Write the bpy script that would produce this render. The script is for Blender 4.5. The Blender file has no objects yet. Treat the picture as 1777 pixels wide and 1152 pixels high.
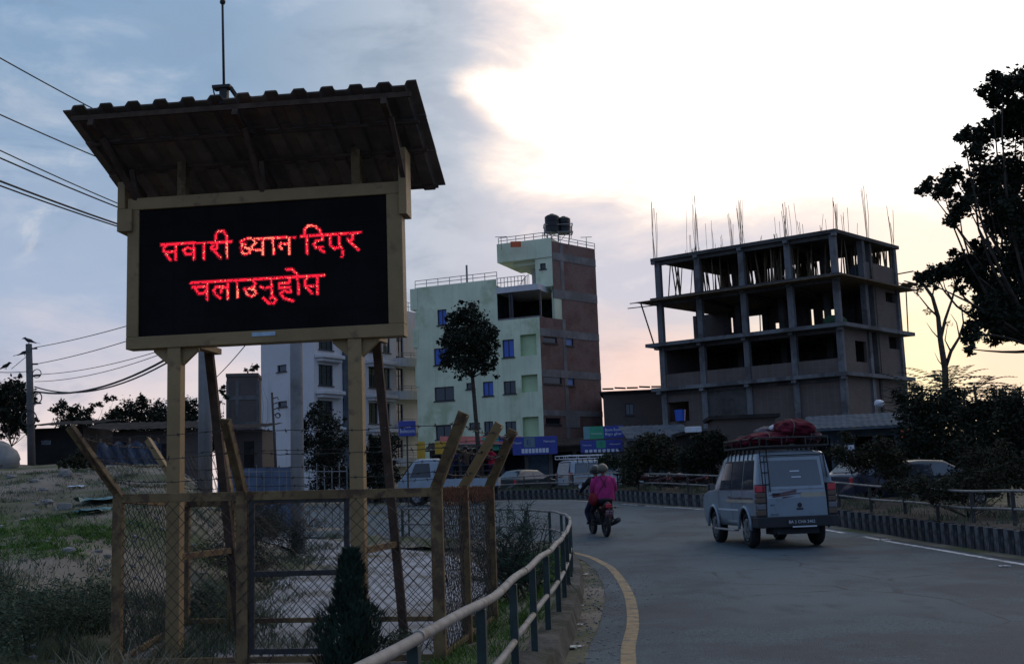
import bpy, bmesh, math, random
from mathutils import Vector, Matrix
random.seed(7)
PI = math.pi
sc = bpy.context.scene
COL = sc.collection

# ------------------------------------------------------------------ camera
H, F = 1.5, 1900.0
PITCH, ROLL = math.atan((838 - 576) / F), 0.036
_f = Vector((0, math.cos(PITCH), math.sin(PITCH)))
_r = Vector((1, 0, 0))
_u = Vector((0, -math.sin(PITCH), math.cos(PITCH)))
CR = _r * math.cos(ROLL) - _u * math.sin(ROLL)
CU = _r * math.sin(ROLL) + _u * math.cos(ROLL)
CAM = Vector((0, 0, H))
cam_data = bpy.data.cameras.new('camera')
cam_data.sensor_width = 36.0
cam_data.lens = 36.0 * F / 1777.0
cam_data.clip_end = 5000
cam = bpy.data.objects.new('camera', cam_data)
COL.objects.link(cam)
cam.matrix_world = Matrix(((CR.x, CU.x, -_f.x, CAM.x), (CR.y, CU.y, -_f.y, CAM.y), (CR.z, CU.z, -_f.z, CAM.z), (0, 0, 0, 1)))
sc.camera = cam

# ------------------------------------------------------------------ sky, sun, exposure
sc.view_settings.view_transform = 'Standard'
sc.view_settings.look = 'None'
sc.view_settings.exposure = 0.42
sc.view_settings.gamma = 1.0
sc.view_settings.use_curve_mapping = False
SUN_AZ, SUN_EL = math.radians(24), math.radians(9)


def lin(r, g, b):
    return tuple((c / 255 / 12.92) if c / 255 <= 0.04045 else ((c / 255 + 0.055) / 1.055) ** 2.4 for c in (r, g, b))


class Ex:
    """tiny expression builder over shader math nodes"""
    def __init__(s, nt, k):
        s.nt, s.k = nt, k

    def _op(s, op, *a):
        n = s.nt.nodes.new('ShaderNodeMath'); n.operation = op
        for i, v in enumerate((s,) + a):
            if isinstance(v, Ex): s.nt.links.new(v.k, n.inputs[i])
            else: n.inputs[i].default_value = v
        return Ex(s.nt, n.outputs[0])
    def __add__(s, o): return s._op('ADD', o)
    def __sub__(s, o): return s._op('SUBTRACT', o)
    def __mul__(s, o): return s._op('MULTIPLY', o)
    def sq(s): return s._op('MULTIPLY', s)
    def sqrt(s): return s._op('SQRT')
    def step(s, a, b, lo=0.0, hi=1.0):
        n = s.nt.nodes.new('ShaderNodeMapRange'); n.interpolation_type = 'SMOOTHSTEP'
        s.nt.links.new(s.k, n.inputs[0])
        for i, v in zip((1, 2, 3, 4), (a, b, lo, hi)): n.inputs[i].default_value = v
        return Ex(s.nt, n.outputs[0])


def mixc(nt, fac, a, b):
    n = nt.nodes.new('ShaderNodeMix'); n.data_type = 'RGBA'; n.clamp_factor = True
    for v, i in ((fac, 0), (a, 6), (b, 7)):
        if isinstance(v, Ex): nt.links.new(v.k, n.inputs[i])
        elif isinstance(v, (int, float)): n.inputs[i].default_value = v
        elif isinstance(v, tuple): n.inputs[i].default_value = (*v[:3], 1)
        else: nt.links.new(v, n.inputs[i])
    return n.outputs[2]


def make_world():
    w = bpy.data.worlds.new('World'); sc.world = w; w.use_nodes = True
    nt = w.node_tree; nt.nodes.clear()
    out = nt.nodes.new('ShaderNodeOutputWorld'); bg = nt.nodes.new('ShaderNodeBackground')
    bg.inputs['Strength'].default_value = 0.1
    nt.links.new(bg.outputs[0], out.inputs[0])
    sky = nt.nodes.new('ShaderNodeTexSky'); sky.sky_type = 'NISHITA'; sky.sun_disc = False
    sky.sun_elevation = SUN_EL; sky.sun_rotation = SUN_AZ; sky.air_density = 1.2; sky.dust_density = 2.0
    tc = nt.nodes.new('ShaderNodeTexCoord'); sp = nt.nodes.new('ShaderNodeSeparateXYZ')
    nt.links.new(tc.outputs['Generated'], sp.inputs[0])
    x, y, z = (Ex(nt, o) for o in sp.outputs)
    az = x._op('ARCTAN2', y); el = z._op('ARCSINE')

    def noise(scale, stretch, detail=6, rough=0.55, off=0.0, dist=0.0):
        mp = nt.nodes.new('ShaderNodeMapping'); mp.inputs['Scale'].default_value = (1, 1, stretch)
        mp.inputs['Location'].default_value = (off, off * 0.7, off * 0.3)
        nt.links.new(tc.outputs['Generated'], mp.inputs[0])
        n = nt.nodes.new('ShaderNodeTexNoise'); n.inputs['Scale'].default_value = scale
        n.inputs['Detail'].default_value = detail; n.inputs['Roughness'].default_value = rough; n.inputs['Distortion'].default_value = dist
        nt.links.new(mp.outputs[0], n.inputs['Vector'])
        return Ex(nt, n.outputs['Fac']) - 0.5
    nb = noise(5.0, 2.6, 8, 0.58, 3.1, 0.35)
    nm = noise(11.0, 2.2, 8, 0.6, 8.7, 0.5)
    nf = noise(2.4, 2.4, 5, 0.5, 1.3)
    K = 10.0

    def kc(*rgb, g=1.0): return tuple(c * K * g for c in lin(*rgb))
    # thin blue air seen through gaps on the left, grey-blue cloud over it
    elw = el + nb * 0.16
    azw = az + nb * 0.20 + nm * 0.08
    c = mixc(nt, elw.step(0.05, 0.17), kc(212, 196, 194), kc(148, 162, 185))
    c = mixc(nt, elw.step(0.16, 0.36), c, kc(122, 145, 170))
    c = mixc(nt, elw.step(0.45, 1.1), c, kc(158, 184, 222))
    blue = mixc(nt, 0.4, kc(108, 150, 196), sky.outputs[0])
    c = mixc(nt, (nf * 1.0 + nm * 0.5 + el * 0.8).step(0.16, 0.5) * azw.step(0.0, -0.25) * 0.75, c, blue)
    # darker cloud bellies
    c = mixc(nt, (nb * 1.3 + nf * 0.8 + nm * 0.3).step(0.0, 0.22) * az.step(0.16, -0.1) * 0.62, c, kc(108, 122, 143))
    c = mixc(nt, (nf * 0.9 - nb * 1.2 + nm * 0.5).step(0.04, 0.34) * az.step(0.12, -0.12) * elw.step(0.08, 0.2) * 0.6, c, kc(182, 187, 196))
    # small lit puffs on the left
    c = mixc(nt, (nm * 1.2 + nf * 0.6).step(0.12, 0.36) * elw.step(0.14, 0.26) * azw.step(-0.25, -0.42) * 0.55, c, kc(222, 212, 208))
    # towards the middle the cloud turns to a pale lavender grey
    c = mixc(nt, azw.step(-0.30, -0.02) * 0.85, c, mixc(nt, elw.step(0.05, 0.42), mixc(nt, (nb * 1.2 + nm * 0.7).step(-0.12, 0.2), kc(186, 184, 190), kc(150, 154, 166)), mixc(nt, (nb * 1.2 + nm * 0.7).step(-0.15, 0.2), kc(180, 186, 194), kc(144, 156, 171))))
    # pink cloud right of the middle, low down
    c = mixc(nt, azw.step(-0.03, 0.12) * elw.step(0.20, 0.02), c, kc(246, 204, 184))
    c = mixc(nt, azw.step(0.10, 0.34), c, mixc(nt, elw.step(0.03, 0.24), kc(255, 232, 184), kc(240, 222, 208)))
    band = elw.step(0.115, 0.17) * (az + nb * 0.1).step(0.36, 0.24) * (az + nb * 0.2).step(-0.08, 0.04)
    c = mixc(nt, band * 0.95, c, mixc(nt, (nm * 1.4).step(-0.1, 0.25), kc(186, 184, 194), kc(206, 200, 204)))
    # the big bright hole over the hidden sun
    dx = ((az - 0.45) * (1 / 0.42))._op('ABSOLUTE')._op('POWER', 8.0); dy = ((el - 0.55) * (1 / 0.31))._op('ABSOLUTE')._op('POWER', 8.0)
    tongue = (((az - 0.02) * (1 / 0.085)).sq() + ((el - 0.345 + az * 0.25) * (1 / 0.03)).sq()).sqrt()
    e = (dx + dy)._op('POWER', 0.125) + nb * 0.42 + nm * 0.20 + nf * 0.10 - tongue.step(1.25, 0.3) * 0.17
    c = mixc(nt, e.step(1.17, 0.98), c, kc(246, 226, 212))
    c = mixc(nt, e.step(1.08, 0.90), c, kc(255, 252, 248, g=1.15))
    # pale hill-like bank low at the right
    c = mixc(nt, (el - az * 0.05 + nb * 0.05).step(0.085, 0.075) * az.step(0.36, 0.42) * 0.5, c, kc(226, 190, 176))
    # away from the glow everything dulls to plain grey-blue overcast
    c = mixc(nt, az._op('ABSOLUTE').step(0.9, 1.7), c, kc(122, 146, 184))
    c = mixc(nt, el.step(0.01, -0.06), c, kc(70, 74, 80))
    nt.links.new(c, bg.inputs['Color'])


make_world()
sd = bpy.data.lights.new('sun', 'SUN'); sd.energy = 0.18; sd.angle = math.radians(16); sd.color = (1.0, 0.86, 0.74)
sun = bpy.data.objects.new('sun', sd); COL.objects.link(sun)
sun.location = (40, 60, 40)
_sd = Vector((math.sin(SUN_AZ) * math.cos(SUN_EL), math.cos(SUN_AZ) * math.cos(SUN_EL), math.sin(SUN_EL)))
sun.rotation_euler = (-_sd).to_track_quat('-Z', 'Y').to_euler()


# ------------------------------------------------------------------ surveying: photo measurements to points in the place
def ray(px, py):
    return _f + CR * ((px - 888.5) / F) + CU * ((576 - py) / F)

def at(px, py, Y):
    d = ray(px, py); return CAM + d * (Y / d.y)

def sm(t):
    t = min(max(t, 0.0), 1.0); return t * t * (3 - 2 * t)

def rz(y):
    return 0.75 * sm((y - 21.5) / 25.5)

def hash2(x, y):
    s = math.sin(x * 12.9898 + y * 78.233) * 43758.5453
    return s - math.floor(s)

def vn(x, y):
    xi, yi = math.floor(x), math.floor(y); fx, fy = x - xi, y - yi
    fx, fy = fx * fx * (3 - 2 * fx), fy * fy * (3 - 2 * fy)
    a, b, c, d = hash2(xi, yi), hash2(xi + 1, yi), hash2(xi, yi + 1), hash2(xi + 1, yi + 1)
    return a + (b - a) * fx + (c - a) * fy + (a - b - c + d) * fx * fy

def mound(x, y):
    edge = -3.2 - 0.085 * (y - 9) - 0.27 * max(0.0, y - 22)
    m = sm((edge - x) / 2.6)
    h = min(max((y - 8.0) / 17.5, 0), 1.0) * 2.15
    return m * h * (1 - sm((y - 60) / 25) * 0.7)

def ground(x, y):
    g = rz(y) - 0.04 + mound(x, y)
    if x < -2.2 and y < 60:
        k = sm((-2.2 - x) / 1.5)
        g += k * (0.16 * (vn(x * 0.9, y * 0.9) - 0.5) + 0.07 * (vn(x * 2.7 + 9, y * 2.7) - 0.5))
    return g

def on_ground(px, py, fn=None):
    d = ray(px, py); t = 2.0
    while t < 160:
        p = CAM + d * t
        if p.z < (fn or ground)(p.x, p.y): return p
        t += 0.03
    return p

def plane_hit(px, py, P, n):
    d = ray(px, py); t = (P - CAM).dot(n) / d.dot(n)
    return CAM + d * t


# ------------------------------------------------------------------ materials
MATS = {}
def mat(name, col, rough=0.75, var=0.25, scale=3.0, bump=0.0, bscale=None, metal=0.0, spec=0.4, col2=None, c2amt=0.5, c2scale=1.2,
        island=0.0, coat=0.0, emit=None, estr=0.0, alpha=None, transl=0.0):
    if name in MATS: return MATS[name]
    m = bpy.data.materials.new(name); m.use_nodes = True; nt = m.node_tree
    b = nt.nodes['Principled BSDF']
    b.inputs['Roughness'].default_value = rough; b.inputs['Metallic'].default_value = metal
    b.inputs['Specular IOR Level'].default_value = spec
    if coat: b.inputs['Coat Weight'].default_value = coat; b.inputs['Coat Roughness'].default_value = 0.08
    tc = nt.nodes.new('ShaderNodeTexCoord')
    def nz(s, det=5, r=0.6):
        n = nt.nodes.new('ShaderNodeTexNoise'); n.inputs['Scale'].default_value = s; n.inputs['Detail'].default_value = det
        n.inputs['Roughness'].default_value = r; nt.links.new(tc.outputs['Object'], n.inputs['Vector']); return Ex(nt, n.outputs['Fac'])
    lo = tuple(c * (1 - var) for c in col); hi = tuple(min(c * (1 + var), 1) for c in col)
    c = mixc(nt, nz(scale).step(0.28, 0.72), lo, hi)
    if col2:
        c = mixc(nt, (nz(c2scale, 7, 0.65) + nz(scale * 3.3) * 0.25).step(0.74 - c2amt * 0.4, 0.86 - c2amt * 0.3), c, col2)
    if island:
        g = nt.nodes.new('ShaderNodeNewGeometry')
        c = mixc(nt, Ex(nt, g.outputs['Random Per Island']).step(0.0, 1.0) * island, c, tuple(min(q * 2.4, 1) for q in col))
    nt.links.new(c, b.inputs['Base Color'])
    if bump:
        bp = nt.nodes.new('ShaderNodeBump'); bp.inputs['Strength'].default_value = bump; bp.inputs['Distance'].default_value = 0.02
        nt.links.new(nz(bscale or scale * 8, 4).k, bp.inputs['Height']); nt.links.new(bp.outputs[0], b.inputs['Normal'])
    if emit:
        b.inputs['Emission Color'].default_value = (*emit, 1); b.inputs['Emission Strength'].default_value = estr
    MATS[name] = m
    return m

def brick_mat(name, c1, c2, mortar, rowh=0.075, w=0.24, stain=0.35):
    m = mat(name, c1, 0.9, 0.3, 1.5, bump=0.0); nt = m.node_tree; b = nt.nodes['Principled BSDF']
    tc = nt.nodes.new('ShaderNodeTexCoord'); sp = nt.nodes.new('ShaderNodeSeparateXYZ'); cb = nt.nodes.new('ShaderNodeCombineXYZ')
    nt.links.new(tc.outputs['Object'], sp.inputs[0])
    u = Ex(nt, sp.outputs[0]) + Ex(nt, sp.outputs[1])
    nt.links.new(u.k, cb.inputs[0]); nt.links.new(sp.outputs[2], cb.inputs[1])
    bt = nt.nodes.new('ShaderNodeTexBrick'); nt.links.new(cb.outputs[0], bt.inputs['Vector'])
    for k, v in (('Color1', c1), ('Color2', c2), ('Mortar', mortar)): bt.inputs[k].default_value = (*v, 1)
    for k, v in (('Scale', 1.0), ('Mortar Size', 0.012), ('Brick Width', w), ('Row Height', rowh)): bt.inputs[k].default_value = v
    n = nt.nodes.new('ShaderNodeTexNoise'); n.inputs['Scale'].default_value = 0.7; n.inputs['Detail'].default_value = 6
    nt.links.new(tc.outputs['Object'], n.inputs['Vector'])
    c = mixc(nt, Ex(nt, n.outputs['Fac']).step(0.4, 0.7) * stain, bt.outputs['Color'], tuple(q * 0.45 for q in c1))
    nt.links.new(c, b.inputs['Base Color'])
    return m


# ------------------------------------------------------------------ mesh building
class MB:
    def __init__(s): s.v, s.f, s.m, s.k = [], [], [], 0
    def add(s, vs, fs):
        o = len(s.v); s.v += [Vector(q) for q in vs]; s.f += [tuple(i + o for i in f) for f in fs]; s.m += [s.k] * len(fs); return s
    def obox(s, o, x, y, z, a, b, c):
        vs = [o + x * p + y * q + z * r for r in c for q in b for p in a]
        return s.add(vs, [(0, 2, 3, 1), (4, 5, 7, 6), (0, 1, 5, 4), (1, 3, 7, 5), (3, 2, 6, 7), (2, 0, 4, 6)])
    def box(s, a, b, c):
        return s.obox(Vector((0, 0, 0)), Vector((1, 0, 0)), Vector((0, 1, 0)), Vector((0, 0, 1)), a, b, c)
    def beam(s, p, q, w, h, up=None, ext=0.0):
        p, q = Vector(p), Vector(q); d = q - p; L = d.length; d = d / L
        up = Vector(up) if up else (Vector((0, 0, 1)) if abs(d.z) < 0.95 else Vector((0, 1, 0)))
        x = d.cross(up).normalized(); y = x.cross(d)
        return s.obox(p, x, y, d, (-w / 2, w / 2), (-h / 2, h / 2), (-ext, L + ext))
    def tube(s, pts, r, n=8, cap=True, closed=False):
        pts = [Vector(p) for p in pts]; N = len(pts); rs = r if isinstance(r, (list, tuple)) else [r] * N
        t0 = (pts[1] - pts[0]).normalized(); nrm = t0.orthogonal().normalized(); rings = []
        for i in range(N):
            t = (pts[min(i + 1, N - 1)] - pts[max(i - 1, 0)])
            if closed: t = pts[(i + 1) % N] - pts[i - 1]
            t = t.normalized() if t.length > 1e-9 else t0
            nrm = (nrm - t * nrm.dot(t)); nrm = nrm.normalized() if nrm.length > 1e-6 else t.orthogonal().normalized()
            bn = t.cross(nrm)
            rings.append([pts[i] + (nrm * math.cos(2 * PI * k / n) + bn * math.sin(2 * PI * k / n)) * rs[i] for k in range(n)])
        vs = [p for q in rings for p in q]; fs = []
        for i in range(N if closed else N - 1):
            j = (i + 1) % N
            for k in range(n):
                fs.append((i * n + k, i * n + (k + 1) % n, j * n + (k + 1) % n, j * n + k))
        if cap and not closed: fs += [tuple(range(n))[::-1], tuple((N - 1) * n + k for k in range(n))]
        return s.add(vs, fs)
    def disc(s, c, axis, r, h, n=16, r2=None):
        axis = Vector(axis).normalized()
        return s.tube([Vector(c) - axis * h / 2, Vector(c) + axis * h / 2], [r, r2 or r], n)
    def torus(s, c, axis, R, r, n=20, k=8, sq=1.0):
        axis = Vector(axis).normalized(); a = axis.orthogonal().normalized(); b = axis.cross(a); c = Vector(c); vs = []; fs = []
        for i in range(n):
            d = a * math.cos(2 * PI * i / n) + b * math.sin(2 * PI * i / n)
            for j in range(k):
                t = 2 * PI * (j + 0.5) / k
                vs.append(c + d * (R + r * math.cos(t)) + axis * (r * sq * math.sin(t)))
        for i in range(n):
            for j in range(k):
                fs.append((i * k + j, ((i + 1) % n) * k + j, ((i + 1) % n) * k + (j + 1) % k, i * k + (j + 1) % k))
        return s.add(vs, fs)
    def ball(s, c, rad, nu=10, nv=7, wob=0.0, seed=0):
        c = Vector(c); rad = (rad,) * 3 if isinstance(rad, (int, float)) else rad; vs = [c + Vector((0, 0, -rad[2]))]; fs = []
        rnd = random.Random(seed)
        for j in range(1, nv):
            ph = -PI / 2 + PI * j / nv
            for i in range(nu):
                th = 2 * PI * i / nu; q = 1 + wob * (rnd.random() - 0.5) * 2
                vs.append(c + Vector((rad[0] * math.cos(ph) * math.cos(th) * q, rad[1] * math.cos(ph) * math.sin(th) * q, rad[2] * math.sin(ph) * q)))
        vs.append(c + Vector((0, 0, rad[2])))
        for i in range(nu):
            fs.append((0, 1 + (i + 1) % nu, 1 + i)); e = 1 + (nv - 2) * nu
            fs.append((len(vs) - 1, e + i, e + (i + 1) % nu))
        for j in range(nv - 2):
            for i in range(nu):
                a = 1 + j * nu; b = a + nu
                fs.append((a + i, a + (i + 1) % nu, b + (i + 1) % nu, b + i))
        return s.add(vs, fs)
    def prism(s, poly, ext):
        """poly: list of points (planar), ext: extrusion vector"""
        n = len(poly); poly = [Vector(p) for p in poly]; ext = Vector(ext)
        vs = poly + [p + ext for p in poly]
        return s.add(vs, [tuple(range(n))[::-1], tuple(range(n, 2 * n))] + [(i, (i + 1) % n, n + (i + 1) % n, n + i) for i in range(n)])
    def wall(s, P, Q, z0, z1, holes, depth, both=0.0):
        """vertical wall from P to Q (left to right seen from outside) with rectangular holes (u0,u1,z0,z1) and reveals"""
        P, Q = Vector((P[0], P[1], 0)), Vector((Q[0], Q[1], 0)); L = (Q - P).length; u = (Q - P) / L; n = Vector((u.y, -u.x, 0)); zz = Vector((0, 0, 1))
        holes = [(max(a, 0.02), min(b, L - 0.02), max(c, z0 + 0.02), min(d, z1 - 0.02)) for a, b, c, d in holes]
        us = sorted({0.0, L, *[q for h in holes for q in h[:2]]}); zs = sorted({z0, z1, *[q for h in holes for q in h[2:]]})
        def pt(a, z, d=0.0): return P + u * a + zz * z - n * d
        for i in range(len(us) - 1):
            for j in range(len(zs) - 1):
                ca, cz = (us[i] + us[i + 1]) / 2, (zs[j] + zs[j + 1]) / 2
                if any(h[0] < ca < h[1] and h[2] < cz < h[3] for h in holes): continue
                s.add([pt(us[i], zs[j]), pt(us[i + 1], zs[j]), pt(us[i + 1], zs[j + 1]), pt(us[i], zs[j + 1])], [(0, 1, 2, 3)])
                if both: s.add([pt(us[i], zs[j], both), pt(us[i + 1], zs[j], both), pt(us[i + 1], zs[j + 1], both), pt(us[i], zs[j + 1], both)], [(3, 2, 1, 0)])
        for a, b, c, d in holes:
            for (p, q) in (((a, c), (b, c)), ((b, c), (b, d)), ((b, d), (a, d)), ((a, d), (a, c))):
                s.add([pt(*p), pt(*q), pt(q[0], q[1], depth), pt(p[0], p[1], depth)], [(3, 2, 1, 0)])
        return s
    def build(s, name, m, parent=None, world=True, smooth=False, bevel=0.0, kind=None, label=None, cat=None, group=None):
        vs = s.v
        if parent is not None and world:
            inv = WM[parent.name].inverted(); vs = [inv @ q for q in vs]
        me = bpy.data.meshes.new(name); me.from_pydata([tuple(q) for q in vs], [], s.f)
        for q in (m if isinstance(m, (list, tuple)) else [m]): me.materials.append(q)
        if isinstance(m, (list, tuple)): me.polygons.foreach_set('material_index', s.m)
        if smooth: me.polygons.foreach_set('use_smooth', [True] * len(me.polygons))
        return link(name, me, parent, bevel, kind, label, cat, group)

WM = {}
def link(name, me, parent=None, bevel=0.0, kind=None, label=None, cat=None, group=None):
    o = bpy.data.objects.new(name, me); COL.objects.link(o)
    if parent is not None: o.parent = parent; WM[o.name] = WM[parent.name].copy()
    else: WM[o.name] = Matrix()
    if bevel:
        b = o.modifiers.new('bevel', 'BEVEL'); b.width = bevel; b.segments = 2; b.limit_method = 'ANGLE'
    tag(o, label, cat, group, kind)
    return o

def tag(o, label=None, cat=None, group=None, kind=None):
    for k, v in (('label', label), ('category', cat), ('group', group), ('kind', kind)):
        if v: o[k] = v
    return o

def thing(name, label, cat, loc=(0, 0, 0), rz_=0.0, group=None):
    o = bpy.data.objects.new(name, None); COL.objects.link(o); o.empty_display_size = 0.2
    o.location = loc; o.rotation_euler = (0, 0, rz_)
    WM[o.name] = Matrix.Translation(Vector(loc)) @ Matrix.Rotation(rz_, 4, 'Z')
    return tag(o, label, cat, group)

def copy_tree(o, parent=None):
    c = o.copy(); COL.objects.link(c); c.parent = parent
    for ch in list(o.children): copy_tree(ch, c)
    return c

def copy_thing(o, loc, rz_, label, group=None, scale=None):
    c = copy_tree(o); c.location = loc; c.rotation_euler = (0, 0, rz_); c['label'] = label
    if group: c['group'] = group
    if scale: c.scale = scale
    return c

def evaluated(o):
    dg = bpy.context.evaluated_depsgraph_get(); e = o.evaluated_get(dg)
    me = bpy.data.meshes.new_from_object(e, depsgraph=dg); return me

def text_mb(mb, s, P, ux, uz, height, depth=0.0, width=None, align='LEFT'):
    """flat lettering as mesh on a plane: P lower-left, ux / uz unit directions"""
    cu = bpy.data.curves.new('lettering', 'FONT'); cu.body = s; cu.size = 1.0; cu.resolution_u = 2
    o = bpy.data.objects.new('lettering', cu); COL.objects.link(o); me = evaluated(o)
    xs = [q.co.x for q in me.vertices]; k = height / 0.73; kx = k if not width else width / (max(xs) - min(xs) if xs else 1)
    x0 = min(xs) if xs else 0
    mb.add([Vector(P) + ux * (q.co.x - x0) * kx + uz * q.co.y * k for q in me.vertices], [tuple(p.vertices) for p in me.polygons])
    bpy.data.objects.remove(o); bpy.data.meshes.remove(me); bpy.data.curves.remove(cu)

# leaves ----------------------------------------------------------------------
def leaf_cloud(mb, clumps, n, size, seed=1, asp=2.2, shell=0.55, droop=0.0):
    rnd = random.Random(seed); tot = sum(c[1][0] * c[1][2] for c in clumps) or 1
    for c, r in clumps:
        k = max(6, int(n * r[0] * r[2] / tot)); sig = min(size * 1.5, 0.22 * r[0])
        # a clump is a set of sprays, each spray a bunch of leaves: leaves gaps between
        ns = max(3, k // 14)
        for _ in range(ns):
            d = Vector((rnd.gauss(0, 1), rnd.gauss(0, 1), rnd.gauss(0, 1))).normalized(); q = 0.88 * rnd.random() ** 0.42
            ctr = Vector(c) + Vector((d.x * r[0], d.y * r[1], d.z * r[2])) * q
            for _ in range(max(1, k // ns)):
                p = ctr + Vector((rnd.gauss(0, 1), rnd.gauss(0, 1), rnd.gauss(0, 1) - droop)) * sig
                a = Vector((rnd.gauss(0, 1), rnd.gauss(0, 1), rnd.gauss(0, 0.6) - droop)).normalized(); b = a.orthogonal().normalized()
                b = (b * math.cos(q * 9 + p.x * 50) + a.cross(b) * math.sin(q * 9 + p.x * 50))
                s = size * (0.6 + 0.8 * rnd.random())
                mb.add([p - a * s * 0.5, p + b * s / asp * 0.5 + a * s * 0.05, p + a * s * 0.5, p - b * s / asp * 0.5 + a * s * 0.05], [(0, 1, 2, 3)])
    return mb

def limb(mb, p, q, r0, r1, bend=0.12, seed=0, n=6, k=5):
    rnd = random.Random(seed); p, q = Vector(p), Vector(q); L = (q - p).length
    off = Vector((rnd.gauss(0, 1), rnd.gauss(0, 1), rnd.gauss(0, 0.4))) * bend * L
    pts = [p.lerp(q, t / k) + off * math.sin(PI * t / k) * (1 if t < k else 0) for t in range(k + 1)]
    mb.tube(pts, [r0 + (r1 - r0) * t / k for t in range(k + 1)], n)

def ragged(clumps, seed):
    rnd = random.Random(seed); out = []
    for c, r in clumps:
        out.append((c, (r[0] * 0.80, r[1] * 0.80, r[2] * 0.78)))
        for _ in range(3):
            d = Vector((rnd.gauss(0, 1), rnd.gauss(0, 1), rnd.gauss(0, 0.9))).normalized(); k = rnd.uniform(0.22, 0.42)
            out.append((Vector(c) + Vector((d.x * r[0], d.y * r[1], d.z * r[2])) * rnd.uniform(0.75, 1.08), (r[0] * k, r[1] * k, r[2] * k * 0.8)))
    return out

def tree(name, label, cat, base, clumps, n, size, lmat, bmat, trunk_r=0.1, seed=1, group=None, asp=2.2, fork=0.45, shell=0.55, top=None, droop=0.0):
    t = thing(name, label, cat, base, 0, group); base = Vector(base)
    cen = sum((Vector(c[0]) for c in clumps), Vector()) / len(clumps)
    top = Vector(top) if top else base.lerp(cen, fork)
    mb = MB(); limb(mb, base - Vector((0, 0, 0.1)), top, trunk_r, trunk_r * 0.7, 0.04, seed, 8)
    for i, (c, r) in enumerate(clumps):
        limb(mb, top, Vector(c), trunk_r * 0.34, trunk_r * 0.07, 0.08, seed + i, 5)
    mb.build('trunk', bmat, t, smooth=True)
    leaf_cloud(MB(), ragged(clumps, seed), n, size, seed, asp, shell, droop).build('crown', lmat, t)
    return t

# ------------------------------------------------------------------ palette
m_dirt = mat('dusty_soil', (0.17, 0.148, 0.118), 0.95, 0.35, 0.5, 0.5, 14, spec=0.1, col2=(0.075, 0.085, 0.045), c2amt=0.45, c2scale=0.35)
m_lot = mat('pale_packed_earth', (0.27, 0.272, 0.28), 0.95, 0.18, 0.6, 0.4, 18, spec=0.1, col2=(0.17, 0.16, 0.145), c2amt=0.35, c2scale=0.5)
m_asph = mat('worn_asphalt', (0.056, 0.086, 0.101), 0.78, 0.5, 30, 0.9, 60, spec=0.25, col2=(0.042, 0.053, 0.066), c2amt=0.5, c2scale=0.45)
m_kerbc = mat('old_concrete', (0.22, 0.21, 0.195), 0.92, 0.25, 3, 0.5, 25, spec=0.15, col2=(0.10, 0.095, 0.085), c2amt=0.4)
m_yel = mat('yellow_road_paint', (0.26, 0.185, 0.095), 0.85, 0.25, 9, 0.2, 60, col2=(0.12, 0.10, 0.075), c2amt=0.35, c2scale=5)
m_wht = mat('white_road_paint', (0.55, 0.55, 0.54), 0.8, 0.2, 9, 0.2, 60, col2=(0.2, 0.2, 0.2), c2amt=0.4, c2scale=4)
m_kb = mat('black_kerb_paint', (0.034, 0.036, 0.042), 0.9, 0.4, 4, 0.4, 25, spec=.1, col2=(0.10, 0.09, 0.085), c2amt=0.35, c2scale=4)
m_kw = mat('white_kerb_paint', (0.20, 0.20, 0.20), 0.9, 0.4, 4, 0.4, 25, spec=.1, col2=(0.07, 0.068, 0.065), c2amt=0.6, c2scale=4)
m_ochre = mat('ochre_paint', (0.245, 0.160, 0.070), 0.65, 0.14, 2.5, 0.12, 30, spec=0.35, col2=(0.17, 0.10, 0.05), c2amt=0.12, c2scale=6)
m_ochre2 = mat('weathered_ochre_paint', (0.165, 0.108, 0.050), 0.8, 0.25, 5, 0.2, 30, spec=0.25, col2=(0.085, 0.05, 0.03), c2amt=0.4, c2scale=7)
m_rust = mat('rusty_brown_steel', (0.065, 0.042, 0.03), 0.85, 0.35, 6, 0.2, 40, spec=0.2)
m_dsteel = mat('dark_steel', (0.03, 0.028, 0.027), 0.7, 0.3, 6, 0.1, 40)
m_wire = mat('weathered_wire', (0.045, 0.038, 0.032), 0.65, 0.3, 12, metal=0.5)
m_sheet = mat('brown_roof_sheet', (0.15, 0.108, 0.088), 0.85, 0.25, 2.5, 0.1, 20, col2=(0.09, 0.075, 0.068), c2amt=0.4)
m_black = mat('black_panel', (0.007, 0.006, 0.006), 0.75, 0.3, 3, 0.05, 200, spec=0.08)
m_led = mat('red_led', (0.5, 0.01, 0.03), 0.5, 0.0, 3, emit=(1.0, 0.012, 0.035), estr=1.7)
m_ledh = mat('hot_red_led', (0.8, 0.2, 0.1), 0.5, 0.0, 3, emit=(1.0, 0.20, 0.12), estr=2.0)
m_ledg = mat('dim_and_halo_led', (0.2, 0.01, 0.02), 0.5, 0.0, 3, emit=(1.0, 0.010, 0.04), estr=0.22)  # weaker dots, and the halo of glow painted as dots round the letters
m_stick = mat('pale_blue_label', (0.33, 0.42, 0.50), 0.5, 0.15, 20)
m_rail = mat('galvanised_pipe', (0.20, 0.19, 0.175), 0.65, 0.2, 6, 0.12, 50, spec=0.35, col2=(0.13, 0.11, 0.09), c2amt=0.3, c2scale=8)
m_gpost = mat('dark_green_paint', (0.016, 0.030, 0.027), 0.6, 0.3, 8, 0.1, 40)
m_conc = mat('grey_concrete', (0.215, 0.215, 0.215), 0.9, 0.2, 1.2, 0.35, 14, spec=0.15, col2=(0.14, 0.135, 0.13), c2amt=0.35, c2scale=0.6)
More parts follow.
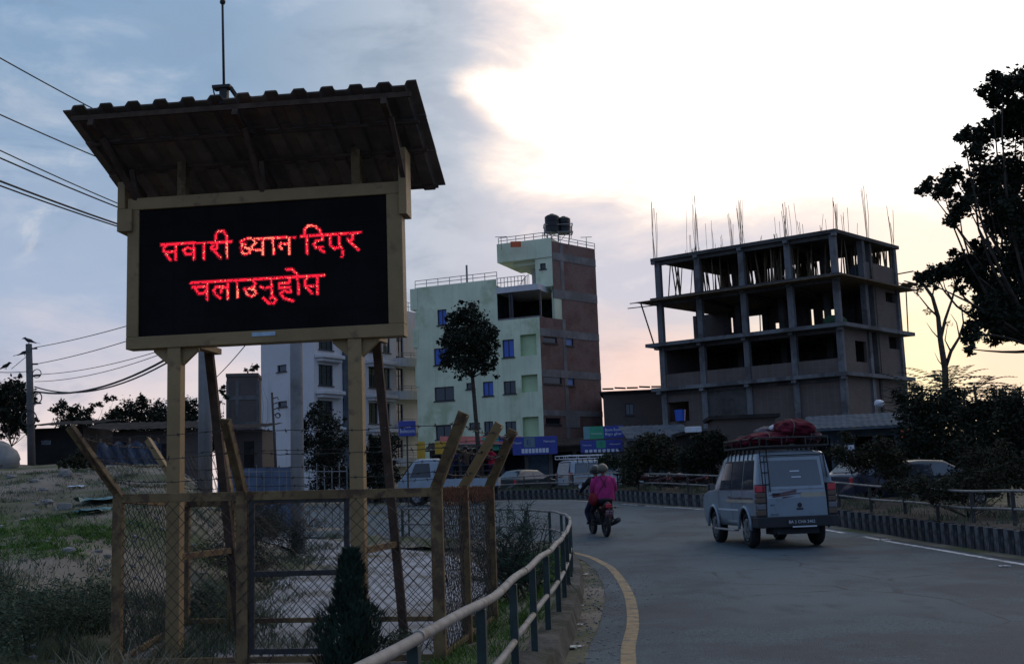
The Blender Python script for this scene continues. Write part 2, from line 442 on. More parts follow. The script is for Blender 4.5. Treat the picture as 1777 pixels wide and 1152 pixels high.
m_concd = mat('dark_concrete', (0.115, 0.11, 0.105), 0.92, 0.3, 1.2, 0.35, 14, spec=0.12, col2=(0.07, 0.068, 0.065), c2amt=0.4, c2scale=0.6)
m_glass = mat('dark_window_glass', (0.012, 0.015, 0.02), 0.08, 0.1, 1, spec=0.6)
m_glassb = mat('reflecting_window_glass', (0.05, 0.06, 0.075), 0.05, 0.1, 1, spec=1.0, metal=0.25)
m_bark = mat('grey_bark', (0.06, 0.05, 0.042), 0.95, 0.35, 6, 0.6, 30, spec=0.05)
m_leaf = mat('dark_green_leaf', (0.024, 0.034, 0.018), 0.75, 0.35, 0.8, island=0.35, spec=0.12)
m_leafk = mat('blackish_leaf', (0.018, 0.021, 0.014), 0.8, 0.35, 0.8, island=0.3, spec=0.1)  # near-black green leaf of most trees and bushes
m_leafb = mat('brownish_leaf', (0.032, 0.030, 0.018), 0.8, 0.35, 0.8, island=0.4, spec=0.1)
m_cyp = mat('cypress_leaf', (0.020, 0.034, 0.024), 0.8, 0.4, 4, island=0.35, spec=0.12)
m_grass = mat('green_grass', (0.055, 0.105, 0.022), 0.8, 0.35, 0.8, island=0.4, spec=0.12)
m_dry = mat('dry_weed', (0.17, 0.145, 0.095), 0.9, 0.35, 0.8, island=0.4, spec=0.08)
m_weed = mat('grey_green_weed', (0.06, 0.074, 0.045), 0.9, 0.35, 0.8, island=0.45, spec=0.08)

def weather_asphalt():
    nt = m_asph.node_tree; b = nt.nodes['Principled BSDF']; old = b.inputs['Base Color'].links[0].from_socket
    tc = nt.nodes.new('ShaderNodeTexCoord')
    def n(kind, scale, st=(1, 1, 1), **kw):
        mp = nt.nodes.new('ShaderNodeMapping'); mp.inputs['Scale'].default_value = st; nt.links.new(tc.outputs['Object'], mp.inputs[0])
        t = nt.nodes.new(kind); t.inputs['Scale'].default_value = scale; nt.links.new(mp.outputs[0], t.inputs['Vector'])
        for k, v in kw.items(): setattr(t, k, v)
        return t
    big = Ex(nt, n('ShaderNodeTexNoise', 0.35, (1, .5, 1)).outputs['Fac']); mid = n('ShaderNodeTexNoise', 2.2, (1, .45, 1)); mid.inputs['Detail'].default_value = 7
    c = mixc(nt, big.step(0.42, 0.6) * 0.7, old, (0.080, 0.112, 0.129)); c = mixc(nt, Ex(nt, mid.outputs['Fac']).step(0.52, 0.72) * 0.6, c, (0.029, 0.039, 0.047))
    v = n('ShaderNodeTexVoronoi', 0.42, (1, .8, 1), feature='DISTANCE_TO_EDGE'); wob = Ex(nt, mid.outputs['Fac']) * 0.05
    c = mixc(nt, (Ex(nt, v.outputs['Distance']) + wob).step(0.034, 0.027) * big.step(0.45, 0.55) * 0.7, c, (0.018, 0.020, 0.024))
    nt.links.new(c, b.inputs['Base Color'])
weather_asphalt()

# ------------------------------------------------------------------ ground, road, lot, kerbs
def polyline(pts, n):
    """Catmull-Rom resampling by arc length"""
    P = [Vector(p) for p in pts]; P = [P[0] * 2 - P[1]] + P + [P[-1] * 2 - P[-2]]; out = []
    for i in range(1, len(P) - 2):
        for k in range(24):
            t = k / 24; a, b, c, d = P[i - 1], P[i], P[i + 1], P[i + 2]
            out.append(0.5 * (2 * b + (c - a) * t + (2 * a - 5 * b + 4 * c - d) * t * t + (3 * b - a - 3 * c + d) * t ** 3))
    out.append(P[-2]); L = [0]
    for a, b in zip(out, out[1:]): L.append(L[-1] + (b - a).length)
    res = []; j = 0
    for i in range(n):
        s = L[-1] * i / (n - 1)
        while j < len(L) - 2 and L[j + 1] < s: j += 1
        t = (s - L[j]) / max(L[j + 1] - L[j], 1e-9); res.append(out[j].lerp(out[j + 1], min(t, 1)))
    return res

def axis_vals(fine0, fine1, step, far0, far1):
    v = []; q = fine0
    while q <= fine1 + 1e-6: v.append(q); q += step
    g, q = step, fine1
    while q < far1: g *= 1.5; q += g; v.append(min(q, far1))
    g, q = step, fine0
    while q > far0: g *= 1.5; q -= g; v.insert(0, max(q, far0))
    return v
xs = axis_vals(-16, 12, 0.4, -1500, 1500); ys = axis_vals(-4, 50, 0.4, -300, 2500)
mb = MB(); nx = len(xs)
mb.add([(x, y, ground(x, y)) for y in ys for x in xs], [(j * nx + i, j * nx + i + 1, (j + 1) * nx + i + 1, (j + 1) * nx + i) for j in range(len(ys) - 1) for i in range(nx - 1)])
mb.build('ground', m_dirt, smooth=True, kind='structure')

# asphalt carriageway: comes past the railing, then swings left behind the cage
RL = polyline([(0.10, -8), (0.20, 4), (0.50, 9.3), (0.78, 11.6), (1.06, 14.2), (1.22, 17), (1.24, 20), (1.0, 22.6), (0.2, 25.2), (-1.6, 27.6), (-4.5, 30.0), (-14, 34.5), (-40, 43)], 90)
RR = polyline([(8.0, -8), (8.05, 4), (8.05, 10), (8.0, 16), (8.1, 22), (7.85, 27), (6.5, 34.6), (4.35, 39.0), (2.0, 45.2), (-2, 51), (-10, 57), (-30, 66)], 90)
mb = MB(); NC = 10
for i in range(90):
    for k in range(NC + 1):
        p = RL[i].lerp(RR[i], k / NC)
        j = (0.05 * (vn(p.x * 3, p.y * 3) - 0.5) if k == 0 else 0)
        mb.v.append(Vector((p.x + j, p.y, rz(p.y) + 0.004)))
mb.add([], [])
for i in range(89):
    for k in range(NC):
        a = i * (NC + 1) + k; mb.f.append((a, a + 1, a + NC + 2, a + NC + 1)); mb.m.append(0)
# broken tarmac lip along the near edge
for i in range(89):
    a, b = RL[i], RL[i + 1]
    mb.add([(a.x, a.y, rz(a.y) + 0.004), (b.x, b.y, rz(b.y) + 0.004), (b.x - 0.02, b.y, rz(b.y) - 0.06), (a.x - 0.02, a.y, rz(a.y) - 0.06)], [(0, 1, 2, 3)])
mb.build('road', m_asph, smooth=True, kind='structure')

# pale dirt lot left of the island, seen through the cage
mb = MB(); lotL = polyline([(-2.7, 8.4), (-3.3, 12), (-4.1, 18), (-5.3, 26), (-7.5, 32)], 40); lotR = polyline([(-0.35, 8.4), (-0.3, 12), (-0.4, 18), (-1.6, 24), (-5.0, 29.6)], 40)
for i in range(40):
    for k in range(7):
        p = lotL[i].lerp(lotR[i], k / 6); p.x += 0.5 * (vn(p.y * 0.8, k) - 0.5) * (k == 0); mb.v.append(Vector((p.x, p.y, rz(p.y) - 0.01 + 0.0)))
for i in range(39):
    for k in range(6):
        a = i * 7 + k; mb.f.append((a, a + 1, a + 8, a + 7)); mb.m.append(0)
mb.build('dirt_lot', m_lot, smooth=True, kind='structure')

def stripe(name, pts, w, m, gaps=None, n=120, dz=0.009):
    P = polyline(pts, n); mb = MB()
    for i in range(n - 1):
        if gaps and gaps(i / (n - 1)): continue
        a, b = P[i], P[i + 1]; d0 = (P[min(i + 1, n - 1)] - P[max(i - 1, 0)]).normalized(); d1 = (P[min(i + 2, n - 1)] - P[i]).normalized()
        n0, n1 = Vector((d0.y, -d0.x)), Vector((d1.y, -d1.x))
        j0, j1 = [0.004 * (hash2(q, 3.3) - 0.5) for q in (i, i + 1)]
        q = [a - n0 * (w / 2 + j0), a + n0 * (w / 2 - j0), b + n1 * (w / 2 - j1), b - n1 * (w / 2 + j1)]
        mb.add([(p.x, p.y, rz(p.y) + dz) for p in q], [(0, 1, 2, 3)])
    mb.build(name, m, kind='structure')
stripe('yellow_edge_line', [(0.35, -4), (0.50, 4), (0.86, 9.3), (1.17, 11.9), (1.41, 14.8), (1.53, 18), (1.51, 20), (1.24, 22.8), (0.3, 25.6), (-1.6, 28.1), (-4.5, 30.6)], 0.13, m_yel,
       gaps=lambda t: t > 0.80 and (t * 38) % 1 < 0.45)
stripe('white_edge_line', [(7.55, -4), (7.6, 10), (7.62, 17), (7.72, 22), (7.5, 27), (6.25, 34.7), (4.1, 39.2), (1.5, 45.4), (-2.5, 50), (-9, 55)], 0.13, m_wht,
       gaps=lambda t: hash2(int(t * 90), 5) < 0.06)

# striped kerb on the outer edge of the bend: every painted block is one piece
KL = [(8.45, 4), (8.45, 12), (8.35, 18.4), (8.38, 22), (8.2, 27), (6.85, 34.6), (4.75, 39.2), (2.35, 45.4), (-1.6, 51), (-9.5, 57)]
KP = polyline(KL, 2000)
kerb = thing('kerb', None, None, (8.4, 18, 0)); kerb['kind'] = 'structure'
def kerb_mesh(name, m):
    mb = MB(); mb.obox(Vector((0, 0, 0)), Vector((1, 0, 0)), Vector((0, 1, 0)), Vector((0, 0, 1)), (-0.088, 0.088), (-0.09, 0.09), (-0.10, 0.43))
    for i in (4, 5): mb.v[i] += Vector((0, 0.02, 0))
    me = bpy.data.meshes.new(name); me.from_pydata([tuple(v) for v in mb.v], [], mb.f); me.materials.append(m); return me
kme = [kerb_mesh('kerb_block', m_kb), kerb_mesh('kerb_block', m_kw)]
s_acc, nb, last = 0.0, 0, KP[0]
for i in range(1, 2000):
    s_acc += (KP[i] - KP[i - 1]).length
    if s_acc >= 0.186 and KP[i].y > 12.0 and KP[i].y < 56 and nb < 298:
        s_acc = 0; d = (KP[min(i + 3, 1999)] - KP[i - 3]).normalized(); rnd = random.Random(nb)
        o = bpy.data.objects.new('kerb_block', kme[nb % 2]); COL.objects.link(o); o.parent = kerb
        o.location = Vector((KP[i].x, KP[i].y, rz(KP[i].y) + rnd.uniform(-0.015, 0.01))) - Vector(kerb.location)
        o.rotation_euler = (rnd.uniform(-.01, .01), rnd.uniform(-.01, .01), math.atan2(d.y, d.x) + rnd.uniform(-.03, .03)); nb += 1
    elif s_acc >= 0.186: s_acc = 0
# soil bed behind the kerb and gutter dust in front of it
def strip(name, base, o0, o1, z0, z1, m, n=140, kseg=5, kind='structure', wob=0.0):
    P = polyline(base, n); mb = MB()
    for i in range(n):
        d = (P[min(i + 1, n - 1)] - P[max(i - 1, 0)]).normalized(); nn = Vector((d.y, -d.x))
        for k in range(kseg + 1):
            t = k / kseg; q = P[i] + nn * (o0 + (o1 - o0) * t)
            mb.v.append(Vector((q.x, q.y, rz(q.y) + z0 + (z1 - z0) * t + wob * (vn(q.x * 2.2, q.y * 2.2) - 0.5))))
    for i in range(n - 1):
        for k in range(kseg):
            a = i * (kseg + 1) + k; mb.f.append((a, a + 1, a + kseg + 2, a + kseg + 1)); mb.m.append(0)
    return mb.build(name, m, smooth=True, kind=kind)
strip('median_soil', KL, 0.06, 4.2, 0.40, 0.36, mat('dark_bed_soil', (0.065, 0.056, 0.046), 0.95, 0.4, 0.8, 0.6, 14, spec=0.05), wob=0.16)
strip('gutter', KL, -0.42, -0.02, 0.010, 0.02, m_dirt, wob=0.0)

# ------------------------------------------------------------------ railing island on the left
RAIL = [(-0.95, 1.2), (-0.57, 4.17), (-0.3, 5.6), (-0.16, 6.5), (0.0, 7.98), (0.19, 9.74), (0.37, 11.41), (0.63, 14.6), (0.83, 18.0), (0.90, 20.4), (0.86, 22.3), (0.62, 23.9), (0.0, 25.2), (-1.2, 26.4), (-3.0, 27.7)]
m_kerbo = mat('eroded_kerb_concrete', (0.125, 0.115, 0.10), 0.95, 0.4, 4, 0.8, 22, spec=.05, col2=(0.06, 0.058, 0.045), c2amt=0.5, c2scale=2)
strip('roadside_kerb', RAIL, -0.10, 0.13, 0.19, 0.17, m_kerbo, wob=0.10, n=300)
strip('roadside_kerb_face', RAIL, 0.13, 0.20, 0.17, -0.08, m_kerbo, kseg=3, wob=0.10, n=300)
strip('island_soil', RAIL, -0.95, -0.10, 0.02, 0.19, m_dirt, wob=0.08)
strip('gutter_dirt', RAIL, 0.16, 0.62, 0.0, -0.012, m_dirt, wob=0.03)
RP = polyline(RAIL, 400); LEN = [0]
for a, b in zip(RP, RP[1:]): LEN.append(LEN[-1] + (b - a).length)
def rail_at(s):
    for i in range(len(LEN) - 1):
        if LEN[i + 1] >= s:
            t = (s - LEN[i]) / (LEN[i + 1] - LEN[i]); return RP[i].lerp(RP[i + 1], t)
    return RP[-1]
rl = thing('pipe_railing', 'pale pipe handrail on dark green posts curving along the near road edge', 'railing', (0.3, 10, 0.2))
mb = MB(); mb.tube([(p.x, p.y, rz(p.y) + 0.86 + 0.008 * math.sin(i * 0.9)) for i, p in enumerate(RP[::4])], 0.026, 12); mb.build('top_rail', m_rail, rl, smooth=True)
mb = MB()
for k in range(24):
    p = rail_at(0.3 + k * 1.13); q = rail_at(0.32 + k * 1.13)
    mb.tube([(p.x, p.y, rz(p.y) + 0.86), (q.x, q.y, rz(q.y) + 0.86)], 0.0275, 12)
mb.build('rail_joint', m_rail, rl, smooth=True)['kind'] = 'stuff'
s = 3.62; spost = []
while s < LEN[-1]:
    p = rail_at(s); q = rail_at(s + 0.05); d = (q - p).normalized(); g = rz(p.y)
    mb = MB(); mb.obox(Vector((p.x, p.y, g)), Vector((d.x, d.y, 0)), Vector((-d.y, d.x, 0)), Vector((0, 0, 1)), (-0.026, 0.026), (-0.026, 0.026), (0.05, 0.835))
    mb.build('post', m_gpost, rl, bevel=0.004); spost.append(s); s += 1.36 + 0.06 * math.sin(s * 3)
for a, b in zip([0.2] + spost, spost + [LEN[-1]]):
    mb = MB(); mb.tube([(q.x, q.y, rz(q.y) + 0.475 + 0.01 * math.sin(a)) for q in (rail_at(a + 0.03 + (b - a - 0.06) * t / 4) for t in range(5))], 0.023, 10)
    mb.build('lower_rail', m_rail, rl, smooth=True)

# ------------------------------------------------------------------ LED message sign
TH = math.radians(6); SU = Vector((math.cos(TH), -math.sin(TH), 0)); SN = Vector((-math.sin(TH), -math.cos(TH), 0)); ZZ = Vector((0, 0, 1))
SP0 = at(456, 460, 10.2); SO = Vector((SP0.x, SP0.y, 0))
def sp(px, py, w=0.0):
    """photo measurement on the board's plane pushed back by w -> (u along board, z)"""
    q = plane_hit(px, py, SO - SN * w, SN) - (SO - SN * w); return q.dot(SU), q.z
def sq(u, w, z): return SO + SU * u - SN * w + ZZ * z
sign = thing('message_sign', 'tall roofed roadside display board on two ochre posts with glowing red lettering', 'sign', (SO.x, SO.y, 0))
uL = (sp(220, 345)[0] + sp(219, 606)[0]) / 2; uR = (sp(697, 313)[0] + sp(700, 582)[0]) / 2
zT = (sp(220, 345)[1] + sp(697, 314)[1]) / 2; zB = (sp(219, 607)[1] + sp(699, 582)[1]) / 2
iL = (sp(240, 364)[0] + sp(240, 584)[0]) / 2; iR = (sp(670, 337)[0] + sp(674, 562)[0]) / 2
iT = (sp(240, 364)[1] + sp(670, 337)[1]) / 2; iB = (sp(240, 584)[1] + sp(674, 562)[1]) / 2
def sbox(mb, u, w, z): return mb.obox(SO, SU, -SN, ZZ, u, w, z)
D = 0.16
sbox(MB(), (uL, uR), (0, D), (iT, zT)).build('frame_rail', m_ochre, sign, bevel=0.006)
sbox(MB(), (uL, uR), (0, D), (zB, iB)).build('frame_rail', m_ochre, sign, bevel=0.006)
sbox(MB(), (uL, iL), (0.002, D - .002), (iB, iT)).build('frame_stile', m_ochre, sign, bevel=0.006)
sbox(MB(), (iR, uR), (0.002, D - .002), (iB, iT)).build('frame_stile', m_ochre, sign, bevel=0.006)
disp = sbox(MB(), (iL, iR), (0.022, D - 0.01), (iB, iT)).build('display_panel', m_black, sign)
mb = MB()
for k in range(1, 7):
    u = iL + (iR - iL) * k / 7; sbox(mb, (u - .0015, u + .0015), (0.0205, 0.023), (iB, iT))
for k in range(1, 7):
    z = iB + (iT - iB) * k / 7; sbox(mb, (iL, iR), (0.0207, 0.023), (z - .0015, z + .0015))
mb.build('module_joint', m_black, disp)['kind'] = 'stuff'
# LED lettering, traced as pen strokes and lit dot by dot
ST = [((62, 207), (635, 179)), ((115, 205), (80, 235), (85, 262), (178, 264)), ((98, 278), (138, 332)), ((178, 202), (181, 330)),
      ((322, 240), (275, 230), (243, 248), (262, 285), (300, 284), (325, 265)), ((325, 196), (328, 322)), ((405, 192), (412, 322)),
      ((515, 188), (512, 238), (478, 246), (466, 228), (488, 212)), ((490, 255), (545, 312)), ((595, 180), (599, 308)), ((505, 182), (503, 130), (525, 96), (565, 93), (590, 125), (597, 180)),
      ((760, 158), (1152, 146)), ((735, 165), (708, 182), (722, 205), (748, 200)), ((722, 208), (712, 232), (722, 275), (750, 284), (785, 268), (778, 238), (742, 230)),
      ((808, 162), (832, 192), (800, 218), (802, 246), (885, 248)), ((885, 155), (891, 287)), ((970, 152), (976, 282)), ((1102, 150), (1105, 278)), ((1100, 197), (1032, 196), (1020, 222), (1045, 240)),
      ((1200, 140), (1685, 104)), ((1245, 136), (1250, 276)), ((1225, 138), (1228, 78), (1258, 52), (1310, 54), (1350, 85), (1366, 128)),
      ((1372, 126), (1372, 168), (1322, 172), (1303, 202), (1322, 232), (1372, 225), (1352, 242), (1388, 266)),
      ((1437, 124), (1440, 212), (1475, 238), (1512, 222)), ((1510, 118), (1513, 215), (1542, 258), (1532, 302)), ((1615, 112), (1618, 160), (1590, 176), (1576, 158)), ((1595, 182), (1665, 246)),
      ((305, 518), (1385, 455)), ((315, 553), (435, 546)), ((335, 555), (365, 600), (410, 598), (432, 568)), ((432, 512), (437, 650)),
      ((600, 556), (560, 545), (548, 590)), ((548, 548), (510, 545), (488, 578), (500, 606), (542, 638)), ((600, 503), (604, 642)), ((678, 500), (682, 634)),
      ((806, 492), (826, 522), (818, 548), (768, 562), (822, 572), (835, 600), (800, 624), (762, 612), (738, 560)),
      ((870, 546), (905, 562), (955, 545)), ((956, 488), (961, 622)), ((893, 640), (930, 678), (975, 684), (996, 655), (975, 630), (948, 640)),
      ((1105, 470), (1105, 512), (1020, 522), (1020, 556), (1110, 550), (1112, 592), (1062, 582), (1030, 602), (1060, 640), (1132, 662)),
      ((1170, 462), (1179, 602)), ((1080, 405), (1130, 408), (1170, 455)), ((1258, 463), (1228, 500), (1230, 540), (1330, 537)), ((1242, 552), (1288, 602)), ((1327, 460), (1333, 602))]
HOT = [(595, 600, 180, 305), (720, 1105, 150, 300), (1020, 1105, 185, 205), (750, 840, 560, 625), (1235, 1330, 45, 62), (672, 686, 540, 640), (595, 607, 580, 640)]
PITCH_LED = 0.0108; dots = {}
for st in ST:
    for a, b in zip(st, st[1:]):
        n = max(2, int(math.hypot(b[0] - a[0], b[1] - a[1]) / 3))
        for i in range(n + 1):
            zx, zy = a[0] + (b[0] - a[0]) * i / n, a[1] + (b[1] - a[1]) * i / n
            u, z = sp(265 + zx * 0.21384, 380 + zy * 0.21384)
            ci, cj = u / PITCH_LED, z / PITCH_LED
            hot = any(h[0] <= zx <= h[1] and h[2] <= zy <= h[3] for h in HOT)
            for di in range(-4, 5):
                for dj in range(-4, 5):
                    ii, jj = round(ci) + di, round(cj) + dj; dd = math.hypot(ii - ci, jj - cj)
                    lev = 0 if dd > 1.9 else (1 if dd > 0.93 else (3 if hot and hash2(ii, jj) < 0.6 or hash2(jj, ii) < 0.06 else (1 if hash2(ii * 1.7, jj) < 0.10 else 2)))  # outer ring of weak dots paints the glow beside each stroke
                    if lev > dots.get((ii, jj), 0): dots[ii, jj] = lev
for lev, m, nm in ((1, m_ledg, 'dim_and_halo_dots'), (2, m_led, 'lit_led_dots'), (3, m_ledh, 'bright_led_dots')):
    mb = MB(); r = PITCH_LED * (0.40 if lev == 1 else 0.44)
    for (i, j), l in dots.items():
        if l == lev:
            mb.add([sq(i * PITCH_LED + r * math.cos(t * PI / 3), 0.0195 + 0.004 * (t == 9), j * PITCH_LED + r * math.sin(t * PI / 3)) for t in range(6)], [(5, 4, 3, 2, 1, 0)])
    mb.build(nm, m, disp, kind='stuff')
# posts, gussets, end plates, maker's label
pLu = (sp(288, 640)[0] + sp(288, 900)[0]) / 2, (sp(311, 640)[0] + sp(311, 900)[0]) / 2
pRu = sp(603, 640)[0], sp(627, 640)[0]
for a, b in (pLu, pRu):
    sbox(MB(), (a, b), (0.012, 0.135), (-0.15, zB)).build('post', m_ochre, sign, bevel=0.006)
    sbox(MB(), (a + .02, b - .02), (0.165, 0.265), (zB - 0.1, zT + 0.42)).build('rear_upright', m_ochre2, sign, bevel=0.005)
    for s_, e in ((a, -1), (b, 1)):
        MB().prism([sq(s_, 0.06, zB), sq(s_ + e * 0.155, 0.06, zB), sq(s_ + e * 0.155, 0.06, zB - 0.03), sq(s_, 0.06, zB - 0.17)], -SN * 0.05).build('gusset', m_ochre, sign, bevel=0.003)
u0, z0 = sp(437, 586); u1, z1 = sp(478, 575)
sbox(MB(), (u0, u1), (-0.006, -0.001), (min(z0, z1) + .01, max(z0, z1))).build('maker_label', m_stick, sign, bevel=0.001)
for (a, b, c, d) in ((206, 231, 365, 402), (691, 707, 258, 372), (207, 219, 318, 364)):
    u0, z1 = sp(a, c); u1, z0 = sp(b, d)
    sbox(MB(), (u0, u1), (-0.035, 0.20), (z0, z1)).build('end_bracket', m_ochre, sign, bevel=0.004)
# roof: three overlapping courses of trapezoid sheet, sloping down to the back
WF, WB = -0.62, 0.85
fu0, fz0 = sp(109, 196, WF); fu1, fz1 = sp(716, 151, WF); bu1, bz1 = sp(779, 326, WB); bu0 = fu0 + (bu1 - fu1) * 0.5
FZ = (fz0 + fz1) / 2; SLOPE = (bz1 - FZ) / (WB - WF)
U0, U1 = fu0, (fu1 + bu1) / 2
def prof(u):
    t = ((u - U0) / 0.262 + 0.15) % 1.0
    return 0.042 if t > 0.52 and t < 0.94 else (0.0 if t < 0.46 else (0.042 * (t - 0.46) / 0.06 if t <= 0.52 else 0.042 * (1 - (t - 0.94) / 0.06)))
us = []; k = U0
while k < U1:
    us.append(k); k += 0.01572
us.append(U1)
for c in range(3):
    w0, w1 = WF + (WB - WF) * c / 3 - (0.06 if c else 0), WF + (WB - WF) * (c + 1) / 3
    lift = [0.024, 0.012, 0.0][c]; mb = MB(); n = len(us)
    for th in (0.0, -0.012):
        for w in (w0, w1):
            mb.v += [sq(u, w, FZ + SLOPE * (w - WF) + prof(u) + lift + th) for u in us]
    for i in range(n - 1):
        mb.f += [(i, i + 1, n + i + 1, n + i), (2 * n + i + 1, 2 * n + i, 3 * n + i, 3 * n + i + 1), (i + 1, i, 2 * n + i, 2 * n + i + 1), (n + i, n + i + 1, 3 * n + i + 1, 3 * n + i)]; mb.m += [0] * 4
    mb.f += [(0, n, 3 * n, 2 * n), (n - 1, 3 * n - 1, 4 * n - 1, 2 * n - 1)]; mb.m += [0, 0]
    mb.build('roof_sheet', m_sheet, sign)
def rf(u, w, dz=0.0): return sq(u, w, FZ + SLOPE * (w - WF) + dz)
for w in (WF + 0.05, -0.20, 0.20, WB - 0.08):
    MB().beam(rf(U0 + 0.06, w, -0.030), rf(U1 - 0.06, w, -0.030), 0.03 if w > WF + .1 else 0.05, 0.028, up=SN).build('purlin', m_rust, sign, bevel=0.003)
for px in ((157, 205), (407, 186), (665, 165)):
    u = sp(px[0], px[1], WF + 0.02)[0]
    MB().beam(rf(u, WF + 0.015, -0.095), rf(u, WB - 0.30, -0.095), 0.055, 0.07, up=ZZ).build('rafter', m_rust, sign, bevel=0.004)
    ub = u + (0.05 if px[0] > 300 else 0.16)
    MB().beam(sq(ub, 0.03, zT - 0.02), rf(u + 0.03, -0.42, -0.13), 0.045, 0.045).build('roof_brace', m_rust, sign, bevel=0.003)
    MB().beam(sq(ub, 0.06, zT - 0.02), rf(u + (ub - u) * 0.6, 0.06, -0.13), 0.05, 0.05, up=SN).build('roof_prop', m_rust, sign, bevel=0.003)
# sloping rear struts and ties
for (t0, b0) in (((361, 612), (418, 1125)), ((652, 592), (702, 1110))):
    ua, za = sp(*t0, 0.62); ub, zb = sp(*b0, 1.15)
    p, q = sq(ua, 0.62, za + 0.1), sq(ub, 1.15, 0.0)
    MB().beam(p, q, 0.085, 0.06, up=SN).build('rear_strut', m_rust, sign, bevel=0.004)
    MB().beam(sq(ua, 0.14, zB + 0.05), sq(ua + 0.05, 0.75, za + 0.02), 0.09, 0.06).build('strut_bracket', m_ochre, sign, bevel=0.004)
    t = (za + 0.1 - sp(0, 908, 0.9)[1]) / (za + 0.1); m_ = p.lerp(q, 0.69)
    MB().beam(sq((pLu if t0[0] < 500 else pRu)[1] - .02, 0.1, m_.z), m_, 0.05, 0.06).build('tie', m_ochre2, sign, bevel=0.003)
# lightning rod on its bracket at the roof's front edge
ar, az_ = sp(389, 160, WF + 0.10); tu, tz = sp(385, -60, WF + 0.10)
rod = MB().tube([sq(ar, WF + 0.10, FZ + 0.02), sq(tu, WF + 0.10, tz)], [0.013, 0.010], 8); rod.ball(sq(ar - (ar - tu) * 0.66, WF + .10, sp(386, 4, WF + .1)[1]), 0.028, 8, 6)
rod.build('lightning_rod', m_dsteel, sign, smooth=True)
mb = MB(); mb.beam(sq(ar, WF + .10, FZ), sq(ar, WF + .10, FZ + 0.16), 0.07, 0.07, up=SN); mb.beam(sq(ar - 0.10, WF + .10, FZ + 0.165), sq(ar + 0.07, WF + .10, FZ + 0.165), 0.10, 0.03)
mb.beam(sq(ar - 0.09, WF + .05, FZ + 0.16), sq(ar - 0.06, WF + .05, FZ + 0.02), 0.012, 0.012); mb.beam(sq(ar + 0.06, WF + .10, FZ + 0.16), sq(ar + 0.12, WF + .14, FZ + 0.06), 0.04, 0.03)
mb.build('rod_bracket', m_dsteel, sign, bevel=0.003)['kind'] = 'stuff'

# ------------------------------------------------------------------ chain link cage round the sign's feet
cage = thing('wire_cage', 'ochre framed chain link cage with outward leaning barbed wire arms round the display board', 'fence', (-1.9, 9.4, 0))
def g0(v): return Vector((v.x, v.y, ground(v.x, v.y)))
cFL, cMF, cFR = at(206, 858, 9.6), at(421, 852, 9.42), at(757, 846, 9.2)
cBL, cBM, cBR, cRM = at(323, 868, 11.8), at(402, 866, 11.8), at(849, 844, 11.7), at(804, 844, 10.4)
cMF.z = cFL.z + (cFR.z - cFL.z) * 0.4
POSTS = {'FL': (cFL, (121, 740, 9.35), .085), 'MF': (cMF, (391, 727, 8.95), .10), 'FR': (cFR, (805, 716, 8.95), .10), 'RM': (cRM, (867, 735, 10.1), .09),
         'BR': (cBR, (891, 746, 11.4), .10), 'BL': (cBL, (256, 762, 12.0), .08), 'BM': (cBM, (386, 770, 12.2), .08)}
ARM = {}
for k, (c, (ax, ay, aY), w) in POSTS.items():
    b = Vector((c.x, c.y, ground(c.x, c.y) - 0.1)); e = at(ax, ay, aY); ARM[k] = (c, e)
    po = MB().beam(b, c + ZZ * 0.012, w, 0.06, up=SN).build('post', m_ochre2, cage, bevel=0.004)
    # the arm is an angle iron: two flanges
    d = (e - c).normalized(); side = d.cross(SN).normalized(); nn = side.cross(d)
    mb = MB(); mb.obox(c, side, nn, d, (-w * .5, w * .5), (-0.008, 0.008), (-0.03, (e - c).length)); mb.obox(c, side, nn, d, (w * .5 - .012, w * .5), (0.008, 0.07), (-0.03, (e - c).length))
    mb.build('arm', m_ochre2 if k not in ('RM', 'BL') else m_ochre, po, bevel=0.003)['kind'] = 'stuff'
def rail_beam(a, b, w=0.075, h=0.05, name='rail'):
    MB().beam(a, b, h, w).build(name, m_ochre2, cage, bevel=0.004)
for a, b in ((cFL, cMF), (cMF, cFR), (cFR, cRM), (cRM, cBR), (cBL, cBM), (cBM, cBR), (cFL, cBL)):
    rail_beam(a - ZZ * 0.035, b - ZZ * 0.035)
for a, b in ((cFL, cMF), (cMF, cFR), (cFR, cRM), (cRM, cBR), (cBL, cBR), (cFL, cBL)):
    p, q = g0(a) + ZZ * 0.16, g0(b) + ZZ * 0.16; rail_beam(p, q, 0.05, 0.04, 'bottom_rail')
    if a is cFL or a is cMF: MB().beam(g0(a) + ZZ * 0.03, g0(b) + ZZ * 0.03, 0.16, 0.18).build('plinth', m_kerbc, cage)
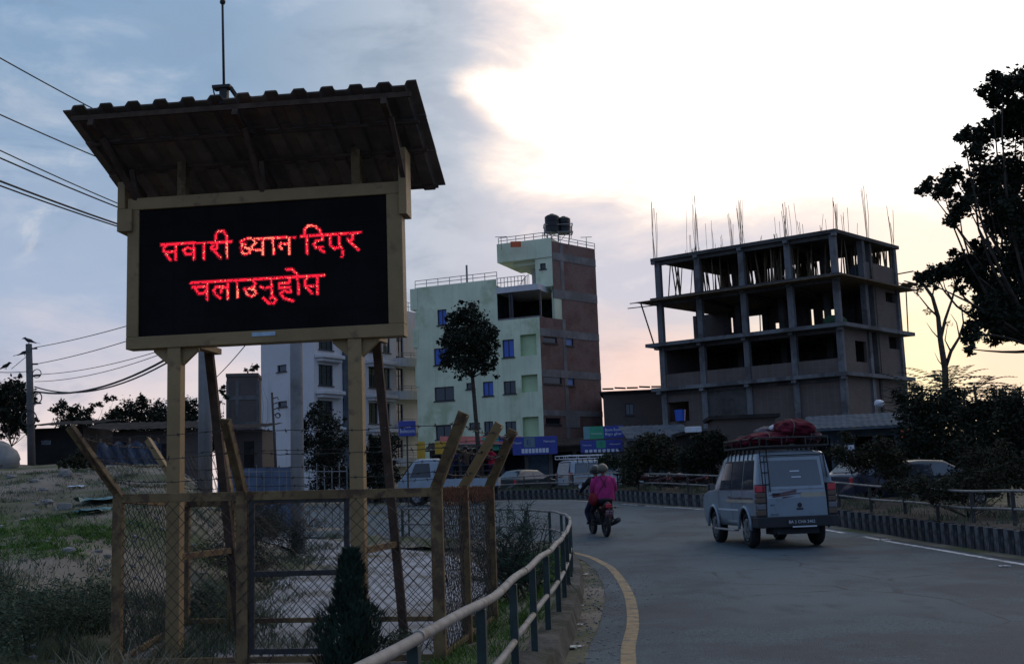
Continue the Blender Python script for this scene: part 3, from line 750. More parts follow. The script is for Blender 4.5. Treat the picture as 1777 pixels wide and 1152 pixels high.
def chainlink(a, b, seed, pitch=0.105, r=0.0032, top=0.0):
    a0, b0 = g0(a) + ZZ * 0.14, g0(b) + ZZ * 0.14; h = (a.z + b.z) / 2 - a0.z - 0.03 + top
    L = (b - a).length; ux = (b0 - a0) / L; off = Vector((ux.y, -ux.x, 0)).normalized() * 0.012; rnd = random.Random(seed); mb = MB()
    n = int((L + h) / pitch) + 1
    for fam in (1, -1):
        for i in range(n + 1):
            s0 = i * pitch - (h if fam == 1 else 0); t0 = max(0, -s0 / h if fam == 1 else (s0 - L) / h); t1 = min(1, (L - s0) / h if fam == 1 else s0 / h)
            if t1 - t0 < 0.02: continue
            pts = []
            K = max(2, int((t1 - t0) * h / pitch))
            for k in range(K + 1):
                t = t0 + (t1 - t0) * k / K; s_ = s0 + fam * t * h
                pts.append(a0 + ux * s_ + ZZ * (t * h) + off * (1 + 0.3 * fam) + Vector((rnd.gauss(0, .004), rnd.gauss(0, .008), rnd.gauss(0, .004))) + off * 2.0 * math.sin(s_ * 2.1 + seed) * math.sin(PI * t))
            mb.tube(pts, r, 3, cap=False)
    mb.build('chain_link_mesh', m_wire, cage, kind='stuff')
for i, (a, b) in enumerate(((cFL, cMF), (cMF, cFR), (cFR, cRM), (cRM, cBR), (cBL, cBR), (cFL, cBL))): chainlink(a, b, i, 0.07 if i in (2, 3) else 0.105)
# rusty rolled selvedge along the top of the right side
m_rustw = mat('bright_rust', (0.15, 0.062, 0.03), 0.9, 0.35, 20)
mb = MB(); rnd = random.Random(44)
for a, b in ((cFR, cRM), (cRM, cBR)):
    for i in range(70):
        p = a.lerp(b, (i + rnd.random() * .6) / 70) + Vector((0.03, -.02, 0)); mb.tube([p + ZZ * rnd.uniform(-.01, .012), p - ZZ * .05 + Vector((rnd.gauss(0, .006), 0, 0)), p - ZZ * rnd.uniform(.09, .17) + Vector((rnd.gauss(0, .012), rnd.gauss(0, .01), 0))], 0.0035, 3)
mb.build('rusty_selvedge', m_rustw, cage, kind='stuff')
def barbed(p, q, seed, sag=0.03):
    rnd = random.Random(seed); n = 14; mb = MB(); L = (q - p).length
    pts = [p.lerp(q, i / n) - ZZ * sag * math.sin(PI * i / n) + Vector((0, 0, rnd.gauss(0, .004))) for i in range(n + 1)]; mb.tube(pts, 0.0042, 4)
    k = int(L / 0.13)
    for i in range(k):
        c = p.lerp(q, (i + .5) / k) - ZZ * sag * math.sin(PI * (i + .5) / k)
        for _ in range(2):
            d = Vector((rnd.gauss(0, 1), rnd.gauss(0, 1), rnd.gauss(0, 1))).normalized() * 0.022; mb.tube([c - d, c + d], 0.0032, 3)
        mb.ball(c, 0.008, 5, 4)
    mb.build('barbed_wire', m_wire, cage, kind='stuff')
sd_ = 0
for a, b in (('FL', 'MF'), ('MF', 'FR'), ('FR', 'RM'), ('RM', 'BR'), ('BL', 'BM'), ('BM', 'BR'), ('FL', 'BL')):
    for t in (0.22, 0.55, 0.86):
        sd_ += 1; barbed(ARM[a][0].lerp(ARM[a][1], t), ARM[b][0].lerp(ARM[b][1], t), sd_)
# sagging upright wires strung over the back-left bay
mb = MB(); rnd = random.Random(5)
for i in range(34):
    t = i / 33; a = cBL.lerp(cBM, t * 1.0) if i > 12 else cFL.lerp(cBL, i / 12); 
    e = (ARM['BL'][1].lerp(ARM['BM'][1], t) if i > 12 else ARM['FL'][1].lerp(ARM['BL'][1], i / 12)); hh = a.lerp(e, 0.75)
    mb.tube([a, a.lerp(hh, 0.5) + Vector((rnd.gauss(0, .01), rnd.gauss(0, .03), 0)), hh + Vector((rnd.gauss(0, .02), 0, 0))], 0.0026, 3)
mb.build('upright_wires', m_wire, cage, kind='stuff')
# gate in the front
gp = lambda px, py: plane_hit(px, py, cMF, Vector(((cFR - cMF).normalized().y, -(cFR - cMF).normalized().x, 0)))
gate = MB(); A_, B_, C_, D_ = gp(437, 868), gp(602, 866), gp(602, 1128), gp(437, 1130)
for p, q in ((A_, B_), (B_, C_), (C_, D_), (D_, A_), (gp(437, 996), gp(602, 992))): gate.beam(p, q, 0.045, 0.03, up=SN, ext=0.015)
gate.build('gate', m_dsteel, cage, bevel=0.003)['kind'] = 'stuff'

# ------------------------------------------------------------------ buildings
m_mint = mat('mint_green_plaster', (0.62, 0.65, 0.465), 0.85, 0.10, 0.35, 0.15, 8, spec=0.1, col2=(0.45, 0.49, 0.31), c2amt=0.32, c2scale=0.25)
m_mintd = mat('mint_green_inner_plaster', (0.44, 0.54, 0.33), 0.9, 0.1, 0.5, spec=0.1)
m_brick = brick_mat('red_brick', (0.215, 0.080, 0.058), (0.10, 0.052, 0.042), (0.19, 0.17, 0.15), stain=.55)
m_brickd = brick_mat('dull_brick', (0.125, 0.085, 0.068), (0.095, 0.066, 0.055), (0.12, 0.11, 0.10))
m_brickk = brick_mat('dark_brick', (0.10, 0.07, 0.06), (0.085, 0.06, 0.05), (0.085, 0.075, 0.07))  # darker brick for back walls, house, annexe and sheds
m_band = mat('raw_concrete_band', (0.19, 0.175, 0.168), 0.9, 0.25, 0.7, 0.2, 10, spec=0.1, col2=(0.15, 0.135, 0.125), c2amt=0.4, c2scale=0.4)
m_white = mat('white_plaster', (0.50, 0.48, 0.485), 0.85, 0.06, 0.3, 0.1, 8, spec=0.15, col2=(0.36, 0.36, 0.375), c2amt=0.25, c2scale=0.15)
m_bluew = mat('blue_window_film', (0.03, 0.09, 0.42), 0.3, 0.15, 0.6, spec=0.5)
m_bluel = mat('pale_blue_shutter', (0.13, 0.20, 0.42), 0.5, 0.15, 0.6, spec=0.4)
m_fr = mat('dark_window_frame', (0.03, 0.03, 0.035), 0.6, 0.2, 2)
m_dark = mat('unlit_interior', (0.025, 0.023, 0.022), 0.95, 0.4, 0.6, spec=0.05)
m_bamboo = mat('bamboo', (0.13, 0.095, 0.06), 0.8, 0.3, 3, spec=0.15)
m_tank = mat('black_polythene_tank', (0.010, 0.010, 0.011), 0.5, 0.2, 2, spec=0.4)
m_tube = mat('painted_rail_tube', (0.22, 0.21, 0.20), 0.5, 0.2, 3)
m_tin = mat('blue_grey_tin', (0.060, 0.082, 0.104), 0.9, 0.25, 1.2, 0.1, 8, spec=0.08, col2=(0.10, 0.10, 0.10), c2amt=0.3)
m_tind = mat('rusty_dark_tin', (0.032, 0.029, 0.027), 0.95, 0.35, 1.2, 0.1, 8, spec=0.03)
m_shopb = mat('royal_blue_board', (0.03, 0.045, 0.24), 0.45, 0.1, 1.5)
m_shopg = mat('green_board', (0.03, 0.26, 0.14), 0.45, 0.1, 1.5)
m_teal = mat('teal_cloth', (0.04, 0.30, 0.19), 0.7, 0.15, 2)
m_pwht = mat('white_sign_paint', (0.52, 0.54, 0.58), 0.5, 0.06, 3)
m_red = mat('faded_red_awning', (0.24, 0.055, 0.05), 0.8, 0.2, 2)
m_orange = mat('orange_board', (0.55, 0.10, 0.025), 0.5, 0.15, 2)
m_yelb = mat('yellow_board', (0.45, 0.26, 0.02), 0.6, 0.15, 2)
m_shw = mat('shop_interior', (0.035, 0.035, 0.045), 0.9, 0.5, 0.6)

def streaks(m, amt, dark):
    nt = m.node_tree; b = nt.nodes['Principled BSDF']; old = b.inputs['Base Color'].links[0].from_socket
    tc = nt.nodes.new('ShaderNodeTexCoord'); mp = nt.nodes.new('ShaderNodeMapping'); mp.inputs['Scale'].default_value = (1.5, 1.5, 0.09); nt.links.new(tc.outputs['Object'], mp.inputs[0])
    n = nt.nodes.new('ShaderNodeTexNoise'); n.inputs['Scale'].default_value = 1.6; n.inputs['Detail'].default_value = 7; n.inputs['Roughness'].default_value = 0.65; nt.links.new(mp.outputs[0], n.inputs['Vector'])
    nt.links.new(mixc(nt, Ex(nt, n.outputs['Fac']).step(0.50, 0.74) * amt, old, dark), b.inputs['Base Color'])
streaks(m_mint, 0.5, (0.34, 0.38, 0.28)); streaks(m_white, 0.5, (0.27, 0.26, 0.25)); streaks(m_band, 0.5, (0.08, 0.075, 0.07)); streaks(m_conc, 0.55, (0.085, 0.082, 0.08)); streaks(m_concd, 0.5, (0.05, 0.048, 0.046))

class Face:
    """a vertical facade between two plan points, measured from the photo"""
    def __init__(s, P, Q):
        s.P, s.Q = Vector((P[0], P[1], 0)), Vector((Q[0], Q[1], 0)); s.L = (s.Q - s.P).length; s.u = (s.Q - s.P) / s.L; s.n = Vector((s.u.y, -s.u.x, 0))
    def uz(s, px, py):
        q = plane_hit(px, py, s.P, s.n) - s.P; return q.dot(s.u), q.z
    def rect(s, x0, y0, x1, y1):
        a, b = s.uz(x0, (y0 + y1) / 2)[0], s.uz(x1, (y0 + y1) / 2)[0]; c, d = s.uz((x0 + x1) / 2, y1)[1], s.uz((x0 + x1) / 2, y0)[1]; return a, b, c, d
    def pt(s, u, z, out=0.0): return s.P + s.u * u + s.n * out + ZZ * z
    def box(s, mb, u, out, z): return mb.obox(s.P, s.u, s.n, ZZ, u, out, z)
    def window(s, parent, h, fm, pm, depth=0.14, bars=1, cross=False, fw=0.07):
        a, b, c, d = h; mb = MB(); s.box(mb, (a - .08, b + .08), (-depth, .09), (c - .09, c - .004))
        for q in ((a, a + fw), (b - fw, b)): s.box(mb, q, (-depth - .05, -depth + .03), (c, d))
        for q in ((c, c + fw), (d - fw, d)): s.box(mb, (a + fw, b - fw), (-depth - .05, -depth + .03), q)
        for i in range(bars): 
            m = a + (b - a) * (i + 1) / (bars + 1); s.box(mb, (m - .03, m + .03), (-depth - .04, -depth + .025), (c + fw, d - fw))
        if cross: s.box(mb, (a + fw, b - fw), (-depth - .035, -depth + .02), (c + (d - c) * .68, c + (d - c) * .68 + .05))
        w = mb.build('window', fm, parent)
        MB().add([s.pt(a + fw * .5, c + fw * .5, -depth - .02), s.pt(b - fw * .5, c + fw * .5, -depth - .02), s.pt(b - fw * .5, d - fw * .5, -depth - .02), s.pt(a + fw * .5, d - fw * .5, -depth - .02)], [(0, 1, 2, 3)]).build('pane', pm, w)
        return w
    def recess(s, mb, h, depth):
        a, b, c, d = h; p = [s.pt(x, z, -w) for w in (0.0, depth) for z in (c, d) for x in (a, b)]
        return mb.add(p, [(4, 5, 7, 6), (0, 4, 6, 2), (1, 3, 7, 5), (0, 1, 5, 4), (2, 6, 7, 3)])

def rail_fence(parent, pts, h, m, name='roof_railing', n=6, r=0.03, rails=(1.0, 0.5)):
    mb = MB()
    for a, b in zip(pts, pts[1:]):
        for k in rails: mb.tube([a + ZZ * h * k, b + ZZ * h * k], r, 5)
        for i in range(n + 1): p = a.lerp(b, i / n); mb.tube([p, p + ZZ * h], r, 5)
    return mb.build(name, m, parent, kind='stuff')

# --- mint green building with a brick flank
A, B, C = at(722, 600, 94), at(938, 600, 89.7), at(1040, 600, 95)
fa = Face(A, B); fs = Face(B, C)
grn = thing('green_building', 'six storey mint green building with a raw brick flank and water tanks on top', 'building', (B.x, B.y, 0))
zs = lambda y: fs.uz(940, y)[1]
zR, zV0, zV1 = fa.uz(863, 484)[1], fa.uz(900, 553)[1], fa.uz(900, 506)[1]
front = [(759, 537, 775, 564), (753, 604, 781, 633), (872, 589, 892, 620), (903, 580, 931, 617), (754, 671, 788, 695), (809, 664, 824, 675), (838, 662, 856, 687), (874, 661, 895, 683), (905, 650, 933, 680),
         (756, 738, 783, 762), (814, 733, 833, 743), (840, 731, 856, 754), (877, 731, 896, 753), (907, 723, 935, 757)]
hs = [fa.rect(*q) for q in front]; kinds = 'bbbrdkbdrddddr'
uV = fa.uz(863, 530)[0]
GZ = 0.3
MB().wall((A.x, A.y), (B.x, B.y), GZ, zV0, [h for h in hs if h[3] < zV0], 0.25).build('front_wall', m_mint, grn)
Vx = fa.pt(uV, 0)
MB().wall((A.x, A.y), (Vx.x, Vx.y), zV0, zR, [h for h in hs if h[3] >= zV0], 0.25).build('upper_front_wall', m_mint, grn)
for h, k in zip(hs, kinds):
    if k == 'r':
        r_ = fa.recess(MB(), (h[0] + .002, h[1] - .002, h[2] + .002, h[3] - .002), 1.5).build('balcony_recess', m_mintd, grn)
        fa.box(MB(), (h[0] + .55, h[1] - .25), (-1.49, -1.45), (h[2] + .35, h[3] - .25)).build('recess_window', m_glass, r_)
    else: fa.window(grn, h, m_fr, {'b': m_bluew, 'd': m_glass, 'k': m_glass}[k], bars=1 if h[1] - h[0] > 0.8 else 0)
# ledges that step out at the left corner
for y0, y1, o in ((501, 538, .45), (570, 604, .3), (636, 672, .1)):
    z0, z1 = fa.uz(722, y1)[1], fa.uz(722, y0)[1]
    fa.box(MB(), (-o, 0.25), (-2.6, 0.06), (z0, z1)).build('corner_balcony', m_mint, grn, bevel=.02)
# brick flank with bands
sideh = [(943, 585, 967, 595), (982, 585, 995, 600), (944, 653, 975, 666), (983, 654, 997, 669), (947, 725, 973, 736)]
sh = [fs.rect(*q) for q in sideh]; zTop = zs(418) + 0.15
uT = fs.uz(975, 530)[0]; uTt = fs.uz(958, 450)[0]
Tp = fs.pt(uT, 0); Tt = fs.pt(uTt, 0)
MB().wall((B.x, B.y), (C.x, C.y), GZ, zV0, sh, 0.2).build('brick_flank', m_brick, grn)
MB().wall((Tp.x, Tp.y), (C.x, C.y), zV0, zV1, [], 0.2).build('brick_flank', m_brick, grn)
MB().wall((Tt.x, Tt.y), (C.x, C.y), zV1, zTop, [], 0.2).build('brick_flank', m_brick, grn)
for i, h in enumerate(sh): fs.window(grn, h, m_fr, m_bluel if i in (1, 3) else m_glass, depth=.1, bars=0)
for y0, y1, ua in ((442, 455, uTt), (505, 520, uTt), (574, 587, 0), (643, 656, 0), (712, 722, 0)):
    a, b = fs.uz(985, y1)[1], fs.uz(985, y0)[1]; fs.box(MB(), (ua + .02, fs.L), (-.1, 0.035), (a, b)).build('concrete_band', m_band, grn)
ucol = fs.uz(980, 600)[0]; fs.box(MB(), (ucol - .2, ucol + .2), (-.1, .025), (GZ, zV0)).build('concrete_column', m_band, grn)
ucol = fs.uz(975, 460)[0]; fs.box(MB(), (ucol - .2, ucol + .2), (-.1, .025), (zV1, zTop)).build('concrete_column', m_band, grn)
a, b, c, d = fs.rect(982, 713, 1006, 742); fs.box(MB(), (a, b), (-.05, .03), (c, d)).build('plaster_patch', m_band, grn)
# open veranda storey: floor, dark back wall, mullions
back = 4.2
bi = fs.u * back
mb = MB(); fa.box(mb, (uV, fa.L), (-5.2, 0.0), (zV0 - .02, zV0 + .12)); mb.build('veranda_floor', m_band, grn)
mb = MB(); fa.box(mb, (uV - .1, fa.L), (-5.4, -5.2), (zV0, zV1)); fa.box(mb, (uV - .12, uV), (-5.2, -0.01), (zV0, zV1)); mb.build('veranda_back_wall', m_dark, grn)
for px in (884, 888, 937):
    u = fa.uz(px, 530)[0]; fa.box(MB(), (u - .07, u + .07), (-.2, -.06), (zV0 + .12, zV1)).build('veranda_post', m_fr, grn)
u0 = fs.uz(966, 530)[0]; fs.box(MB(), (u0 - .25, uT + .05), (-.3, -.02), (zV0, zV1)).build('veranda_pier', m_mint, grn)
mb = MB(); fa.box(mb, (uV, fa.L + .05), (-5.6, 0.10), (zV1, zV1 + 0.5)); mb.build('terrace_slab', m_white, grn)
rail_fence(grn, [fa.pt(uV + .1, zV1 + .5, .05), fa.pt(uV + 2.6, zV1 + .5, .05)], .8, m_tube, n=8)
# stair tower: green front set back, oversailing canopy
ft = Face((Tt - fa.u * fa.L)[:2], Tt[:2]); kk = ft.L
zC0, zC1 = ft.uz(905, 452)[1], ft.uz(905, 424)[1] + .25
uc0 = ft.uz(863, 440)[0]; ur0 = ft.uz(929, 470)[0]
wn = ft.rect(937, 457, 947, 467)
Pa = ft.pt(ur0, 0); MB().wall((Pa.x, Pa.y), (Tt.x, Tt.y), zV1 + .5, zC0, [(wn[0] - ur0, wn[1] - ur0, wn[2], wn[3])], .2).build('tower_front_wall', m_mint, grn)
ft.window(grn, wn, m_fr, m_glass, bars=0)
mb = MB(); mb.prism([ft.pt(uc0, zC0, 0.1), ft.pt(kk, zC0, 0.1), ft.pt(kk, zC1, .1), ft.pt(uc0, zC1, .1)], -ft.n * 5.5); mb.build('canopy', m_mint, grn, bevel=.02)
ft.box(MB(), (uc0 + 1.2, ur0), (-5.0, -.6), (zC0 - .35, zC0 - .002)).build('canopy_beam', m_mint, grn)
mb = MB(); ft.box(mb, (uc0 + 2.2, kk), (-3.6, -3.4), (zV1 + .5, zC0)); ft.box(mb, (uc0 + 2.2, uc0 + 2.5), (-3.4, -2.4), (zV1 + .5, zC0)); mb.build('terrace_wall', m_white, grn)
ft.box(MB(), (uc0 + 3.7, uc0 + 4.3), (-3.41, -3.36), (zV1 + 1.2, zC0 - .6)).build('terrace_window', m_glass, grn)
mb = MB()
for i in range(9):
    t = i / 8; mb.tube([ft.pt(uc0 + 1.5 + 1.1 * t, zV1 + .6 + 1.2 * math.sin(t * 1.5) , -.6), ft.pt(uc0 + 1.5 + 1.1 * t, zV1 + .45, -.6)], .03, 4)
mb.tube([ft.pt(uc0 + 1.5 + 1.1 * t / 8, zV1 + .6 + 1.2 * math.sin(t / 8 * 1.5), -.6) for t in range(9)], .035, 4); mb.build('spiral_stair_rail', m_tube, grn, kind='stuff')
# body behind the facades so nothing is hollow from the side
D_ = A + (C - B)
mb = MB(); mb.prism([A - fa.n * .3 + ZZ * GZ - ZZ * A.z, B - fa.n * .3 - fs.n * .3 + ZZ * GZ - ZZ * B.z, C - fs.n * .3 + ZZ * GZ - ZZ * C.z, D_ + ZZ * GZ - ZZ * D_.z], ZZ * (zV0 - GZ - .05)); mb.k = 0
inner = mb.build('inner_block', m_mintd, grn)
# left part of the roof storey (behind the parapet) and its back
mb = MB(); pA = fa.pt(0, zV0, -.3); pB = fa.pt(uV - .13, zV0, -.3); mb.prism([pA, pB, pB - fa.n * 5.5, pA - fa.n * 5.5], ZZ * (zR - zV0 - .5)); mb.build('roof_storey', m_mint, grn)
mb = MB(); mb.prism([Tt - fs.n * .2 + ZZ * zV1, C - fs.n * .2 + ZZ * zV1 - ZZ * C.z, C - fa.u * 5 + ZZ * zV1 - ZZ * C.z, Tt - fa.u * 2 + fs.u * 2.8 + ZZ * zV1], ZZ * (zTop - zV1 - .3)); mb.build('tower_block', m_mintd, grn)
pA, pV = fa.pt(0, zR, -.1), fa.pt(uV, zR, -.1)
rail_fence(grn, [pA, pV], .62, m_tube, n=7)
pt0 = ft.pt(uc0 + .1, zC1, -.1); pt1 = Tt + ZZ * zTop; pt2 = C + ZZ * (zTop - C.z)
rail_fence(grn, [pt0, ft.pt(kk, zC1, -.1)], .55, m_tube, n=6); rail_fence(grn, [pt1, pt2], .5, m_tube, n=5)
MB().tube([fa.pt(fa.uz(806, 480)[0], zR - .2, -.5), fa.pt(fa.uz(806, 480)[0], zR + 1.6, -.5)], .09, 6).build('vent_pipe', m_tube, grn)
for px in (870, 1018):
    q = at(px, 428, 92 if px < 900 else 95.5); mb = MB(); mb.tube([q - ZZ * .3, q + ZZ * .85], .03, 5); mb.tube([q + ZZ * .85 - Vector((.5, 0, 0)), q + ZZ * .85 + Vector((.5, 0, 0))], .03, 5); mb.build('aerial', m_tube, grn)
q = at(895, 424, 91); MB().obox(q, Vector((1, 0, 0)), Vector((0, 1, 0)), ZZ, (-.45, .45), (-.02, .02), (-.25, .25)).build('orange_banner', m_orange, grn)
# water tanks on their stand
ts = thing('tank_stand', 'spindly pipe stand under two water tanks on the green building', 'stand', at(969, 414, 93.4))
q0 = at(969, 414, 93.4); mb = MB()
for dx in (-1.0, 0, 1.0):
    for dy in (-.6, .6):
        mb.tube([q0 + Vector((dx * .9, dy, -.4)), q0 + Vector((dx, dy, .45))], .04, 5); 
        if dx: mb.tube([q0 + Vector((dx * 1.15, dy, .1)), q0 + Vector((dx * 1.2, dy, 1.25))], .03, 5)
for z in (.45, 1.1):
    for dy in (-.65, .65): mb.tube([q0 + Vector((-1.25, dy, z)), q0 + Vector((1.25, dy, z))], .035, 5)
    for dx in (-1.25, 1.25): mb.tube([q0 + Vector((dx, -.65, z)), q0 + Vector((dx, .65, z))], .035, 5)
for dx in (-.8, 0.2): mb.tube([q0 + Vector((dx, -.6, -.3)), q0 + Vector((dx + .6, -.6, .45))], .03, 5)
mb.build('stand_frame', m_tube, ts, kind='stuff')
def tank(px, Y, r, h, label):
    q = at(px, 408, Y); q.z = q0.z + .47; t = thing('water_tank', label, 'water tank', q, 0, 'water tanks on the green building')
    MB().tube([q + ZZ * z for z in (0, .02, h * .3, h * .31, h * .33, h * .6, h * .61, h * .63, h * .88, h * .97, h)], [r * .97, r, r, r * .95, r, r, r * .95, r, r, r * .7, r * .35], 20).build('tank_body', m_tank, t, smooth=False)
    MB().tube([q + ZZ * h, q + ZZ * (h + .07)], r * .3, 12).build('lid', m_tank, t)
tank(959, 93.2, .64, 1.6, 'taller black water tank, first of the two from the green wall')
tank(979, 93.6, .60, 1.45, 'shorter black water tank beside the taller one over the brick flank')

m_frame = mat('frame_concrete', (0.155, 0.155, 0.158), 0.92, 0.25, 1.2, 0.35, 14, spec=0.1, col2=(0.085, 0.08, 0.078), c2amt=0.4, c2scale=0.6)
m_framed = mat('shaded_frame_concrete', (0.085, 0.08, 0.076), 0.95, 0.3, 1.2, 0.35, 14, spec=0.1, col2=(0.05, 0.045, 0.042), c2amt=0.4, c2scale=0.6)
streaks(m_frame, .5, (.06, .056, .054))
# --- unfinished concrete frame building
P, Q, R_ = at(1141, 560, 82), at(1460, 560, 74), at(1565, 560, 80.5)
cf = Face(P, Q); cs = Face(Q, R_); con = thing('concrete_frame_building', 'unfinished concrete frame building with bamboo props and bare steel bars on its roof', 'building', (Q.x, Q.y, 0))
lv = [cf.uz(1460, y)[1] for y in (646, 561, 473, 396)]; L1 = lv[0] - (lv[1] - lv[0]) * .97
levels = [L1] + lv; S_ = P + (R_ - Q)
def slab(z, th, o, name='slab', m=m_framed):
    a = cf.pt(-o, z, o); b = cf.pt(cf.L + o * .6, z, o); c = cs.pt(cs.L + o, z, o * .8); d = a + (c - b)
    d = Vector((S_.x, S_.y, z)) - cf.u * o - cf.n * .2
    return MB().prism([a - ZZ * th, b - ZZ * th, c - ZZ * th, d - ZZ * th], ZZ * th).build(name, m, con)
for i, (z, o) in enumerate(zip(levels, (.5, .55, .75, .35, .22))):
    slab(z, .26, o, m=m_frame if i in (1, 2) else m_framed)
mb = MB(); a = cf.pt(-1.3, levels[3] - .30, .9); 
slab(levels[3] - .27, .07, 1.15, 'shuttering_board', m_bamboo)
bay = cf.L / 4; cols = [0, bay, 2 * bay, 3 * bay, cf.L]; bs = [cs.uz(1505, 520)[0], cs.L]
GB = .6
for u in cols:
    for w, nm in ((0, 1), (cs.L * .55, 0), (cs.L - .3, 0)):
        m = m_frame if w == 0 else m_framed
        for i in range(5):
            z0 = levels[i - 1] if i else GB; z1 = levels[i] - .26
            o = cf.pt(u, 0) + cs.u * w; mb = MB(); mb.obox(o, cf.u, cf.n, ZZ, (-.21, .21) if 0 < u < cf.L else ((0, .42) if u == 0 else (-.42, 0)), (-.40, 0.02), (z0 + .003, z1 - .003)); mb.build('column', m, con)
for u in bs:
    for i in range(5):
        z0 = levels[i - 1] if i else GB; z1 = levels[i] - .26
        mb = MB(); cs.box(mb, (u - .2, u + .2) if u < cs.L else (u - .4, u), (-.4, .02), (z0 + .003, z1 - .003)); mb.build('column', m_frame, con)
# beams under slab edges
for i in range(1, 5):
    for k in range(4):
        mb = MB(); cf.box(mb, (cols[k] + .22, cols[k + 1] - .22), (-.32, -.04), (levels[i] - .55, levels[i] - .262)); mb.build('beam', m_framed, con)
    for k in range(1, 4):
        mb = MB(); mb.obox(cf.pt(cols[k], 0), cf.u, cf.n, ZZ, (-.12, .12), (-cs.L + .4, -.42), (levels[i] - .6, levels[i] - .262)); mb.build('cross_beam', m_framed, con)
    for u in cols: cf.box(MB(), (u - .16, u + .16), (.02, .5 if i < 3 else .3), (levels[i] - .48, levels[i] - .262)).build('corbel', m_frame, con)
# brickwork: low parapets, infill, back walls with openings to the sky
z4 = levels[1]
for k in range(4): cf.box(MB(), (cols[k] + (.43 if k == 0 else .22), cols[k + 1] - (.22 if k < 3 else .43)), (-.3, -.05), (z4 + .003, z4 + 1.0)).build('brick_parapet', m_brickd, con)
W0 = Face((cf.pt(0, 0) - Vector((0, 0, 0)))[:2], cf.pt(cf.L, 0)[:2])
for k in range(4):
    a, b = cf.pt(cols[k] + .22, 0, -.15), cf.pt(cols[k + 1] - .22, 0, -.15)
    fb = Face(a, b); hl = []
    if k == 0: hl = [tuple(fb.rect(1160, 697, 1196, 731))]
    MB().wall(a[:2], b[:2], GB, levels[0] - .002 - .26, [], .2, .2).build('brick_infill', m_brickd if k != 1 else m_framed, con)
    MB().wall(a[:2], b[:2], levels[0], levels[1] - .265, hl, .2, .2).build('brick_infill', m_brickd if k != 1 else m_framed, con)
def backwall(off, z0, z1, holes, m=m_brickk):
    a = cf.pt(0, 0) + cs.u * off; b = cf.pt(cf.L, 0) + cs.u * off; fb = Face(a, b)
    MB().wall(a[:2], b[:2], z0, z1, [fb.rect(*h) for h in holes], .2, .2).build('back_wall', m, con)
backwall(cs.L - .05, levels[1], levels[2] - .27, [(1200, 620, 1209, 630)])
backwall(cs.L - .05, levels[2], levels[3] - .27, [(1196, 541, 1203, 586), (1224, 545, 1256, 583), (1268, 551, 1272, 577), (1296, 547, 1331, 575), (1345, 560, 1352, 570), (1396, 537, 1412, 565), (1427, 537, 1455, 551)])
# flank infill
a_, b_ = Vector((S_.x, S_.y, 0)) - cf.n * .1, cf.pt(0, 0)
MB().wall(a_[:2], cf.pt(.02, 0)[:2], levels[1], levels[2] - .27, [], .2, .2).build('left_wall', m_brickk, con)
MB().wall(a_[:2], cf.pt(.02, 0)[:2], GB, levels[1] - .27, [], .2, .2).build('left_wall', m_brickk, con)
def sidewall(u0, u1, z0, z1, holes, m=m_brickd, off=.12):
    a, b = cs.pt(u0, 0, -off), cs.pt(u1, 0, -off); fb = Face(a, b); MB().wall(a[:2], b[:2], z0, z1, [fb.rect(*h) for h in holes], .2, .2).build('brick_infill', m, con)
sidewall(.1, bs[0] - .2, levels[1], levels[2] - .27, [(1485, 592, 1504, 628)]); sidewall(bs[0] + 1.6, cs.L - .4, levels[1], levels[2] - .27, [(1543, 585, 1566, 606)])
sidewall(bs[0] + 1.6, cs.L - .4, levels[2], levels[3] - .27, [(1537, 508, 1555, 525)]); sidewall(.1, cs.L - .4, levels[0], levels[1] - .27, [])
sidewall(.1, cs.L - .4, GB, levels[0] - .27, [], m_brickk); sidewall(bs[0] + .4, cs.L - .4, levels[3], levels[3] + 1.35, [])
mb = MB(); cs.box(mb, (bs[0] + .1, bs[0] + 1.0), (-1.2, -.4), (levels[3] + .01, levels[3] + 1.1)); mb.tube([cs.pt(bs[0] + .55, levels[3] + 1.1, -.8), cs.pt(bs[0] + .55, levels[3] + 1.25, -.8)], .3, 10); mb.build('drum', m_tin, con, bevel=.08)
# bamboo props on the top storey, leaning every way, plus some below
rnd = random.Random(11); np_ = 0
for i in range(290):
    u = rnd.uniform(.2, cf.L - .2); w = rnd.choice([rnd.uniform(.4, cs.L * .9), cs.L - rnd.uniform(.1, 1.2), cs.L - rnd.uniform(.1, .6)])
    p = cf.pt(u, levels[3] + .003) + cs.u * w; q = p + Vector((rnd.gauss(0, .22), rnd.gauss(0, .22), levels[4] - levels[3] - .275))
    MB().tube([p, q], rnd.uniform(.035, .06), 5, cap=False).build('prop', m_bamboo, con)
for i in range(9):
    t = i / 8; p = cf.pt(.6 + (cf.L - 1) * t, levels[3] + .9) + cs.u * (cs.L - .1); MB().beam(p, p + cf.u * 1.6 + ZZ * rnd.uniform(-.2, .3), .05, .09).build('brace_board', m_bamboo, con)
for i in range(14):
    u = rnd.uniform(.5, cf.L - .5); w = cs.L - rnd.uniform(.3, 2.5); p = cf.pt(u, levels[2] + .003) + cs.u * w
    if i < 5: MB().tube([p, p + Vector((rnd.gauss(0, .3), 0, levels[3] - levels[2] - .36))], .045, 5).build('prop', m_bamboo, con)
MB().tube([cf.pt(-.15, levels[2], .5), cf.pt(-1.0, levels[3] - .35, .6)], .06, 5).build('prop', m_bamboo, con)
MB().tube([cs.pt(cs.L + .45, levels[2], .2), cs.pt(cs.L + .5, levels[3] - .35, .3)], .05, 5).build('prop', m_bamboo, con)
for dz, x in ((.0, -2.0), (-.35, -2.2)): MB().beam(cf.pt(x, levels[3] - .2 + dz, .5), cf.pt(.2, levels[3] - .25 + dz, .5), .1, .06).build('scaffold_plank', m_bamboo, con)
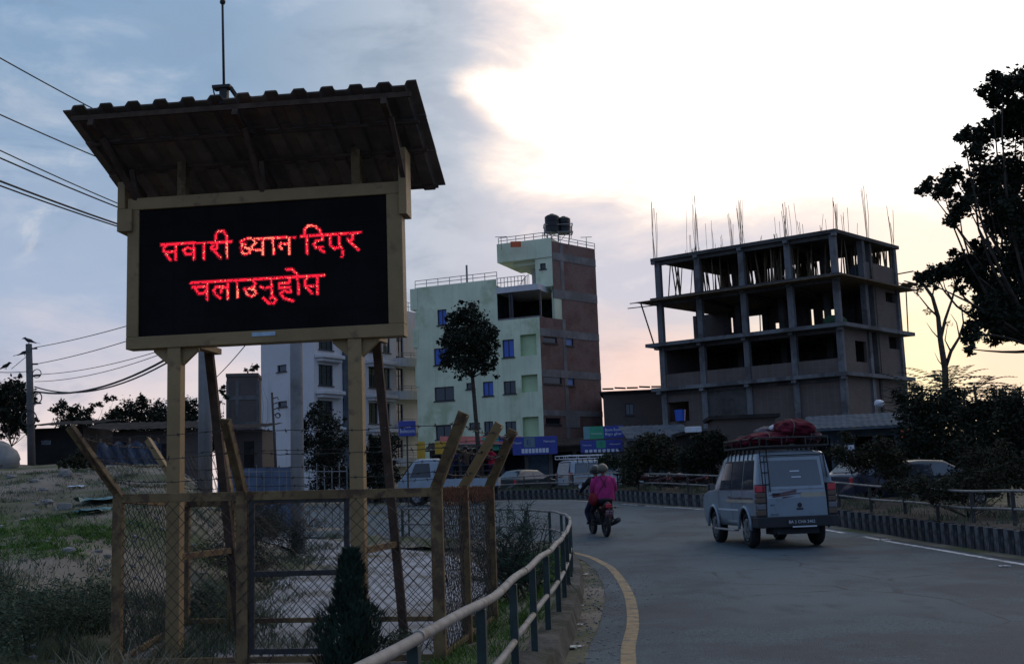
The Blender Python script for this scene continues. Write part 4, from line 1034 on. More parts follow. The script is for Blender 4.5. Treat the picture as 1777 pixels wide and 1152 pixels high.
for i in range(6): 
    p = cs.pt(cs.L + rnd.uniform(-1, 1.1), levels[3] - .15 + .05 * i, .6 + .1 * i); MB().beam(p - cs.u * 1.3, p + cs.u * .9, .12, .05).build('scaffold_plank', m_bamboo, con)
# starter bars over every column head
rnd = random.Random(21)
for i, u in enumerate(cols):
    for w in (0.2, cs.L * .55, cs.L - .3):
        base = cf.pt(u, levels[4]) + cs.u * w; hgt = rnd.choice([1.7, 2.6, 3.3, 4.0])
        if w == .2 and i in (0, 1): hgt = 4.4
        for k in range(4 if w > .3 else 6):
            b = base + Vector((rnd.uniform(-.18, .18), rnd.uniform(-.15, .15), -.05)); e = b + Vector((rnd.gauss(0, .1), rnd.gauss(0, .1), hgt * rnd.uniform(.55, 1.05)))
            MB().tube([b, b.lerp(e, .5) + Vector((rnd.gauss(0, .04), 0, 0)), e], .019, 4).build('starter_bar', m_rust, con)
for i in range(46):
    b = cf.pt(rnd.uniform(.2, cf.L - .2), levels[4] - .05) + cs.u * rnd.uniform(.2, cs.L - .3); e = b + Vector((rnd.gauss(0, .12), rnd.gauss(0, .1), rnd.choice([.7, 1.2, 2.0, 2.9, 3.8]) * rnd.uniform(.8, 1.1)))
    MB().tube([b, b.lerp(e, .5) + Vector((rnd.gauss(0, .05), 0, 0)), e], .016, 4).build('starter_bar', m_rust, con)
mb = MB(); mb.ball(cf.pt(cf.L - .9, levels[2] + .35, -1.2), (.9, .5, .45), 10, 6, .15); mb.build('green_net_heap', m_teal if 0 else mat('dark_green_net', (0.03, 0.07, 0.035), .9, .3, 3), con, smooth=True)
b_ = cf.pt(cf.uz(1181, 724)[0], cf.uz(1181, 731)[1]); b_ -= cf.n * 0.0
tag(MB().tube([b_ + cf.n * .05 + ZZ * .02, b_ + cf.n * .05 + ZZ * .85], [.35, .42], 12).build('plastic_drum', m_bluew), 'small blue plastic drum on the window ledge of the unfinished building', 'drum')

# --- white building behind the board
A2, B2, C2 = at(453, 680, 92), at(545, 680, 88), at(728, 680, 100)
w1 = Face(A2, B2); w2 = Face(B2, C2); wb = thing('white_building', 'white apartment building with bay windows and rounded balconies behind the display board', 'building', (B2.x, B2.y, 0))
zt = w2.uz(600, 520)[1]
hh = [w1.rect(481, 633, 497, 645), w1.rect(482, 696, 498, 706)]
MB().wall(A2[:2], B2[:2], 0, zt, hh, .2).build('blank_wall', m_white, wb)
for h in hh: w1.window(wb, h, m_fr, m_glass, bars=0)
holes = []; bays = []
for row in (556, 615, 670 + 8, 742):
    pass
sp_ = 62.0
for r in range(4):
    y = 533 + r * sp_
    for (x0, x1, big) in ((553, 578, 1), (640, 656, 1), (664, 677, 1), (688, 700, 0)):
        dy = (x0 - 553) * 0.045
        holes.append(w2.rect(x0, y + dy + (40 if 0 else 38), x1, y + dy + 76 - (2 if big else -4)))
MB().wall(B2[:2], C2[:2], 0, zt, holes, .2).build('front_wall', m_white, wb)
for h in holes: w2.window(wb, h, m_fr, m_glassb if h[1] - h[0] < 1.2 else m_glass, bars=2 if h[1] - h[0] > 1.5 else 1, cross=True, fw=.06)
st_ = holes[0][2] - holes[4][2]
for r in range(5):
    z = holes[0][2] - .75 - r * st_
    for ua, ub, o, nm in ((w2.uz(546, 650)[0], w2.uz(592, 650)[0], .75, 'bay_ledge'), (w2.uz(634, 650)[0], w2.uz(682, 650)[0], .8, 'bay_ledge')):
        mb = MB(); mb.prism([w2.pt(ua, z, .002), w2.pt(ua + .3, z, o), w2.pt(ub - .3, z, o), w2.pt(ub, z, .002)], ZZ * .3); mb.build(nm, m_white, wb, bevel=.04)
        mb = MB(); mb.prism([w2.pt(ua + .2, z - .25, .002), w2.pt(ua + .4, z - .25, o * .7), w2.pt(ub - .4, z - .25, o * .7), w2.pt(ub - .2, z - .25, .002)], ZZ * .246); mb.build('ledge_corbel', m_white, wb)
    ua, ub = w2.uz(684, 650)[0], w2.L + .4
    pts = [w2.pt(ua, z, .002)] + [w2.pt(ua + (ub - ua) * t / 8, z, 1.3 * math.sin(PI * (t + .5) / 9) ** .5) for t in range(9)] + [w2.pt(ub, z, .002)]
    MB().prism(pts, ZZ * .75).build('balcony', m_white, wb)
    rp = [p + ZZ * 1.2 for p in pts[1:-1]]; mb = MB(); mb.tube(rp, .03, 5); mb.tube([p - ZZ * .2 for p in rp], .025, 5)
    for p in rp[::2]: mb.tube([p - ZZ * .45, p], .025, 5)
    mb.build('balcony_rail', m_tube, wb, kind='stuff')
ux = w2.uz(599, 650)[0]; w2.box(MB(), (ux - .35, ux + .5), (.01, .12), (0, zt - .5)).build('stair_strip', m_tin, wb)
mb = MB(); mb.prism([A2 - w1.n * .3 - ZZ * A2.z, B2 - w1.n * .3 - w2.n * .3 - ZZ * B2.z, C2 - w2.n * .3 - ZZ * C2.z, C2 + (A2 - B2) * 1.3 - ZZ * C2.z, A2 + (C2 - B2) * .8 - ZZ * A2.z], ZZ * (zt - .2)); mb.build('inner_block', m_white, wb)
rail_fence(wb, [w2.pt(0, zt), w2.pt(w2.L, zt)], .8, m_tube, n=10)

def block(name, label, px0, px1, ytop, Y, Ydepth, m, roofm, zb=0.4, over=.25, holes=(), hm=m_glass, turn=0.0, cat='building'):
    a, b = at(px0, ytop, Y), at(px1, ytop, Y + turn); f = Face(a, b); zt = (a.z + b.z) / 2; t = thing(name, label, cat, (a.x, a.y, 0))
    hl = [f.rect(*h) for h in holes]
    MB().wall(a[:2], b[:2], zb, zt - .12, hl, .15).build('front_wall', m, t)
    mb = MB(); bk = -f.n * Ydepth; mb.prism([f.pt(0.0, zb, -.16), f.pt(f.L, zb, -.16), f.pt(f.L, zb) + bk, f.pt(0, zb) + bk], ZZ * (zt - zb - .12)); mb.build('side_walls', m, t)
    mb = MB(); mb.prism([f.pt(-over, zt - .12, over), f.pt(f.L + over, zt - .12, over), f.pt(f.L + over, zt - .12) + bk, f.pt(-over, zt - .12) + bk], ZZ * .2); mb.build('roof', roofm, t)
    for h in hl: f.window(t, h, m_fr, hm, depth=.1, bars=1)
    return t, f
bh, bf = block('brick_house', 'dark brick house with a flat concrete roof beside the white building', 393, 447, 650, 64, 2.5, m_brickk, m_brickk, zb=.6, turn=.25, over=.04)
for k in (.0, .3, .97): bf.box(MB(), (bf.L * k - .02, bf.L * k + .16), (-.05, .03), (.6, bf.uz(420, 652)[1] - .3)).build('concrete_column', m_concd, bh)
for py in (690, 735, 785): bf.box(MB(), (0.02, bf.L - .02), (-.05, .035), (bf.uz(420, py)[1] - .12, bf.uz(420, py)[1] + .12)).build('concrete_band', m_concd, bh)
t_, f_ = block('brick_annexe', 'dark brick annexe between the green building and the concrete frame', 1046, 1152, 679, 88, 9, m_brickk, m_tind, zb=.6, turn=-.6, holes=[(1085, 700, 1100, 720)])
for i in range(5): MB().beam(f_.pt(f_.L * i / 5, f_.uz(1090, 676)[1] + .12 + .05 * (i % 2), .3), f_.pt(f_.L * (i + 1) / 5 - .1, f_.uz(1090, 676)[1] + .1, .3), .9, .06).build('roof_sheet', m_tind, t_)

# shop rows along the far road
def shop_row(name, label, px0, px1, ytop, ybot, Y, Ydepth, wallm, roofm, bays, over=1.0, zb=.7, turn=0.0, pitch=.35):
    a, b = at(px0, ytop, Y), at(px1, ytop, Y + turn); f = Face(a, b); zt = (a.z + b.z) / 2; t = thing(name, label, 'shop row', (a.x, a.y, 0))
    hl = [(f.L * (i + .08) / bays, f.L * (i + .92) / bays, zb + .05, zt - .75) for i in range(bays)]
    MB().wall(a[:2], b[:2], zb, zt - .3, hl, .2).build('front_wall', wallm, t)
    for i, h in enumerate(hl):
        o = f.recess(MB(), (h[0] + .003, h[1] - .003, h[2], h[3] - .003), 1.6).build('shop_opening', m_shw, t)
        if i % 3 == 1: 
            mb = MB(); k = 0; z = h[2]
            while z < h[3]: f.box(mb, (h[0] + .01, h[1] - .01), (-.1, -.08 + .02 * (k % 2)), (z, min(z + .09, h[3]))); z += .09; k += 1
            mb.build('rolling_shutter', m_tin, o, kind='stuff')
    bk = -f.n * Ydepth
    MB().prism([f.pt(0.0, zb, -1.8), f.pt(f.L, zb, -1.8), f.pt(f.L, zb) + bk, f.pt(0, zb) + bk], ZZ * (zt - zb - .3)).build('side_walls', wallm, t)
    # corrugated lean-to roof
    mb = MB(); n = max(8, int(f.L / .16))
    for w, z in ((over, zt - .3), (-Ydepth, zt - .3 + pitch * 2)):
        mb.v += [f.pt(-.3 + (f.L + .6) * i / n, z + (.035 if i % 2 else 0), w) for i in range(n + 1)]
    for i in range(n): mb.f.append((i, i + 1, n + 2 + i, n + 1 + i)); mb.m.append(0)
    f.box(mb, (-.3, f.L + .3), (over - .06, over), (zt - .42, zt - .31)); mb.build('tin_roof', roofm, t)
    return t, f
shop_row('shop_row', 'low row of dim shops under the green building with blue hoardings', 745, 1080, 768, 0, 80, 5, m_concd, m_tind, 8, 1.1)
shop_row('roadside_shops', 'low shop with a pale sloping tin roof below the brick annexe', 1092, 1195, 752, 0, 68, 4, m_concd, m_tin, 3, 1.3, pitch=.5)
shop_row('tin_shop_row', 'shop row with a long blue grey tin roof in front of the concrete frame', 1405, 1590, 732, 0, 58, 4, m_tin, m_tin, 5, 1.4, turn=-1.5, pitch=.45)
block('dark_shed', 'dark slatted shed roof behind the loaded jeep', 1238, 1345, 722, 60, 4, m_brickk, m_tind, zb=.8, turn=-.3)
block('market_stall', 'black open stall right of the pale tin roof with a white box on top', 1190, 1260, 750, 61, 4, m_dark, m_tind, zb=.8)
q = at(1203, 751, 60.6); tag(MB().obox(q, Vector((1, -.1, 0)), Vector((0, 1, 0)), ZZ, (-.42, .42), (-.3, .3), (0.02, .34)).build('white_box', m_pwht, bevel=.03), 'small white box lying on the black market stall roof', 'box')
q = at(1526, 700, 57.5); tag(MB().ball(q, (.26, .2, .2), 8, 6, .2, 3).build('white_sack', m_pwht, smooth=True), 'crumpled white sack lying above the long tin roof', 'sack')

# hoardings and signs with their writing
def board(name, label, px0, px1, y0, y1, Y, m, turn=0.0, cat='sign', group=None, texts=(), fields=(), pole=None):
    a, b = at(px0, y1, Y), at(px1, y1, Y + turn); f = Face(a, b); h = f.uz((px0 + px1) / 2, y0)[1] - a.z; t = thing(name, label, cat, (a.x, a.y, 0), 0, group)
    f.box(MB(), (0, f.L), (-.06, 0), (a.z, a.z + h)).build('board', m, t, bevel=.01)
    for (ua, ub, za, zb_, fm) in fields: f.box(MB(), (f.L * ua, f.L * ub), (-.01, .004), (a.z + h * za, a.z + h * zb_)).build('field', fm, t)
    for s_, ua, ub, za, hh_, tm in texts:
        mb = MB(); text_mb(mb, s_, f.pt(f.L * ua, a.z + h * za, .010), f.u, ZZ, h * hh_, width=f.L * (ub - ua)); mb.build('lettering', tm, t)
    if pole: MB().tube([f.pt(f.L * .5, ground(a.x, a.y) - .1, -.09), f.pt(f.L * .5, a.z + h * .9, -.09)], pole, 8).build('pole', m_dsteel, t)
    return t, f, a.z, h
board('blue_sign', 'square blue sign with white lettering on a thin pole behind the cage', 692, 722, 730, 757, 29.5, m_shopb, turn=.1, texts=[('telecom', .12, .92, .22, .26, m_pwht), ('nepal', .35, .70, .56, .10, m_pwht)], fields=[(.08, .11, .2, .5, m_pwht)], pole=.022)
board('shop_hoarding', 'blue shop hoarding with a row of white number squares near the green building corner', 890, 968, 757, 790, 76, m_shopb,
      fields=[(.26, .50, .42, .96, mat('grey_green_panel', (.10, .16, .17), .5, .1, 2))] + [(.20 + .077 * i, .26 + .077 * i, .10, .34, m_pwht) for i in range(8)],
      texts=[('E', .32, .42, .55, .3, m_shopb), ('Telecom', .02, .2, .62, .13, m_pwht), ('Namaste', .70, .95, .66, .13, m_pwht)])
board('shop_hoarding', 'green and blue shop hoarding reading Boom Boom beside the brick annexe', 1013, 1083, 739, 762, 74, m_shopb, fields=[(0, .16, 0, 1, mat('pale_teal_panel', (.12, .25, .26), .5, .1, 2)), (.16, .50, .0, 1, m_shopg)],
      texts=[('Boom Boom!', .54, .96, .58, .24, m_pwht), ('Bigo gher', .54, .96, .26, .22, m_pwht), ('Namaste', .20, .46, .36, .14, m_pwht)])
board('shop_hoarding', 'lower blue hoarding with white squares under the Boom Boom hoarding', 1008, 1081, 763, 786, 73.9, m_shopb,
      fields=[(.38, .60, .35, .96, m_shopg)] + [(.10 + .105 * i, .17 + .105 * i, .02, .25, m_pwht) for i in range(8)], texts=[('T', .45, .53, .48, .36, m_shopb), ('Telecom', .04, .26, .56, .13, m_pwht), ('Namaste', .70, .95, .58, .13, m_pwht)])
board('shop_hoarding', 'short teal and blue hoarding joined to the number square hoarding', 838, 889, 758, 782, 77, m_shopb, fields=[(0, .55, 0, 1, m_teal)], texts=[('Namaste', .6, .95, .5, .2, m_pwht), ('telecom', .6, .98, .2, .16, m_pwht)])
board('orange_sign', 'orange sign over white lettering half hidden by trees beside the long tin roof', 1564, 1606, 744, 760, 52, m_orange, texts=[('HOTEL', .2, .85, .3, .45, m_yelb)], fields=[])
board('white_sign', 'small white notice under the orange sign', 1578, 1610, 761, 769, 51.9, m_pwht, texts=[('CHIYA', .1, .9, .2, .6, m_shopb)])
board('yellow_sign', 'narrow yellow board left of the truck passengers', 724, 738, 766, 796, 66, m_yelb)
board('yellow_sign', 'squarer yellow board behind the truck passengers', 755, 775, 766, 788, 66, m_yelb)
board('white_notice', 'white notice hung on the front of the long tin roofed shops', 1467, 1484, 772, 798, 55, m_pwht, texts=[('NOTICE', .1, .9, .6, .15, m_shopb)])
aw = thing('awning', 'long faded red awning over the shops behind the truck', 'awning', (at(850, 765, 79) * 1)); a, b = at(764, 758, 78), at(905, 758, 78)
mb = MB(); mb.prism([a, b, b + Vector((0, -1.4, -.55)), a + Vector((0, -1.4, -.55))], ZZ * .05); mb.build('awning_sheet', m_red, aw)
MB().tube([a + Vector((0, -1.4, -.55)), b + Vector((0, -1.4, -.55))], .04, 5).build('awning_bar', m_tube, aw)
tag(MB().prism([at(835, 760, 77.3), at(873, 759, 77.3), at(873, 775, 77.3), at(835, 776, 77.3)], Vector((0, .1, 0))).build('white_banner', mat('greyish_white_banner', (.36, .38, .42), .8, .15, 1.5)), 'greyish white banner beside the teal hoarding', 'banner')

# ------------------------------------------------------------------ poles, wires, birds
def cyl_pole(name, label, p, q, r0, r1, m, arms=(), group=None):
    t = thing(name, label, 'utility pole', p, 0, group); MB().tube([Vector(p) - ZZ * .3, Vector(p).lerp(Vector(q), .5), q], [r0, (r0 + r1) / 2, r1], 12).build('pole', m, t, smooth=True)
    for (z, x) in arms:
        c = Vector(p).lerp(Vector(q), z); mb = MB(); mb.beam(c - Vector((x, 0, 0)), c + Vector((x, 0, 0)), .06, .06); mb.build('crossarm', m_dsteel, t)
        for s_ in (-x * .9, x * .9): MB().tube([c + Vector((s_, 0, 0)), c + Vector((s_, 0, .12))], [.035, .045], 8).build('insulator', m_pwht, t)
    return t
pA = at(357, 690, 24.5); pA0 = Vector((pA.x, pA.y, ground(pA.x, pA.y))); pA1 = Vector((pA.x - .05, pA.y, 8.7))
cyl_pole('utility_pole', 'grey concrete pole rising behind the left post of the display board', pA0, pA1, .16, .12, m_conc)
pB = at(515, 700, 26); pB0 = on_ground(516, 935); pB0 = Vector((pB.x, pB.y, ground(pB.x, pB.y))); pB1 = Vector((pB.x, pB.y, 8.2))
cyl_pole('utility_pole', 'broad grey concrete pole in front of the white building', pB0, pB1, .16, .14, m_conc)
pC = at(57, 745, 36); pC0 = Vector((pC.x, pC.y, ground(pC.x, pC.y))); pC1 = at(50, 597, 36)
cyl_pole('utility_pole', 'old leaning pole with birds on it at the field edge', pC0, pC1, .13, .10, m_concd, arms=())
tp = bpy.data.objects['utility_pole.002']
for y, dx in ((605, .25), (632, .25), (652, .3), (700, .3)):
    c = at(51 + (y - 597) * .045, y, 36); MB().beam(c, c + Vector((dx, 0, 0)), .05, .05).build('bracket', m_dsteel, tp)
mb = MB(); mb.torus(at(64, 648, 36), (0, 1, 0), .14, .015, 14, 5); mb.torus(at(62, 690, 36), (0, 1, 0), .2, .02, 14, 5); mb.torus(at(50, 725, 35.8), (0, 1, 0), .25, .02, 14, 5); mb.build('wire_coil', m_dsteel, tp, kind='stuff')
pD = at(483, 815, 40); pD1 = at(472, 681, 40); cyl_pole('lamp_post', 'thin dark leaning post against the white wall', Vector((pD.x, pD.y, ground(pD.x, pD.y))), pD1, .06, .04, m_dsteel)
tp = bpy.data.objects['lamp_post']
mb = MB()
for k in range(4): c = pD1.lerp(pD, .08 + .07 * k); mb.tube([c, c + Vector((.18, 0, .05)), c + Vector((.22, 0, -.05))], .02, 5)
mb.torus(pD1.lerp(pD, .3) + Vector((.15, 0, 0)), (0, 1, 0), .09, .02, 10, 5); mb.build('hook', m_dsteel, tp, kind='stuff')
pE = Vector((-8.75, 13.25, 0)); pE0 = Vector((pE.x, pE.y, ground(pE.x, pE.y))); pE1 = pE + ZZ * 12.6
cyl_pole('utility_pole', 'tall concrete pole standing off beyond the wires over the field', pE0, pE1, .17, .12, m_conc)
def wire(p, q, sag, r, name='overhead_wire', label=None, group=None, n=18):
    p, q = Vector(p), Vector(q); o = MB().tube([p.lerp(q, i / n) - ZZ * sag * 4 * (i / n) * (1 - i / n) for i in range(n + 1)], r, 5).build(name, m_dsteel, smooth=True)
    return tag(o, label, 'wire', group)
def wire_thru(px0, py0, px1, py1, zr, r, label, sag=.25):
    """from pole pE (near) to pole pA, passing the measured spots"""
    b = at(px1 + (357 - px1), py1 + (357 - px1) * (py1 - py0) / (px1 - px0) * .82, 24.5); b.x = pA.x; b.y = pA.y
    d0 = at(px0, py0, 17.0); a = b + (d0 - b) * 1.5
    wire(a, b, .12, r, label=label, group='overhead wires at the upper left')
for i, (x0, y0, x1, y1, r, lab) in enumerate(((0, 90, 155, 185, .012, 'topmost overhead wire slanting down to the sign roof'), (0, 188, 150, 262, .012, 'second overhead wire down, alone below the topmost'),
        (0, 250, 205, 352, .011, 'upper wire of the middle pair crossing the blue sky'), (0, 263, 205, 358, .014, 'lower wire of the middle pair crossing the blue sky'),
        (0, 303, 205, 386, .018, 'thick upper wire of the lowest pair at the sign'), (0, 311, 205, 390, .014, 'lowest of all the slanting overhead wires at the sign'))):
    wire_thru(x0, y0, x1, y1, 0, r, lab)
for (y0, x1, y1, r, sag, lab) in ((603, 215, 561, .012, .1, 'highest thin wire from the bird pole to the sign'), (632, 215, 586, .012, .12, 'second thin wire from the bird pole to the sign'),
        (650, 250, 606, .010, .2, 'third thin wire from the bird pole, faint'), (662, 262, 608, .010, .25, 'fourth thin wire from the bird pole, faint'),
        (679, 268, 610, .030, .5, 'thick sagging cable from the bird pole to the concrete pole'), (671, 268, 612, .022, .6, 'looser sagging cable under the thick one from the bird pole')):
    a = at(60, y0, 36); b = at(357, y1 + (357 - x1) * (y1 - y0) / (x1 - 60), 24.5); wire(a, b, sag, r, label=lab, group='wires from the bird pole')
a = at(395, 640, 40); wire(at(425, 600, 30), at(345, 680, 45), .1, .014, label='short wire slanting down left of the white building')
wl = wire(at(-60, 636, 34), at(50, 644, 36), .1, .012, label='wire with perched birds left of the leaning pole')
m_bird = mat('black_feathers', (0.012, 0.012, 0.014), .6, .2, 20)
def bird(p, ang, label, s=1.0, tilt=.3):
    t = thing('bird', label, 'bird', p, ang, 'birds round the old pole'); mb = MB(); 
    path = [(-.20, .02), (-.12, .05), (-.05, .085), (.02, .10), (.075, .135), (.11, .165), (.145, .16), (.19, .145)]; rad = [.012, .022, .045, .05, .035, .032, .018, .003]
    mb.tube([Vector((x * s, 0, z * s)) for x, z in path], [r * s for r in rad], 8); 
    mb.build('body', m_bird, t, world=False, smooth=True)
    for sy in (-.02, .02): MB().tube([Vector((0, sy * s, .0)), Vector((0, sy * s, .06 * s))], .006 * s, 4).build('leg', m_bird, t, world=False)
    MB().prism([(-.19 * s, -.02 * s, .025 * s), (-.30 * s, -.03 * s, .0), (-.30 * s, .03 * s, .0), (-.19 * s, .02 * s, .025 * s)], (0, 0, .01)).build('tail', m_bird, t, world=False)
    return t
bird(pC1, PI, 'crow perched on top of the old leaning pole', 1.25)
bird(at(43, 617.5, 36), 0.2, 'crow perched just left of the leaning pole below its top', 1.2)
bird(at(10, 641, 35), -.3, 'crow on the wire at the far end from the leaning pole', 1.25)
wire(at(20, 640, 36), at(49, 616, 36), .0, .010, label='stay wire with a crow beside the leaning pole')

# ------------------------------------------------------------------ vehicles
m_vpaint = mat('pale_blue_white_car_paint', (0.195, 0.235, 0.27), 0.32, 0.05, 1.5, 0.02, 10, spec=0.5, coat=0.5, col2=(0.16, 0.18, 0.19), c2amt=0.2, c2scale=2)
m_vdark = mat('black_plastic', (0.016, 0.016, 0.018), 0.65, 0.2, 8)
m_tyre = mat('tyre_rubber', (0.013, 0.013, 0.013), 0.85, 0.2, 20)
m_rim = mat('dusty_alloy_rim', (0.22, 0.22, 0.22), 0.5, 0.2, 8, metal=0.6)
m_tlr = mat('red_lamp_glass', (0.42, 0.02, 0.03), 0.25, 0.1, 20, spec=0.6)
m_tla = mat('amber_lamp_glass', (0.085, 0.05, 0.03), 0.3, 0.1, 20, spec=0.6)
m_tlw = mat('clear_lamp_glass', (0.12, 0.12, 0.13), 0.25, 0.1, 20, spec=0.6)
m_chr = mat('dull_chrome', (0.5, 0.5, 0.5), 0.3, 0.1, 10, metal=0.9)
m_maroon = mat('maroon_stripe', (0.10, 0.05, 0.05), 0.5, 0.2, 3)
m_gold = mat('pale_gold_stripe', (0.34, 0.29, 0.22), 0.5, 0.15, 3)
m_plate = mat('black_number_plate', (0.02, 0.02, 0.022), 0.5, 0.1, 3)
m_cgreen = mat('dark_green_car_paint', (0.02, 0.03, 0.032), 0.3, 0.1, 2, coat=0.6)
m_cgrey = mat('dark_blue_car_paint', (0.02, 0.025, 0.05), 0.3, 0.1, 2, coat=0.6)
m_truckw = mat('white_truck_paint', (0.26, 0.30, 0.34), 0.5, 0.08, 2, coat=0.2, col2=(0.25, 0.25, 0.25), c2amt=0.2)
X, Y_, Z_ = Vector((1, 0, 0)), Vector((0, 1, 0)), Vector((0, 0, 1))

def interp(tab, x):
    for (a, b), (c, d) in zip(tab, tab[1:]):
        if x <= c: return b + (d - b) * max(0, (x - a)) / (c - a)
    return tab[-1][1]

class Shell:
    """car body lofted from a side profile (roof height along the length) and a cross section (half width by height)"""
    def __init__(s, top, width, rear, stations, zlow, belt, wheels, wr, front=None, kx=1.0):
        s.top, s.width, s.rear, s.st, s.zlow, s.belt, s.wheels, s.wr, s.front, s.kx = top, width, rear, stations, zlow, belt, wheels, wr, front or [(0, 0), (9, 0)], kx
    def hw(s, z): return interp(s.width, z)
    def yoff(s, y, z): # rear and front faces lean
        L = s.st[-1]; t0, t1 = max(0, 1 - y / .6), max(0, 1 - (L - y) / .6)
        return interp(s.rear, z) * t0 - interp(s.front, z) * t1
    def P(s, y, z, side=-1, out=0.0): return Vector((side * (s.hw(z) + out), y + s.yoff(y, z), z))
    def body(s, name, m, t, archmat):
        rings = []
        for i, y in enumerate(s.st):
            zt = interp(s.top, y); zs = [s.zlow] + [s.zlow + (min(s.belt, zt - .1) - s.zlow) * k / 4 for k in range(1, 5)]
            zs += [zs[-1] + (zt - .035 - zs[-1]) * k / 4 for k in range(1, 5)]
            end = .97 if i in (0, len(s.st) - 1) else 1
            r = [Vector((-s.hw(z) * end, y + s.yoff(y, z), z)) for z in zs]; w = s.hw(zs[-1])
            r += [Vector((-(w - .06) * end, y + s.yoff(y, zt), zt - .008)), Vector((-(w - .3) * end, y + s.yoff(y, zt), zt + .012)), Vector((0, y + s.yoff(y, zt), zt + .022))]
            rings.append(r + [Vector((-p.x, p.y, p.z)) for p in reversed(r[:-1])])
        n = len(rings[0]); mb = MB(); mb.v = [p for r in rings for p in r]
        for i in range(len(rings) - 1):
            for k in range(n):
                mb.f.append((i * n + k, i * n + (k + 1) % n, (i + 1) * n + (k + 1) % n, (i + 1) * n + k)); mb.m.append(0)
        mb.f += [tuple(range(n))[::-1], tuple((len(rings) - 1) * n + k for k in range(n))]; mb.m += [0, 0]
        # make end caps convex-friendly by leaving them as one face, then cut the wheel arches
        me = bpy.data.meshes.new(name); me.from_pydata([tuple(p) for p in mb.v], [], mb.f)
        bm = bmesh.new(); bm.from_mesh(me); bmesh.ops.recalc_face_normals(bm, faces=bm.faces); bm.to_mesh(me); bm.free()
        o = bpy.data.objects.new('tmp', me); COL.objects.link(o)
        cm = MB()
        for y in s.wheels: cm.tube([(-2, y, s.wr), (2, y, s.wr)], s.wr + .065, 20)
        cme = bpy.data.meshes.new('tmpc'); cme.from_pydata([tuple(p) for p in cm.v], [], cm.f)
        bm = bmesh.new(); bm.from_mesh(cme); bmesh.ops.recalc_face_normals(bm, faces=bm.faces); bm.to_mesh(cme); bm.free()
        co = bpy.data.objects.new('tmpc', cme); COL.objects.link(co)
        md = o.modifiers.new('b', 'BOOLEAN'); md.operation = 'DIFFERENCE'; md.object = co; md.solver = 'EXACT'
        out = evaluated(o); bpy.data.objects.remove(o); bpy.data.objects.remove(co)
        out.name = name; out.materials.clear(); out.materials.append(m); out.materials.append(archmat)
        for p in out.polygons:
            c = p.center
            if any(abs(math.hypot(c.y - y, c.z - s.wr) - s.wr - .065) < .02 for y in s.wheels) and abs(p.normal.x) < .5: p.material_index = 1
            p.use_smooth = abs(p.normal.x) < .999 and len(p.vertices) < 5
        b = link(name, out, t); return b
    def side_pane(s, name, t, y0, y1, z0, z1, side, m, lean0=0.0, lean1=0.0, out=.006, ny=3, nz=3, par=None):
        mb = MB(); g = [[s.P(y0 + lean0 * (j / nz) + (y1 + lean1 * (j / nz) - y0 - lean0 * (j / nz)) * i / ny, z0 + (z1 - z0) * j / nz, side, out) for i in range(ny + 1)] for j in range(nz + 1)]
        mb.v = [p for r in g for p in r]
        for j in range(nz):
            for i in range(ny):
                q = (j * (ny + 1) + i, j * (ny + 1) + i + 1, (j + 1) * (ny + 1) + i + 1, (j + 1) * (ny + 1) + i); mb.f.append(q if side > 0 else q[::-1]); mb.m.append(0)
        return mb.build(name, m, par or t, world=False)
    def rear_pane(s, name, t, x0, x1, z0, z1, m, out=.006, par=None, taper=0.0, cx=1.0):
        mb = MB(); zs = [z0 + (z1 - z0) * j / 3 for j in range(4)]
        for j, z in enumerate(zs):
            k = 1 - taper * j / 3; mb.v += [Vector((x0 * k, interp(s.rear, z) - out, z)), Vector((x1 * k, interp(s.rear, z) - out, z))]
        for j in range(3): mb.f.append((2 * j, 2 * j + 1, 2 * j + 3, 2 * j + 2)); mb.m.append(0)
        return mb.build(name, m, par or t, world=False)

def wheel(t, x, y, R, w=.2, side=-1):
    mb = MB(); mb.torus((x, y, R), X, R * .80, R * .20, 28, 8, sq=w / 2 / (R * .2)); mb.disc((x, y, R), X, R * .72, w * .55, 24)
    o = mb.build('wheel', m_tyre, t, world=False, smooth=True)
    mb = MB(); xo = x + side * w * .40; mb.disc((xo, y, R), X, R * .60, .03, 24, R * .60)
    for k in range(6):
        a = k * PI / 3; mb.beam((xo + side * .022, y, R), (xo + side * .03, y + math.cos(a) * R * .52, R + math.sin(a) * R * .52), R * .16, .03, up=X)
    mb.disc((xo + side * .03, y, R), X, R * .15, .05, 12); mb.build('rim', m_rim, o, world=False)
    return o

